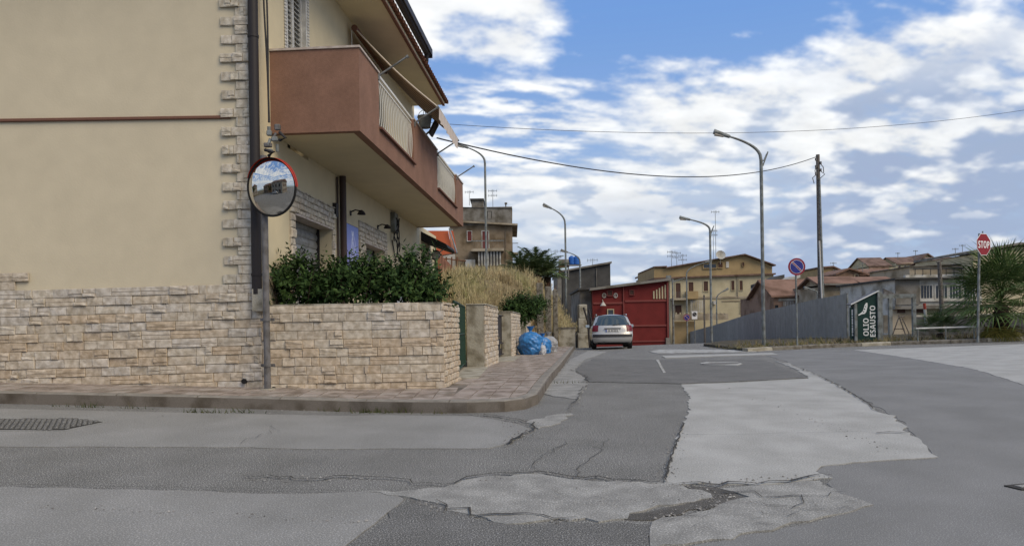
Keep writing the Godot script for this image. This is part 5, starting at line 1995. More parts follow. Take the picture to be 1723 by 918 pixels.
	var gt := thing("water_tank", "grey round water tank lying beside the blue tanks", "water tank", at(950, 442, 59.5), 0.0, "roof water tanks")
	var gb := MB.new()
	gb.tube([Vector3(-0.45, 0, 0), Vector3(-0.38, 0, 0), Vector3(0.22, 0, 0), Vector3(0.3, 0, 0)], 0.28, -1.0, 14)
	part("body", gb, W.greyl, gt)
	gb = MB.new()
	gb.box(Vector3(-0.1, -0.30, 0), Vector3(0.9, 0.06, 0.5))
	gb.box(Vector3(-0.4, -0.6, 0), Vector3(0.06, 0.6, 0.4))
	part("stand", gb, M.rust, gt)
	var tp := thing("tank_stand", "flat roof platform carrying the blue water tanks", "platform", at(966, 447, 59.5))
	gb = MB.new()
	gb.box(Vector3(0, 0.04, 0), Vector3(1.1, 0.06, 0.7))
	for x in [-0.45, 0.45]: gb.box(Vector3(x, -0.45, 0), Vector3(0.07, 0.92, 0.5))
	part("frame", gb, W.greyl, tp)

	# brown apartment house behind the bank
	h = house("apartment_house", "unfinished brown apartment house with a railed balcony and striped awning", 756, 861.5, 349, 75, 9.0, W.brown, [], true, "building")
	panel(h, "upper_storey", 756, 861, 349.5, 378, 0.0, 0.06, W.greyl)
	panel(h, "roof_room", 793, 813, 335, 350, -4.0, -0.3, W.greyl)
	slab(h, "cornice", [[756, 374], [871, 380]], -9.4, 0.55, 0.16, W.beige)
	slab(h, "roof_edge", [[756, 349], [862, 351]], -9.0, 0.12, 0.06, W.grey)
	panel(h, "roof_room_slab", 790.5, 814, 333.5, 335.5, -4.2, -0.1, W.grey)
	win(h, 820.5, 826.5, 356, 367.5, M.shutter_brown, W.greyl)  # dark pane paints the shade of an attic opening
	win(h, 786.5, 793.5, 389, 405, redsh, W.white)
	win(h, 811.5, 822, 389, 420, redsh, W.white, "balcony_door")
	panel(h, "balcony_slab", 793, 848, 420, 423.5, 0.0, 1.1, W.beige)
	for k in 20:
		panel(h, "railing_bar", 795 + k * 2.75, 795.35 + k * 2.75, 407, 420, 1.03, 1.06, M.galv_far)
	panel(h, "railing_top", 794, 848, 406.4, 407.2, 1.02, 1.07, M.galv_far)
	for k in 15:
		panel(h, "awning_stripe", 805 + k * 2.55, 807.55 + k * 2.55, 424, 448, 0.7, 0.73, W.white if k % 2 == 0 else W.grey)
	panel(h, "downpipe", 850.6, 852, 378, 450, 0.06, 0.16, W.greyl)
	panel(h, "chimney", 850, 852.4, 342, 378, -0.2, -0.06, W.greyl)
	panel(h, "chimney_cap", 849, 853.4, 340.5, 343, -0.3, 0.05, W.greyl)
	panel(h, "side_balcony", 861.6, 872, 424, 427, -1.6, -0.2, W.beige)
	for k in 5: panel(h, "side_railing", 862.5 + k * 2.1, 862.9 + k * 2.1, 408.5, 424, -0.25, -0.22, M.galv_far)
	panel(h, "side_railing_top", 862, 872, 408, 409, -0.26, -0.21, M.galv_far)
	panel(h, "ground_wall", 783, 800, 437, 460, 0.0, 0.3, W.white)
	antenna(h, 789, 338, 318, 1)
	antenna(h, 829, 348, 316, 2)

	# orange awning and white terrace of the next house
	h = house("terracotta_house", "low terracotta house wall with a white terrace beyond the corner house", 700, 741, 428, 27.5, 5.0, mk(Color(0.30, 0.13, 0.075), 0.9, T.grain, 0.6, T.stain, 0.3), [], true)
	var aw := thing("orange_awning", "bright orange pull down awning with pale stripes at the next house", "awning", at(745, 410, 26.5))
	var om := mk(Color(0.33, 0.075, 0.028), 0.9, T.grain, 1.0)
	var b2 := MB.new()
	b2.quad(at(720, 388, 27.2), at(738, 430, 26.2), at(758, 428, 26.2), at(750, 388, 27.2))
	wp("canvas", b2, om, aw)
	for k in 3:
		b2 = MB.new()
		var f0 := k * 4.2
		b2.quad(at(750 + f0, 388, 27.2 - 0.01 * k), at(757.6 + f0, 428 - k, 26.2 - 0.01 * k), at(761.4 + f0, 427.5 - k, 26.2 - 0.01 * k), at(753.8 + f0, 388, 27.2 - 0.01 * k))
		wp("stripe", b2, om if k != 1 else mk(Color(0.40, 0.17, 0.10), 0.9), aw)
	b2 = MB.new()
	b2.tube([at(736, 431, 26.2), at(770, 425, 26.1)], 0.025, -1.0, 6)
	wp("front_bar", b2, M.brown_trim, aw)
	b2 = MB.new()
	b2.tube([at(756, 384, 27.0), at(769, 426, 26.0)], 0.03, -1.0, 6)
	b2.tube([at(760, 386, 27.4), at(766, 420, 26.9)], 0.03, -1.0, 6)
	wp("frame", b2, M.galv, aw)
	var tw := thing("terrace_wall", "low white terrace wall with a thin railing above the dry bank", "wall", at(752, 455, 33.0))
	b2 = MB.new()
	var q0 := at(738, 428, 33.0)
	var q1 := at(766, 470, 33.0)
	b2.box((q0 + q1) * 0.5, Vector3(q1.x - q0.x, q0.y - q1.y, 0.2))
	wp("core", b2, W.white, tw)
	for k in 4:
		b2 = MB.new()
		b2.tube([at(742 + k * 9, 452, 32.7), at(742 + k * 9, 432, 32.7)], 0.03, -1.0, 5)
		wp("rail_post", b2, M.rust, tw)
	b2 = MB.new()
	b2.tube([at(740, 434, 32.7), at(784, 439, 32.7)], 0.025, -1.0, 5)
	wp("rail", b2, M.rust, tw)

	# cream and ochre house in the middle distance
	h = house("cream_house", "cream house with an ochre top storey and low gabled roof beyond the grey fence", 1127, 1302, 468, 80, 11.0, W.cream, [[1302, 461], [1127, 468]])
	var b := MB.new()
	var up := PackedVector2Array()
	for p in [[1101, 469], [1300, 461], [1300, 447], [1252, 429.5], [1200, 438], [1122, 451], [1101, 450]]: up.append(loc(h, p[0], p[1]))
	b.prism(up, Transform3D(Basis(), Vector3(0, 0, -10.5)), 10.5 - 0.05)
	part("top_storey", b, W.ochre, h.t)
	slab(h, "cornice", [[1100, 470], [1304, 462]], -10.5, 0.35, 0.16, M.tile_far2)
	slab(h, "roof", [[1252, 429], [1304, 447.5]], -11.0, 0.4, 0.12, M.tile_far2)
	slab(h, "roof", [[1120, 451.5], [1252, 429]], -11.0, 0.4, 0.12, M.tile_far2)
	slab(h, "roof_parapet", [[1100, 450], [1122, 449]], -10.0, 0.2, 0.12, M.tile_far2)
	for w in [[1137, 1145.5, 476, 502], [1158.5, 1167, 474.5, 490], [1184, 1191.5, 473, 489.5], [1230.5, 1236, 472, 488], [1244.5, 1250, 472, 488], [1245.5, 1251, 509, 526]]:
		win(h, w[0], w[1], w[2], w[3], brownsh, W.cream)
	win(h, 1136, 1147, 513.5, 531, brownsh, W.beige, "painted_garage_opening")  # dark brown panel paints the shade in the garage opening
	win(h, 1208.5, 1216, 441.5, 450, brownsh, W.ochre)
	win(h, 1249, 1252.5, 441, 447.5, brownsh, W.ochre)
	win(h, 1184, 1205, 444.5, 450.5, M.glass_dark, W.ochre)  # dark pane in place of the recessed terrace, its shade painted
	panel(h, "terrace_door", 1222, 1227, 440, 450, -0.05, 0.02, W.white)
	panel(h, "balcony", 1153.5, 1171.5, 490.5, 503, 0.0, 1.0, W.ochre)
	panel(h, "balcony_slab", 1128, 1152, 502, 505, 0.0, 1.2, W.beige)
	for k in 9: panel(h, "railing_bar", 1129 + k * 2.7, 1129.4 + k * 2.7, 491, 502, 1.12, 1.16, M.galv_far)
	panel(h, "string_course", 1172, 1302, 499.3, 500.6, 0.0, 0.08, W.beige)
	panel(h, "string_course", 1215, 1302, 505.5, 506.3, 0.0, 0.05, W.beige)
	for k in 9: panel(h, "curtain_strip", 1160 + k * 2.75, 1161.7 + k * 2.75, 505, 526, 0.6, 0.66, W.white)
	panel(h, "downpipe", 1240.5, 1242, 463, 500, 0.0, 0.12, W.beige)
	panel(h, "air_conditioner", 1199.5, 1204, 506.5, 512, 0.0, 0.35, W.white)
	panel(h, "terrace_wall", 1128, 1216, 529, 538, 2.0, 2.2, W.beige)
	for k in 13: panel(h, "baluster", 1130 + k * 6.6, 1131.6 + k * 6.6, 526, 529, 2.0, 2.2, W.cream)
	panel(h, "lower_wall", 1128, 1164, 541, 600, 1.2, 1.4, W.ochre)
	var dish := loc(h, 1211, 430)
	b = MB.new()
	b.lathe([Vector2(0, 0), Vector2(0.3, 0.04), Vector2(0.5, 0.14)], Transform3D(Basis(Vector3.RIGHT, 1.2), Vector3(dish.x, dish.y, 0.4)), 14)
	b.tube([Vector3(dish.x, dish.y - 0.9, 0.3), Vector3(dish.x, dish.y, 0.4)], 0.04, -1.0, 5)
	part("satellite_dish", b, W.white, h.t)
	antenna(h, 1133, 449, 420, 2)
	antenna(h, 1142, 449, 422, 2)
	antenna(h, 1152, 447, 426, 2)
	antenna(h, 1204.5, 438, 384, 2)
	antenna(h, 1208.5, 438, 352, 1)
	h = house("small_far_house", "small brown house end peeping out between the red and the cream house", 1084, 1102, 467, 92, 6.0, W.beige)
	slab(h, "roof", [[1082, 464], [1103, 457]], -6, 0.3, 0.2, M.tile_far2)

	# red roofed house behind the grey fence
	h = house("red_roofed_house", "house with a wide red tiled roof rising behind the grey metal fence", 1302, 1398, 497, 62, 9.0, W.pink)
	gable(h, 1303, 1398, 497, 1.5, 6.0, M.tile_far)
	win(h, 1304, 1310, 513, 522, M.glass_dark, W.pink)
	panel(h, "white_band", 1310, 1395, 502, 505, 0.0, 0.08, W.white)
	for k in 9: panel(h, "blind_strip", 1318 + k * 2.7, 1319.4 + k * 2.7, 507, 520, 0.1, 0.16, W.white)
	h = house("pale_roofed_shed", "shed with a pale sloping sheet roof and dark edge beside the cream house", 1300, 1345, 492, 66, 6.0, W.beige, [[1345, 468], [1300, 486]], true, "shed")
	slab(h, "roof", [[1300, 484], [1345, 467]], -6, 0.3, 0.25, W.white)
	slab(h, "roof_edge", [[1300, 479], [1338, 464]], -6, -2.5, 0.3, W.grey)
	# long beige wall with tiled roof
	h = house("long_low_house", "long low beige house with a tiled lean-to roof behind the fence and utility pole", 1384, 1506, 479, 57, 7.0, W.beige)
	gable(h, 1384, 1440, 479, 0.75, 4.0, M.tile_far)
	gable(h, 1455, 1506, 476, 0.6, 4.0, M.tile_far)
	slab(h, "gutter", [[1384, 480], [1450, 480]], -0.1, 0.5, 0.12, W.greyl)
	win(h, 1470, 1478, 488, 498, M.glass_dark, W.beige)
	win(h, 1490, 1500, 491, 503, brownsh, W.beige)
	# white building with a row of windows
	h = house("white_windowed_house", "whitewashed house with a row of large barred windows under a flat eave", 1506, 1652, 471, 48, 8.0, W.white)
	panel(h, "cement_bay", 1506, 1547, 471.5, 512, 0.0, 0.12, W.greyl)
	slab(h, "eave", [[1500, 471], [1655, 468]], -8.2, 0.5, 0.1, W.grey)
	for g in [[1549.5, 1568.5], [1574.5, 1593.5], [1598, 1617], [1622, 1640]]:
		win(h, g[0], g[1], 480.5, 501.5, M.glass_dark, W.white)
		for k in 3: panel(h, "mullion", g[0] + (k + 1) * 4.75 - 0.6, g[0] + (k + 1) * 4.75 + 0.6, 480.5, 501.5, 0.015, 0.05, W.white)
	panel(h, "sill_band", 1547, 1652, 503.5, 505.5, 0.0, 0.14, W.white)
	panel(h, "ledge", 1500, 1655, 515, 518, 0.0, 0.5, W.greyl)
	win(h, 1519, 1531, 486, 496, W.white, W.greyl)
	win(h, 1520, 1531, 498, 509, W.white, W.greyl)
	panel(h, "lower_wall", 1500, 1652, 518, 580, 0.0, 0.1, W.beige)
	for g in [[1509, 1522], [1541, 1554]]: panel(h, "painted_low_opening", g[0], g[1], 519.5, 526, 0.1, 0.14, M.shutter_brown)  # flat dark panels paint the shade of low openings
	panel(h, "pale_board", 1483, 1497, 530, 560, 0.2, 0.3, W.greyl)
	# terraces and roofs further up
	h = house("terraced_wall_house", "long flat topped beige house with a railing above the whitewashed one", 1531, 1650, 448, 72, 8.0, W.beige)
	slab(h, "eave", [[1528, 449], [1650, 443]], -8, 0.25, 0.08, W.greyl)
	for k in 9: panel(h, "railing_post", 1535 + k * 13, 1536 + k * 13, 452, 463, 0.5, 0.56, W.grey)
	panel(h, "ledge", 1520, 1650, 463, 465.5, 0.0, 0.5, W.white)
	panel(h, "railing_top", 1532, 1648, 451.5, 452.5, 0.5, 0.56, W.grey)
	h = house("gable_end_house", "small ochre gabled house just beyond the utility pole", 1378, 1420, 459, 108, 8.0, W.ochre, [[1420, 459], [1401, 450], [1378, 452]])
	slab(h, "roof", [[1376, 451.5], [1401, 449.4], [1422, 459]], -8, 0.4, 0.2, M.tile_far2)
	win(h, 1403, 1406.5, 454, 460, M.glass_dark, W.cream)
	antenna(h, 1407, 452, 440, 1)
	h = house("pink_gabled_house", "pinkish gabled house with a red roof running off behind it", 1408, 1459, 464, 100, 7.0, W.pink, [[1459, 463], [1428, 453.5], [1408, 462]])
	slab(h, "roof", [[1405, 463], [1428, 453], [1461, 463.5]], -7, 0.4, 0.18, M.tile_far)
	win(h, 1439, 1444, 462, 468, brownsh, W.cream)
	panel(h, "dormer_wall", 1459.5, 1500, 460, 480, -6.0, -0.5, W.pink)
	gable(h, 1450, 1510, 461, 0.9, 6.0, M.tile_far)
	antenna(h, 1448, 457, 446, 1)
	antenna(h, 1457, 456, 440, 1)
	h = house("hilltop_house", "large cream and pink house with red roofs crowning the hill", 1462, 1578, 450, 150, 12.0, W.cream, [[1578, 441], [1560, 429], [1545, 441], [1508, 443], [1508, 450], [1462, 450]])
	gable(h, 1463, 1498, 447, 2.0, 9.0, M.tile_far2)
	gable(h, 1512, 1550, 443.5, 1.7, 9.0, M.tile_far2)
	slab(h, "roof", [[1543, 441], [1560, 428], [1582, 442]], -12, 0.5, 0.25, M.tile_far2)
	for w in [[1512, 1516], [1522, 1525], [1529, 1533], [1474, 1477], [1482, 1485]]: win(h, w[0], w[1], 447, 453, brownsh, W.white)
	panel(h, "pink_bay", 1462, 1496, 448, 462, 0.0, 0.2, W.pink)
	antenna(h, 1545, 432, 420, 1)
	antenna(h, 1515, 434, 424, 1)
	h = house("dark_roofed_house", "house with a low dark tiled roof behind the stop sign", 1582, 1648, 440, 110, 9.0, W.beige)
	gable(h, 1583, 1646, 440, 1.0, 8.0, M.tile_far2)
	panel(h, "dark_loggia", 1583, 1612, 435.5, 441, 0.02, 0.3, M.brown_trim)
	antenna(h, 1614, 436, 416, 1)
	antenna(h, 1626, 436, 410, 1)
	h = house("broad_gabled_house", "broad pale gabled house with a dark roof rising above the fan palm", 1638, 1790, 428, 70, 10.0, W.cream, [[1790, 418], [1712, 415], [1638, 428]])
	slab(h, "roof", [[1634, 426.5], [1712, 412], [1795, 420]], -10, 0.5, 0.2, W.greyl)
	win(h, 1662, 1668, 440, 450, M.glass_dark, W.white)
	win(h, 1740, 1750, 440, 455, brownsh, W.white)

func fence() -> void:
	# grey corrugated sheets on posts
	var line := [[33.0, 1424, 494], [36.0, 1374, 503], [41.0, 1322, 515], [50.0, 1264, 527], [64.0, 1205, 546], [80.0, 1158, 559]]
	var t := thing("metal_fence", "long grey corrugated metal sheet fence running down the street", "fence", at(1424, 494, 33.0) * Vector3(1, 0, 1))
	var gm := [mk(Color(0.31, 0.305, 0.285), 0.7, T.grain, 0.6, T.faint, 0.3), mk(Color(0.325, 0.32, 0.30), 0.7, T.grain, 0.6, T.faint, 0.3), mk(Color(0.295, 0.29, 0.272), 0.7, T.grain, 0.6, T.faint, 0.3)]
	var last := Vector3.ZERO
	for k in line.size() - 1:
		var a := at(line[k][1], line[k][2], line[k][0])
		var e := at(line[k + 1][1], line[k + 1][2], line[k + 1][0])
		var n := maxi(1, int(Vector2(e.x - a.x, e.z - a.z).length() / 1.05))
		for s in n:
			var p := a.lerp(e, float(s) / n)
			var q := a.lerp(e, float(s + 1) / n)
			var out := Vector3(q.z - p.z, 0, p.x - q.x).normalized()
			if out.x > 0.0: out = -out
			var b := MB.new()
			var top := []
			var bot := []
			for r in 15:
				var f := r / 14.0 * 0.985
				var w := out * (0.02 if (r / 2) % 2 else -0.005)
				var u := p.lerp(q, f) + w + Vector3(0, rng.randf_range(-0.006, 0.006), 0)
				top.append(u)
				bot.append(Vector3(u.x, hg(u.x, -u.z) + 0.10, u.z))
			b.grid([bot, top], false)
			wp("sheet", b, gm[rng.randi() % 3], t)
			if s % 2 == 0:
				b = MB.new()
				var foot := Vector3(p.x, hg(p.x, -p.z), p.z) - out * 0.05
				b.box(Vector3(foot.x, (foot.y + p.y) * 0.5, foot.z), Vector3(0.06, p.y - foot.y + 0.04, 0.06))
				wp("post", b, M.galv, t)

func lamp_post(label: String, px: float, yb: float, yt: float, hx: float, hy: float, d: float, m: Material, r := 0.07, bracket := true) -> void:
	# curved steel lamp post: straight shaft, bent arm, cobra head
	var top := at(px, yt, d)
	var base := at(px, yb, d)
	if yb <= 0.0: base = Vector3(top.x, hg(top.x, d) - 0.05, top.z)
	base.x = top.x
	var head := at(hx, hy, d)
	var t := thing("street_lamp", label, "street lamp", base, 0.0, "curved street lamps")
	var pts := [base, base.lerp(top, 0.5), top]
	for k in range(1, 11):
		var f := k / 10.0
		var a := f * PI * 0.42
		pts.append(Vector3(lerpf(top.x, head.x, pow(f, 1.55)), lerpf(top.y, head.y, pow(f, 0.62)), top.z))
	var b := MB.new()
	b.tube(pts, r, r * 0.5, 10)
	wp("post", b, m, t)
	b = MB.new()
	var dir: Vector3 = (head - pts[-3]).normalized()
	var L := r * 8.5
	b.tube([head - dir * L * 0.1, head + dir * L * 0.15, head + dir * L * 0.5, head + dir * L * 0.85, head + dir * L], r * 0.9, r * 1.5, 10)
	wp("lantern", b, M.galv_far, t)
	b = MB.new()
	var side := dir.cross(Vector3.BACK).normalized()
	if side.y > 0.0: side = -side
	b.tube([head + dir * L * 0.3 + side * r * 0.8, head + dir * L * 0.9 + side * r * 1.2], r * 0.7, r * 1.1, 8)
	wp("glass", b, mk(Color(0.42, 0.38, 0.32), 0.3), t)
	if bracket:
		b = MB.new()
		b.tube([top, top + Vector3(0.10, 0.0, 0), top + Vector3(0.2, 0.22, 0)], r * 0.45, -1.0, 6)
		b.tube([top + Vector3(0.06, -0.18, 0), top + Vector3(0.24, 0.3, 0)], r * 0.4, -1.0, 6)
		wp("bracket", b, m, t)

func posts() -> void:
	lamp_post("tall grey green street lamp in front of the metal fence", 1281, 0, 270, 1226, 229, 26.5, M.galv, 0.062)
	lamp_post("street lamp halfway down the fence with its arm over the street", 1195, 0, 388, 1160, 369, 46.0, M.galv, 0.07)
	lamp_post("street lamp on the bank whose arm meets the balcony awning", 816, 0, 275, 786, 248, 34.0, M.galv_far, 0.055, false)
	lamp_post("pale street lamp rising beside the grey hall", 951, 0, 378, 927, 350, 48.0, M.galv_far, 0.065, false)
	lamp_post("short street lamp in front of the blue water tanks", 976, 0, 441, 955, 424, 56.0, M.galv_far, 0.06, false)
	lamp_post("street lamp in front of the left end of the cream house", 1155.5, 0, 463, 1188, 441, 70.0, M.galv_far, 0.07, false)
	lamp_post("small street lamp before the cream house lower floor", 1206, 0, 504, 1217, 490, 66.0, M.galv, 0.06, false)
	lamp_post("small lamp arm peeping over the fence by the utility pole", 1376, 0, 494, 1364, 486, 50.0, M.galv, 0.05, false)
	# timber utility pole with a steel sleeve
	var p := at(1376.5, 260, 36.0)
	var base := Vector3(p.x + 0.03, hg(p.x, 36.0) - 0.1, p.z)
	var t := thing("utility_pole", "tall brown utility pole with a pale conduit standing behind the fence", "utility pole", base)
	var b := MB.new()
	b.tube([base, p], 0.115, 0.085, 12)
	wp("shaft", b, M.wood_post, t)
	b = MB.new()
	b.tube([base + Vector3(0.14, 0, 0.03), at(1379.5, 300, 35.9)], 0.065, 0.045, 8)
	wp("brace", b, M.galv_far, t)
	b = MB.new()
	b.tube([base + Vector3(0.07, 0, 0.12), at(1379.2, 405, 35.85)], 0.04, -1.0, 8)
	wp("conduit", b, mk(Color(0.50, 0.49, 0.47), 0.6), t)
	b = MB.new()
	for k in 5:
		var c := at(1373.5 + (k % 2) * 8.0, 270 + k * 6, 35.9)
		b.tube([c, c + Vector3(rng.randfn(0, 0.1), -0.15, 0.05), c + Vector3(rng.randfn(0, 0.15), -0.4, 0.0)], 0.02, -1.0, 5)
		b.tube([c, c + Vector3(0, 0.12, 0)], 0.045, -1.0, 6)
	wp("insulators", b, M.post_grey, t)
	# thin pole in front of the cream house
	var p2 := at(1132, 469, 50.0)
	var b2 := Vector3(p2.x, hg(p2.x, 50.0), p2.z)
	t = thing("utility_pole", "thin pale utility pole at the corner of the red building", "utility pole", b2)
	b = MB.new()
	b.tube([b2, p2], 0.07, 0.05, 8)
	wp("shaft", b, M.galv_far, t)
	b = MB.new()
	b.box(p2 + Vector3(-0.25, 0.05, 0), Vector3(0.3, 0.35, 0.2))
	b.tube([p2 + Vector3(0, -0.2, 0), p2 + Vector3(0.8, 0.05, 0)], 0.03, -1.0, 5)
	wp("junction_box", b, M.galv_far, t)
	p2 = at(1185, 496, 60.0)
	b2 = Vector3(p2.x, hg(p2.x, 60.0), p2.z)
	t = thing("utility_pole", "short dark post in front of the cream house curtain", "utility pole", b2)
	b = MB.new()
	b.tube([b2, p2], 0.08, 0.07, 7)
	wp("shaft", b, M.wood_post, t)
	b = MB.new()
	b.tube([p2 - Vector3(0.15, 0.3, 0), p2 + Vector3(0.15, -0.3, 0)], 0.03, -1.0, 5)
	wp("crosspiece", b, M.wood_post, t)
	p2 = at(1581, 440, 30.0)
	b2 = at(1588, 562, 30.0)
	b2.y = hg(b2.x, 30.0)
	t = thing("leaning_post", "dark leaning timber post in front of the whitewashed house", "post", b2)
	b = MB.new()
	b.tube([b2, p2], 0.09, 0.075, 8)
	wp("shaft", b, M.wood_post, t)
	b = MB.new()
	b.tube([p2 - Vector3(0.1, 0.02, 0), p2 + Vector3(0.14, 0.05, 0)], 0.035, -1.0, 6)
	wp("cap", b, M.wood_post, t)
	# overhead lines
	var wire := func(label: String, a: Vector3, e: Vector3, sag: float, r: float):
		var o := MB.new()
		var pts := []
		for k in 41:
			var f := k / 40.0
			pts.append(a.lerp(e, f) - Vector3(0, 4.0 * sag * f * (1.0 - f), 0))
		o.tube(pts, r, -1.0, 5, false)
		var n := solo("overhead_cable", o, M.cable, label, "cable", Vector3.ZERO, "overhead cables")
	wire.call("overhead cable from the balcony to the utility pole top", at(735, 232, 17.2), at(1373, 264, 36.0), 0.9, 0.017)
	wire.call("thin overhead cable high across the street and the tall lamp", at(690, 204, 20.0), at(1900, 152, 30.0), 0.85, 0.007)

func text(s: String, size: float, depth: float, parent: Node3D, m: Material, tr: Transform3D, called := "lettering") -> void:
	var f := SystemFont.new()
	f.font_names = PackedStringArray(["Droid Sans"])
	f.font_weight = 700
	var tm := TextMesh.new()
	tm.text = s
	tm.font = f
	tm.font_size = 64
	tm.pixel_size = size / 64.0
	tm.depth = depth
	tm.curve_step = 2.0
	var o := part(called, tm, m, parent)
	o.transform = tr

func disc(b: MB, c: Vector3, r: float, z: float, thick: float, seg := 32, B := Basis()) -> void:
	var poly := PackedVector2Array()
	for k in seg: poly.append(Vector2(cos(TAU * k / seg), sin(TAU * k / seg)) * r)
	b.prism(poly, Transform3D(B, c + B.z * z), thick)

func signs() -> void:
	var white := mk(Color(0.70, 0.70, 0.70), 0.45)
	var red := mk(Color(0.25, 0.016, 0.025), 0.45, T.faint, 1.0)
	var redd := mk(Color(0.23, 0.020, 0.045), 0.45, T.faint, 1.0)
	var blue := mk(Color(0.030, 0.035, 0.22), 0.45, T.faint, 1.0)
	# stop sign, turned away towards the side road
	var d := 24.6
	var c := at(1655.5, 411, d)
	var foot := Vector3(at(1646, 563, d).x, hg(at(1646, 563, d).x, d) + 0.13, -d)
	var t := thing("stop_sign", "red octagonal stop sign on a grey post beside the fan palm", "traffic sign", foot)
	var b := MB.new()
	b.tube([foot - Vector3(0, 0.1, 0), c + Vector3(-0.06, 0.36, -0.10)], 0.038, -1.0, 10)
	wp("post", b, M.galv, t)
	var B := Basis(Vector3.UP, deg_to_rad(26.0))
	var oct := func(r: float) -> PackedVector2Array:
		var p := PackedVector2Array()
		for k in 8: p.append(Vector2(cos(TAU * (k + 0.5) / 8), sin(TAU * (k + 0.5) / 8)) * r)
		return p
	b = MB.new()
	b.prism(oct.call(0.375), Transform3D(B, c), 0.01)
	wp("plate", b, white, t)
	b = MB.new()
	b.prism(oct.call(0.356), Transform3D(B, c + B.z * 0.010), 0.004)
	wp("red_face", b, red, t)
	text("STOP", 0.278, 0.003, t, white, Transform3D(B * Basis.from_scale(Vector3(0.86, 1.12, 1.0)), c + B.z * 0.0165 - foot + Vector3(0, -0.01, 0)))
	b = MB.new()
	b.box(c + Vector3(0, 0.395, -0.03), Vector3(0.03, 0.06, 0.03))
	b.box(c + Vector3(-0.02, -0.18, -0.04), Vector3(0.1, 0.05, 0.05))
	b.box(c + Vector3(-0.02, 0.18, -0.04), Vector3(0.1, 0.05, 0.05))
	wp("clamp", b, M.galv, t)
	# no parking sign by the fence
	d = 25.4
	c = at(1341, 448.5, d)
	foot = Vector3(at(1342, 575, d).x, hg(c.x, d) + 0.1, -d)
	no_parking("no parking sign on a thin post in front of the grey metal fence", c, foot, 0.285, redd, blue, white, false)
	d = 50.0
	c = at(1156, 534, d)
	no_parking("small no parking sign by the start of the fence", c, Vector3(c.x, hg(c.x, d), -d), 0.22, redd, blue, white, false)
	d = 51.0
	c = at(1169, 528.5, d)
	no_parking("small white square sign board with a round symbol and lower plate", c, Vector3(c.x, hg(c.x, d), -d), 0.15, M.post_grey, M.black, white, true)

func no_parking(label: String, c: Vector3, foot: Vector3, r: float, redd: Material, blue: Material, white: Material, board: bool) -> void:
	var t := thing("no_parking_sign" if not board else "square_sign", label, "traffic sign", foot)
	var b := MB.new()
	b.tube([foot - Vector3(0, 0.1, 0), Vector3(foot.x, c.y + r * 0.7, foot.z - 0.04)], 0.03, -1.0, 8)
	wp("post", b, M.galv_far, t)
	if board:
		b = MB.new()
		b.box(c + Vector3(0, -0.06, -0.006), Vector3(0.36, 0.52, 0.012))
		wp("plate", b, white, t)
	b = MB.new()
	disc(b, c, r, 0.0 if not board else 0.002, 0.01)
	wp("rim", b, redd, t)
	b = MB.new()
	disc(b, c, r * 0.785, 0.010, 0.004)
	wp("white_ring", b, white, t)
	b = MB.new()
	disc(b, c, r * 0.75, 0.014, 0.003)
	wp("blue_face", b, blue, t)
	b = MB.new()
	var B := Basis(Vector3.BACK, -PI / 4)
	b.box(c + Vector3(0, 0, 0.0195), Vector3(r * 1.5, r * 0.20, 0.004), Transform3D(Basis(), c) * Transform3D(B, Vector3.ZERO) * Transform3D(Basis(), -c))
	wp("white_bar", b, white, t)
	b = MB.new()
	b.box(c + Vector3(0, 0, 0.0225), Vector3(r * 1.46, r * 0.12, 0.004), Transform3D(Basis(), c) * Transform3D(B, Vector3.ZERO) * Transform3D(Basis(), -c))
	wp("red_bar", b, redd, t)
	b = MB.new()
	b.box(c + Vector3(0, r * 0.4, -0.03), Vector3(0.09, 0.04, 0.05))
	b.box(c + Vector3(0, -r * 0.4, -0.03), Vector3(0.09, 0.04, 0.05))
	wp("clamp", b, M.galv, t)

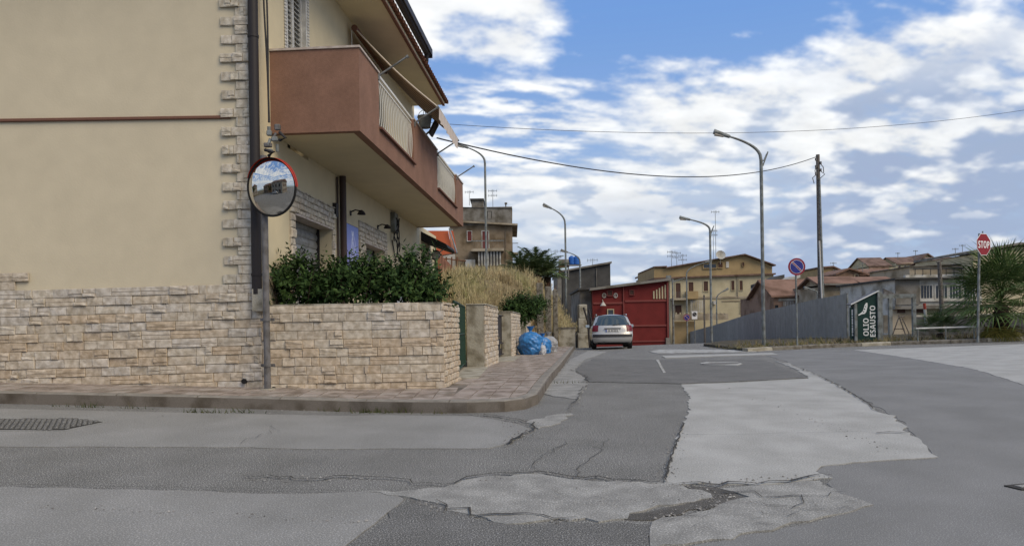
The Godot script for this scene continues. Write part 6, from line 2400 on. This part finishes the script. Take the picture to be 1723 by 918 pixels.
func verge() -> void:
	# raised strip on the far side with a rough kerb
	var kl := PackedVector2Array()
	for p in [[1258, 586], [1300, 583.5], [1400, 579], [1500, 575], [1600, 572], [1723, 567], [1900, 561]]:
		var g := gp(p[0], p[1], 0.11)
		kl.append(Vector2(g.x, -g.z))
	kl.append(kl[-1] + (kl[-1] - kl[-2]).normalized() * 12.0)
	var poly := kl.duplicate()
	for p in [Vector2(kl[-1].x + 2.0, 46.0), Vector2(20.0, 46.0), Vector2(16.5, 52.0), Vector2(kl[0].x + 0.6, kl[0].y + 8.0)]: poly.append(p)
	var v := struct("verge", drape(poly, 0.10), mk(Color(0.135, 0.118, 0.085), 1.0, T.speck2, 1.0, T.stain, 0.4, T.bump, 3.0), "dusty verge with sparse dry weeds behind a rough kerb")
	var pts := PackedVector2Array()
	for k in kl.size() - 1:
		var n := maxi(1, int(kl[k].distance_to(kl[k + 1]) / 0.9))
		for s in n: pts.append(kl[k].lerp(kl[k + 1], float(s) / n))
	for k in pts.size() - 1:
		var a := pts[k]
		var e := pts[k + 1]
		var t := (e - a).normalized()
		var nn := Vector2(t.y, -t.x)
		if nn.y > 0.0: nn = -nn
		a += t * 0.008; e -= t * 0.008
		var dz := rng.randf_range(-0.012, 0.012)
		var b := MB.new()
		var r0 := []
		var r1 := []
		for q in [Vector2(0.02, -0.1), Vector2(0.015, 0.085 + dz), Vector2(-0.02, 0.118 + dz), Vector2(-0.22, 0.122 + dz), Vector2(-0.22, 0.0)]:
			var w: Vector2 = a + nn * q.x
			var x: Vector2 = e + nn * q.x
			r0.append(g3(w.x, w.y, q.y)); r1.append(g3(x.x, x.y, q.y))
		b.grid([r0, r1], false)
		for cap in [r0, r1]:
			for m in range(1, 4): b.tri(cap[0], cap[m], cap[m + 1])
		part("kerb_stone", b, M.cement_dark if k % 4 else M.cement, v)
	# dry weeds
	var mb := MB.new()
	for k in 1500:
		var f := rng.randf()
		var i := int(f * (pts.size() - 1))
		var p := pts[i].lerp(pts[mini(i + 1, pts.size() - 1)], rng.randf()) + Vector2(rng.randfn(0, 0.6), 0.25 + absf(rng.randfn(0, 1.6)))
		var g := g3(p.x, p.y, 0.09)
		var h := rng.randf_range(0.04, 0.20) * soft((p.x - 5.5) / 4.0) * (1.0 if p.y < 27 else 1.6)
		mb.col = Color(0.24, 0.19, 0.105).lerp(Color(0.075, 0.085, 0.03), rng.randf())
		for q in 3:
			var tip := g + Vector3(rng.randfn(0, 0.1), h, rng.randfn(0, 0.1))
			mb.tri(g + Vector3(-0.01, 0, 0), g + Vector3(0.012, 0, 0), tip)
	var w := struct("verge_weeds", mb, M.straw)
	w.set_meta("kind", "stuff")
	tag(w, "sparse dry weeds on the verge behind the kerb", "weeds")

func oil_container() -> void:
	var d := 27.0
	var green := mk(Color(0.008, 0.034, 0.028), 0.5, T.faint, 1.0)
	var white := mk(Color(0.62, 0.63, 0.62), 0.5)
	var a := at(1439, 568, d)
	var c := at(1476, 490, d)
	var base := Vector3(a.x, hg(a.x, d) + 0.14, -d)
	var t := thing("oil_container", "dark green used oil collection container lettered in white with a sloping roof", "container", base)
	var W := c.x - a.x
	var H0 := at(1439, 510, d).y - base.y
	var H1 := c.y - base.y
	var b := MB.new()
	b.prism(PackedVector2Array([Vector2(0, 0.03), Vector2(W, 0.03), Vector2(W, H1 - 0.03), Vector2(0, H0 - 0.03)]), Transform3D(Basis(), Vector3(0, 0, -0.3)), 0.3)
	part("body", b, green, t)
	b = MB.new()
	b.prism(PackedVector2Array([Vector2(-0.16, H0 - 0.07), Vector2(W + 0.02, H1 - 0.01), Vector2(W + 0.02, H1 + 0.03), Vector2(-0.16, H0 - 0.03)]), Transform3D(Basis(), Vector3(0, 0, -0.32)), 0.40)
	part("roof", b, M.post_grey, t)
	b = MB.new()
	b.prism(PackedVector2Array([Vector2(-0.16, H0 - 0.06), Vector2(W + 0.02, H1 - 0.005), Vector2(W + 0.02, H1 + 0.033), Vector2(-0.16, H0 - 0.022)]), Transform3D(Basis(), Vector3(0, 0, 0.082)), 0.012)
	part("roof_trim", b, white, t)
	for x in [0.02, W + 0.04]:
		b = MB.new()
		b.bbox(Vector3(x, (H0 if x < 0.1 else H1 + 0.03) * 0.5, 0.03), Vector3(0.10, H0 if x < 0.1 else H1 + 0.03, 0.08), 0.01)
		part("corner_post", b, M.galv, t)
	b = MB.new()
	b.box(Vector3(W + 0.14, H1 * 0.49, -0.2), Vector3(0.12, H1 * 0.98, 0.4))
	part("grey_side", b, M.galv, t)
	# the side panel with small white lettering
	b = MB.new()
	b.box(Vector3(-0.07, H0 * 0.46, -0.06), Vector3(0.13, H0 * 0.86, 0.08))
	part("side_panel", b, green, t)
	for k in 9:
		b = MB.new()
		b.box(Vector3(-0.07, 0.22 + k * 0.105, -0.018), Vector3(0.045, 0.06 + 0.025 * (k % 3), 0.004))
		part("small_print", b, white, t)
	text("OLIO", 0.265, 0.004, t, white, Transform3D(Basis(Vector3.BACK, PI / 2), Vector3(W * 0.50, 0.49, 0.008)))
	text("ESAUSTO", 0.265, 0.004, t, white, Transform3D(Basis(Vector3.BACK, PI / 2), Vector3(W * 0.80, 0.69, 0.008)))
	# emblem: a tilted bottle above a hand-like spout
	b = MB.new()
	b.prism(PackedVector2Array([Vector2(0.13, 0.93), Vector2(0.20, 0.97), Vector2(0.29, 1.05), Vector2(0.36, 1.27), Vector2(0.42, 1.35), Vector2(0.46, 1.33), Vector2(0.46, 1.22), Vector2(0.41, 1.02), Vector2(0.36, 0.96), Vector2(0.24, 0.94), Vector2(0.14, 0.89)]), Transform3D(Basis(), Vector3(0, 0, 0.002)), 0.004)
	part("bottle_emblem", b, white, t)
	b = MB.new()
	for p in [[0.35, 1.12, 0.05], [0.32, 1.03, 0.04], [0.39, 1.21, 0.03]]: b.box(Vector3(p[0], p[1], 0.008), Vector3(p[2], 0.035, 0.003))
	part("emblem_detail", b, green, t)

func fan_leaf(r: float, blades: int) -> ArrayMesh:
	var b := MB.new()
	var L := r * 0.55
	b.col = Color(0.075, 0.10, 0.035)
	b.tube([Vector3.ZERO, Vector3(0, L * 0.03, L * 0.5), Vector3(0, 0, L)], 0.016, 0.010, 4)
	for k in blades:
		var a := lerpf(-2.0, 2.0, (k + 0.5) / blades)
		var dir := Vector3(sin(a), rng.randf_range(-0.05, 0.1), cos(a))
		var bl := r * 0.62 * (0.65 + 0.35 * cos(a * 0.7)) * rng.randf_range(0.85, 1.05)
		var s := dir.cross(Vector3.UP).normalized() * 0.022
		var o := Vector3(0, 0, L)
		var m := o + dir * bl * 0.55
		var tip := o + dir * bl + Vector3(0, -bl * 0.22, 0)
		b.col = Color(0.045, 0.080, 0.024).lerp(Color(0.125, 0.175, 0.060), rng.randf())
		b.tri(o, m + s, m + Vector3(0, 0.012, 0)); b.tri(o, m + Vector3(0, 0.012, 0), m - s)
		b.tri(m + s, tip, m + Vector3(0, 0.012, 0)); b.tri(m - s, m + Vector3(0, 0.012, 0), tip)
	return b.mesh()

func frond(len: float) -> ArrayMesh:
	var b := MB.new()
	var pts := []
	for k in 9:
		var f := k / 8.0
		pts.append(Vector3(0, len * (0.62 * f - 0.55 * f * f), len * f * 0.85))
	b.col = Color(0.10, 0.11, 0.04)
	b.tube(pts, 0.02, 0.005, 4)
	for k in 44:
		var f := 0.12 + 0.88 * (k / 44.0)
		var j := mini(int(f * 8.0), 7)
		var p: Vector3 = pts[j].lerp(pts[j + 1], f * 8.0 - j)
		for s in [-1.0, 1.0]:
			var L := len * 0.26 * sin(PI * clampf(f * 0.85 + 0.12, 0, 1)) + 0.05
			var dir := Vector3(s * 0.85, -0.1 + rng.randfn(0, 0.18), 0.6).normalized()
			var w := Vector3(0, 0.0, 0.020)
			b.col = Color(0.050, 0.085, 0.035).lerp(Color(0.13, 0.165, 0.08), rng.randf())
			b.tri(p - w, p + w, p + dir * L + Vector3(0, -0.2 * L, 0))
	return b.mesh()

func palms() -> void:
	# fan palm by the stop sign
	var foot := gp(1685, 563, 0.15)
	foot = Vector3(at(1686, 563, 26.0).x, hg(at(1686, 563, 26.0).x, 26.0) + 0.12, -26.0)
	var t := thing("fan_palm", "bushy fan palm with a short dark shaggy trunk by the stop sign", "palm tree", foot)
	var b := MB.new()
	var prof := []
	for k in 13: prof.append(Vector2(0.26 + 0.05 * (k % 2) - 0.006 * k, k * 0.09))
	b.lathe(prof, Transform3D(), 16)
	for k in 150:
		var a := rng.randf() * TAU
		var y := rng.randf() * 0.85
		var e := Vector3(cos(a), 0, sin(a))
		var s := e.cross(Vector3.UP) * 0.05
		b.tri(e * 0.22 + Vector3.UP * y - s, e * 0.22 + Vector3.UP * y + s, e * rng.randf_range(0.34, 0.48) + Vector3.UP * (y + rng.randf_range(-0.06, 0.12)))
	part("trunk", b, M.bark, t)
	var lv := []
	for k in 5: lv.append(fan_leaf(1.75, 24))
	for k in 62:
		var o := part("leaf", lv[k % 5], M.leaf, t)
		var f := (k + 0.5) / 62.0
		var pitch := lerpf(1.5, -0.40, pow(f, 0.8)) + rng.randfn(0, 0.1)
		var sc := rng.randf_range(0.85, 1.12)
		o.transform = Transform3D(Basis(Vector3.UP, k * 2.399 + rng.randfn(0, 0.2)) * Basis(Vector3.RIGHT, -pitch) * Basis(Vector3.BACK, rng.randfn(0, 0.25)) * Basis.from_scale(Vector3.ONE * sc), Vector3(0, 1.05 + 0.30 * (1.0 - f), 0))
	# dead skirt
	var dead := vcol(mk(Color(1.9, 1.15, 0.75), 0.9))
	for k in 9:
		var o := part("dry_leaf", lv[k % 5], dead, t)
		o.transform = Transform3D(Basis(Vector3.UP, 3.0 + k * 0.75) * Basis(Vector3.RIGHT, 0.75 + rng.randf() * 0.35) * Basis.from_scale(Vector3.ONE * 0.72), Vector3(0, 0.8, 0))
	# feathery palms on the bank
	var fm := [frond(1.7), frond(1.45), frond(1.9)]
	for s in [[874, 468, 38.0, 0.85, "feathery palm crown rising above the dry bank by the apartment house"], [900, 470, 38.5, 1.05, "tallest feathery palm crown above the dry bank"], [920, 475, 39.0, 0.85, "small feathery palm crown beside the tallest concrete post"]]:
		var p := at(s[0], s[1], s[2])
		var base := Vector3(p.x, p.y - 2.0, p.z)
		var pt := thing("date_palm", s[4], "palm tree", base, 0.0, "feathery palms behind the bank")
		b = MB.new()
		b.tube([Vector3.ZERO, Vector3(0, 1.2, 0), Vector3(0.05, 2.25, 0)], 0.22, 0.18, 9)
		part("trunk", b, M.bark, pt)
		for k in 26:
			var o := part("frond", fm[k % 3], M.leaf, pt)
			o.transform = Transform3D(Basis(Vector3.UP, k * 2.399) * Basis(Vector3.RIGHT, -lerpf(1.05, -0.25, k / 26.0)) * Basis.from_scale(Vector3.ONE * s[3]), Vector3(0.05, 2.2, 0))
	# dark little palm bush by the barrier
	var sp := at(1582, 552, 27.5)
	var pt2 := thing("low_palm", "low dark green palm bush behind the white barrier rail", "palm tree", Vector3(sp.x, hg(sp.x, 27.5) + 0.1, sp.z))
	b = MB.new()
	b.tube([Vector3.ZERO, Vector3(0, 0.2, 0)], 0.14, 0.1, 8)
	part("trunk", b, M.bark, pt2)
	for k in 22:
		var o := part("leaf", lv[k % 5], M.leaf, pt2)
		o.transform = Transform3D(Basis(Vector3.UP, k * 2.399) * Basis(Vector3.RIGHT, -lerpf(1.3, 0.0, k / 22.0)) * Basis.from_scale(Vector3.ONE * 0.5), Vector3(0, 0.25, 0))

func yard() -> void:
	# steel frame, ladder and barrier of the yard on the corner
	var d := 31.0
	var t := thing("steel_frame", "rusty grey steel goal-like frame in the yard behind the oil container", "steel frame", Vector3(at(1510, 560, d).x, hg(15.5, d), -d))
	for px in [1498, 1538]:
		var b := MB.new()
		var p := at(px, 499, d)
		b.box(Vector3(p.x, (p.y + hg(p.x, d)) * 0.5, p.z), Vector3(0.13, p.y - hg(p.x, d) + 0.1, 0.13))
		wp("post", b, M.galv, t)
	var b := MB.new()
	var p0 := at(1478, 499, d)
	var p1 := at(1541, 497, d)
	b.box((p0 + p1) * 0.5, Vector3(p1.x - p0.x, 0.16, 0.14))
	wp("beam", b, M.galv, t)
	b = MB.new()
	b.prism(PackedVector2Array([Vector2(p0.x + 0.2, p0.y + 0.08), Vector2(p0.x + 0.75, p0.y + 0.08), Vector2(p0.x + 0.2, p0.y + 0.33)]), Transform3D(Basis(), Vector3(0, 0, p0.z - 0.05)), 0.1)
	wp("gusset", b, M.post_grey, t)
	# trestle
	var tr := thing("trestle", "weathered timber trestle leaning in the dry weeds of the yard", "trestle", Vector3(at(1515, 565, 29.5).x, hg(15.0, 29.5), -29.5))
	for s in [[1503, 562, 1514, 531], [1524, 562, 1513, 530], [1505, 553, 1522, 553], [1531, 562, 1519, 535], [1517, 533, 1523, 531]]:
		b = MB.new()
		b.tube([at(s[0], s[1], 29.5), at(s[2], s[3], 29.6)], 0.022, -1.0, 6)
		wp("leg" if s[1] > 560 else "rung", b, M.wood_post, tr)
	# white barrier
	var ba := thing("barrier_rail", "long thin white barrier rail in front of the yard", "barrier", Vector3(at(1592, 551, 25.6).x, hg(14.5, 25.6), -25.6))
	b = MB.new()
	b.tube([at(1542, 552.5, 25.6), at(1642, 549.5, 25.6)], 0.028, -1.0, 8)
	wp("rail", b, M.white_paint, ba)
	for px in [1545, 1592, 1640]:
		b = MB.new()
		var p := at(px, 551, 25.6)
		b.tube([Vector3(p.x, hg(p.x, 25.6), p.z), p], 0.022, -1.0, 6)
		wp("post", b, M.galv, ba)
	# striped warning stake
	var st := thing("warning_stake", "small red and white stake standing in the yard", "stake", at(1558, 528, 28.5))
	b = MB.new()
	b.tube([at(1556, 510, 28.5), at(1557, 520, 28.5)], 0.05, -1.0, 6)
	wp("red_part", b, mk(Color(0.35, 0.06, 0.04), 0.8), st)
	b = MB.new()
	b.tube([at(1557, 520, 28.5), at(1559, 545, 28.5)], 0.05, -1.0, 6)
	wp("white_part", b, M.white_paint, st)
	# low cement wall behind palm and stop sign
	var lw := thing("yard_wall", "low grey cement yard wall behind the fan palm", "wall", Vector3(at(1690, 560, 32).x, hg(19, 32), -32.0))
	b = MB.new()
	var a := at(1536, 534, 33.5)
	var e := at(1830, 528, 31.0)
	b.prism(PackedVector2Array([Vector2(0, -1.5), Vector2((e - a).length(), -1.5), Vector2((e - a).length(), 0.0), Vector2(0, 0)]), Transform3D(Basis((e - a).normalized(), Vector3.UP, (e - a).normalized().cross(Vector3.UP)), a), 0.2)
	wp("core", b, mk(Color(0.17, 0.165, 0.15), 0.95, T.fine, 0.6, T.streak, 0.3), lw)
	b = MB.new()
	b.tube([a + Vector3(0, 0.02, 0), e + Vector3(0, 0.02, 0)], 0.09, -1.0, 6)
	wp("cap", b, M.cement, lw)

# ---------------------------------------------------------------- car
func car(label: String, pos: Vector3, turn: float) -> Node3D:
	var paint := mk(Color(0.43, 0.425, 0.41), 0.38)
	paint.metallic = 0.4
	paint.clearcoat_enabled = true
	paint.clearcoat = 0.7
	paint.clearcoat_roughness = 0.12
	var dark := mk(Color(0.020, 0.020, 0.022), 0.6)
	var glass := mk(Color(0.030, 0.045, 0.048), 0.06)
	glass.metallic_specular = 0.7
	var red := mk(Color(0.13, 0.012, 0.020), 0.25)
	var t := thing("parked_car", label, "car", pos, turn)
	t.scale = Vector3(1.06, 1.0, 1.0)
	# profile of the rear: half width and set-back for each height
	var ys := [0.24, 0.30, 0.40, 0.52, 0.58, 0.64, 0.76, 0.88, 0.96, 1.02, 1.14, 1.26, 1.36, 1.42, 1.455]
	var hw := [0.70, 0.76, 0.80, 0.82, 0.825, 0.825, 0.825, 0.815, 0.80, 0.775, 0.73, 0.685, 0.645, 0.58, 0.40]
	var zb := [-0.14, -0.05, -0.01, 0.0, -0.01, -0.07, -0.10, -0.13, -0.16, -0.20, -0.29, -0.38, -0.47, -0.56, -0.72]
	var b := MB.new()
	var rows := []
	for k in ys.size():
		var row := []
		for j in 17:
			var u := lerpf(-1.0, 1.0, j / 16.0)
			var bend := pow(absf(u), 5.0)
			row.append(Vector3(hw[k] * u * (1.0 - 0.02 * bend), ys[k] + (0.03 * (1.0 - u * u) if k > 11 else 0.0), zb[k] - 0.16 * bend - 0.04 * u * u))
		rows.append(row)
	b.grid(rows)
	# sides, roof and bonnet as lofted sections going forward
	for s in [-1.0, 1.0]:
		var side := []
		for k in ys.size():
			var row := []
			var r: Vector3 = rows[k][16 if s > 0 else 0]
			row.append(r)
			for z in [-0.9, -1.6, -2.3, -2.7, -3.1, -3.5, -3.8]:
				var y: float = ys[k]
				var w: float = hw[k]
				if z < -2.4 and y > 0.9:
					var f := clampf((-z - 2.4) / 0.55, 0.0, 1.0)
					y = lerpf(y, minf(y, 0.90), f)
					w = lerpf(w, 0.72, f)
				if z < -3.4: w *= 0.93
				if z < -3.7: w *= 0.9; y = minf(y, 0.7)
				row.append(Vector3(s * w, y, z))
			side.append(row)
		b.grid(side)
	var top := []
	for z in [-0.72, -1.0, -1.7, -2.35, -2.95, -3.5, -3.8]:
		var row := []
		var y := 1.485 if z > -2.0 else 1.44 if z > -2.5 else 0.92 if z > -3.2 else 0.82 if z > -3.7 else 0.6
		for j in 9:
			var u := lerpf(-1.0, 1.0, j / 8.0)
			row.append(Vector3((0.62 if z > -2.5 else 0.72) * u, y - 0.06 * u * u, z))
		top.append(row)
	b.grid(top)
	part("body", b, paint, t)
	var patch := func(called: String, m: Material, u0: float, u1: float, k0: int, k1: int, off: float, parent: Node) -> MeshInstance3D:
		var g := MB.new()
		var pr := []
		for k in range(k0, k1 + 1):
			var row := []
			for j in 11:
				var u := lerpf(u0, u1, j / 10.0)
				var bend := pow(absf(u), 5.0)
				row.append(Vector3(hw[k] * u * (1.0 - 0.02 * bend), ys[k] + (0.03 * (1.0 - u * u) if k > 11 else 0.0), zb[k] - 0.16 * bend - 0.04 * u * u + off))
			pr.append(row)
		g.grid(pr)
		return part(called, g, m, parent)
	var hatch: MeshInstance3D = patch.call("rear_window", glass, -0.86, 0.86, 9, 13, 0.012, t)
	patch.call("window_seal", dark, -0.90, 0.90, 9, 10, 0.006, hatch)
	for s in [-1.0, 1.0]:
		var l: MeshInstance3D = patch.call("tail_light", red, s * 0.70, s * 0.99, 6, 9, 0.014, t)
	patch.call("bumper_strip", dark, -0.97, 0.97, 3, 5, 0.012, t)
	patch.call("lower_valance", dark, -0.92, 0.92, 0, 1, 0.006, t)
	b = MB.new()
	b.bbox(Vector3(0, 0.885, -0.085), Vector3(0.66, 0.035, 0.05), 0.01)
	part("boot_handle", b, dark, t)
	b = MB.new()
	b.bbox(Vector3(0, 0.79, -0.085), Vector3(0.53, 0.115, 0.02), 0.005)
	var pl := part("number_plate", b, mk(Color(0.62, 0.62, 0.60), 0.5), t)
	b = MB.new()
	b.box(Vector3(-0.245, 0.79, -0.0735), Vector3(0.036, 0.105, 0.003))
	part("blue_band", b, mk(Color(0.02, 0.05, 0.3), 0.5), pl)
	b = MB.new()
	for k in 7: b.box(Vector3(-0.17 + k * 0.057 + (0.012 if k > 1 else 0.0), 0.79, -0.0735), Vector3(0.030, 0.07, 0.003))
	part("plate_characters", b, M.black, pl)
	b = MB.new()
	b.tube([Vector3(-0.35, 0.29, -0.2), Vector3(-0.35, 0.285, 0.01)], 0.03, -1.0, 10)
	part("exhaust", b, dark, t)
	b = MB.new()
	b.tube([Vector3(0.02, 1.02, -0.175), Vector3(0.30, 1.06, -0.215)], 0.012, -1.0, 6)
	part("wiper", b, M.black, t)
	for s in [-1.0, 1.0]:
		b = MB.new()
		b.tube([Vector3(s * 0.60, 1.44, -0.72), Vector3(s * 0.605, 1.49, -0.85), Vector3(s * 0.60, 1.50, -1.9), Vector3(s * 0.59, 1.46, -2.2)], 0.018, -1.0, 8)
		part("roof_rail", b, paint, t)
		b = MB.new()
		b.bbox(Vector3(s * 0.93, 0.985, -2.45), Vector3(0.19, 0.13, 0.09), 0.03)
		var m := part("wing_mirror", b, paint, t)
		b = MB.new()
		b.box(Vector3(s * 0.93, 0.985, -2.402), Vector3(0.15, 0.10, 0.006))
		var gm := mk(Color(0.5, 0.5, 0.5), 0.05)
		gm.metallic = 1.0
		part("mirror_glass", b, gm, m)
		b = MB.new()
		b.quad(Vector3(s * 0.795, 1.0, -0.95), Vector3(s * 0.795, 1.0, -2.45), Vector3(s * 0.665, 1.36, -2.05), Vector3(s * 0.665, 1.36, -0.95))
		part("side_window", b, glass, t)
		for z in [-0.72, -3.12]:
			b = MB.new()
			b.lathe([Vector2(0.17, -0.085), Vector2(0.27, -0.09), Vector2(0.298, -0.065), Vector2(0.298, 0.065), Vector2(0.27, 0.09), Vector2(0.17, 0.085)], Transform3D(Basis(Vector3.BACK, PI / 2), Vector3(s * 0.715, 0.298, z)), 22)
			var w := part("wheel", b, M.rubber, t)
			b = MB.new()
			b.lathe([Vector2(0.0, 0.05), Vector2(0.10, 0.065), Vector2(0.19, 0.05), Vector2(0.19, -0.05), Vector2(0.0, -0.04)], Transform3D(Basis(Vector3.BACK, -s * PI / 2), Vector3(s * 0.74, 0.298, z)), 18)
			part("rim", b, M.galv_far, w)
	b = MB.new()
	b.box(Vector3(0, 0.26, -1.95), Vector3(1.4, 0.12, 3.3))
	part("underbody", b, M.black, t)
	return t

func behind() -> void:
	# what the traffic mirror sees: the street going off beside and behind the viewer
	var wm := [mk(Color(0.42, 0.38, 0.31), 0.9, T.fine, 0.4, T.stain, 0.15), mk(Color(0.36, 0.26, 0.17), 0.9, T.fine, 0.4, T.stain, 0.15), mk(Color(0.46, 0.44, 0.40), 0.9, T.fine, 0.4, T.stain, 0.15)]
	var spots := [[-16.0, 9.0, 9.0, 7.0, 6.5, 0, "grey roofed house across the cross street, seen only in the traffic mirror"], [-30.0, 8.0, 10.0, 6.0, 5.5, 1, "ochre house further along the cross street, seen only in the mirror"], [-44.0, -7.0, 9.0, 8.0, 6.0, 2, "pale house at the end of the cross street, seen only in the mirror"], [-33.0, -17.0, 9.0, 8.0, 6.2, 0, "plain house on the pavement side of the cross street, seen only in the mirror"]]
	for s in spots:
		var y := hg(s[0], -s[1]) - 0.3
		var t := thing("mirrored_house", s[6], "house", Vector3(s[0], y, s[1]), 0.0, "houses along the cross street")
		var b := MB.new()
		b.box(Vector3(0, s[4] * 0.5, 0), Vector3(s[2], s[4], s[3]))
		part("wall", b, wm[s[5]], t)
		b = MB.new()
		b.prism(PackedVector2Array([Vector2(s[3] * 0.5 + 0.4, s[4]), Vector2(0, s[4] + 1.6), Vector2(-s[3] * 0.5 - 0.4, s[4])]), Transform3D(Basis(Vector3.BACK, Vector3.UP, Vector3.LEFT), Vector3(s[2] * 0.5 + 0.4, 0, 0)), s[2] + 0.8)
		part("roof", b, M.tile_far2, t)
		for fl in 2:
			for k in 3:
				for side in [-1.0, 1.0]:
					b = MB.new()
					b.box(Vector3(-s[2] * 0.3 + k * s[2] * 0.3, 1.7 + fl * 2.8, side * (s[3] * 0.5 + 0.01)), Vector3(1.1, 1.5, 0.05))
					part("window", b, M.glass_dark if (k + fl) % 2 else M.shutter_brown, t)
				b = MB.new()
				b.box(Vector3(s[2] * 0.5 + 0.01, 1.7 + fl * 2.8, -2.0 + k * 2.0), Vector3(0.05, 1.4, 0.9))
				part("window", b, M.shutter_brown, t)
	for s in [[-22.5, 5.4, "roadside tree in front of the cross street houses, seen only in the mirror"], [-25.5, -9.5, "roadside tree on the pavement side of the cross street, seen only in the mirror"]]:
		var t := thing("roadside_tree", s[2], "tree", Vector3(s[0], hg(s[0], -s[1]), s[1]), 0.0, "trees along the cross street")
		var b := MB.new()
		b.tube([Vector3.ZERO, Vector3(0.1, 1.2, 0), Vector3(0, 2.4, 0.1)], 0.14, 0.09, 8)
		for k in 4: b.tube([Vector3(0, 2.0, 0), Vector3(cos(k * 1.6) * 0.9, 3.4, sin(k * 1.6) * 0.9)], 0.07, 0.02, 6)
		part("trunk", b, M.bark, t)
		b = MB.new()
		for k in 9: leafy(b, Vector3(rng.randfn(0, 0.7), 3.2 + rng.randfn(0, 0.5), rng.randfn(0, 0.7)), Vector3(0.8, 0.7, 0.8), 170, 0.30, Color(0.012, 0.025, 0.009), Color(0.06, 0.09, 0.03))
		part("crown", b, M.leaf, t)
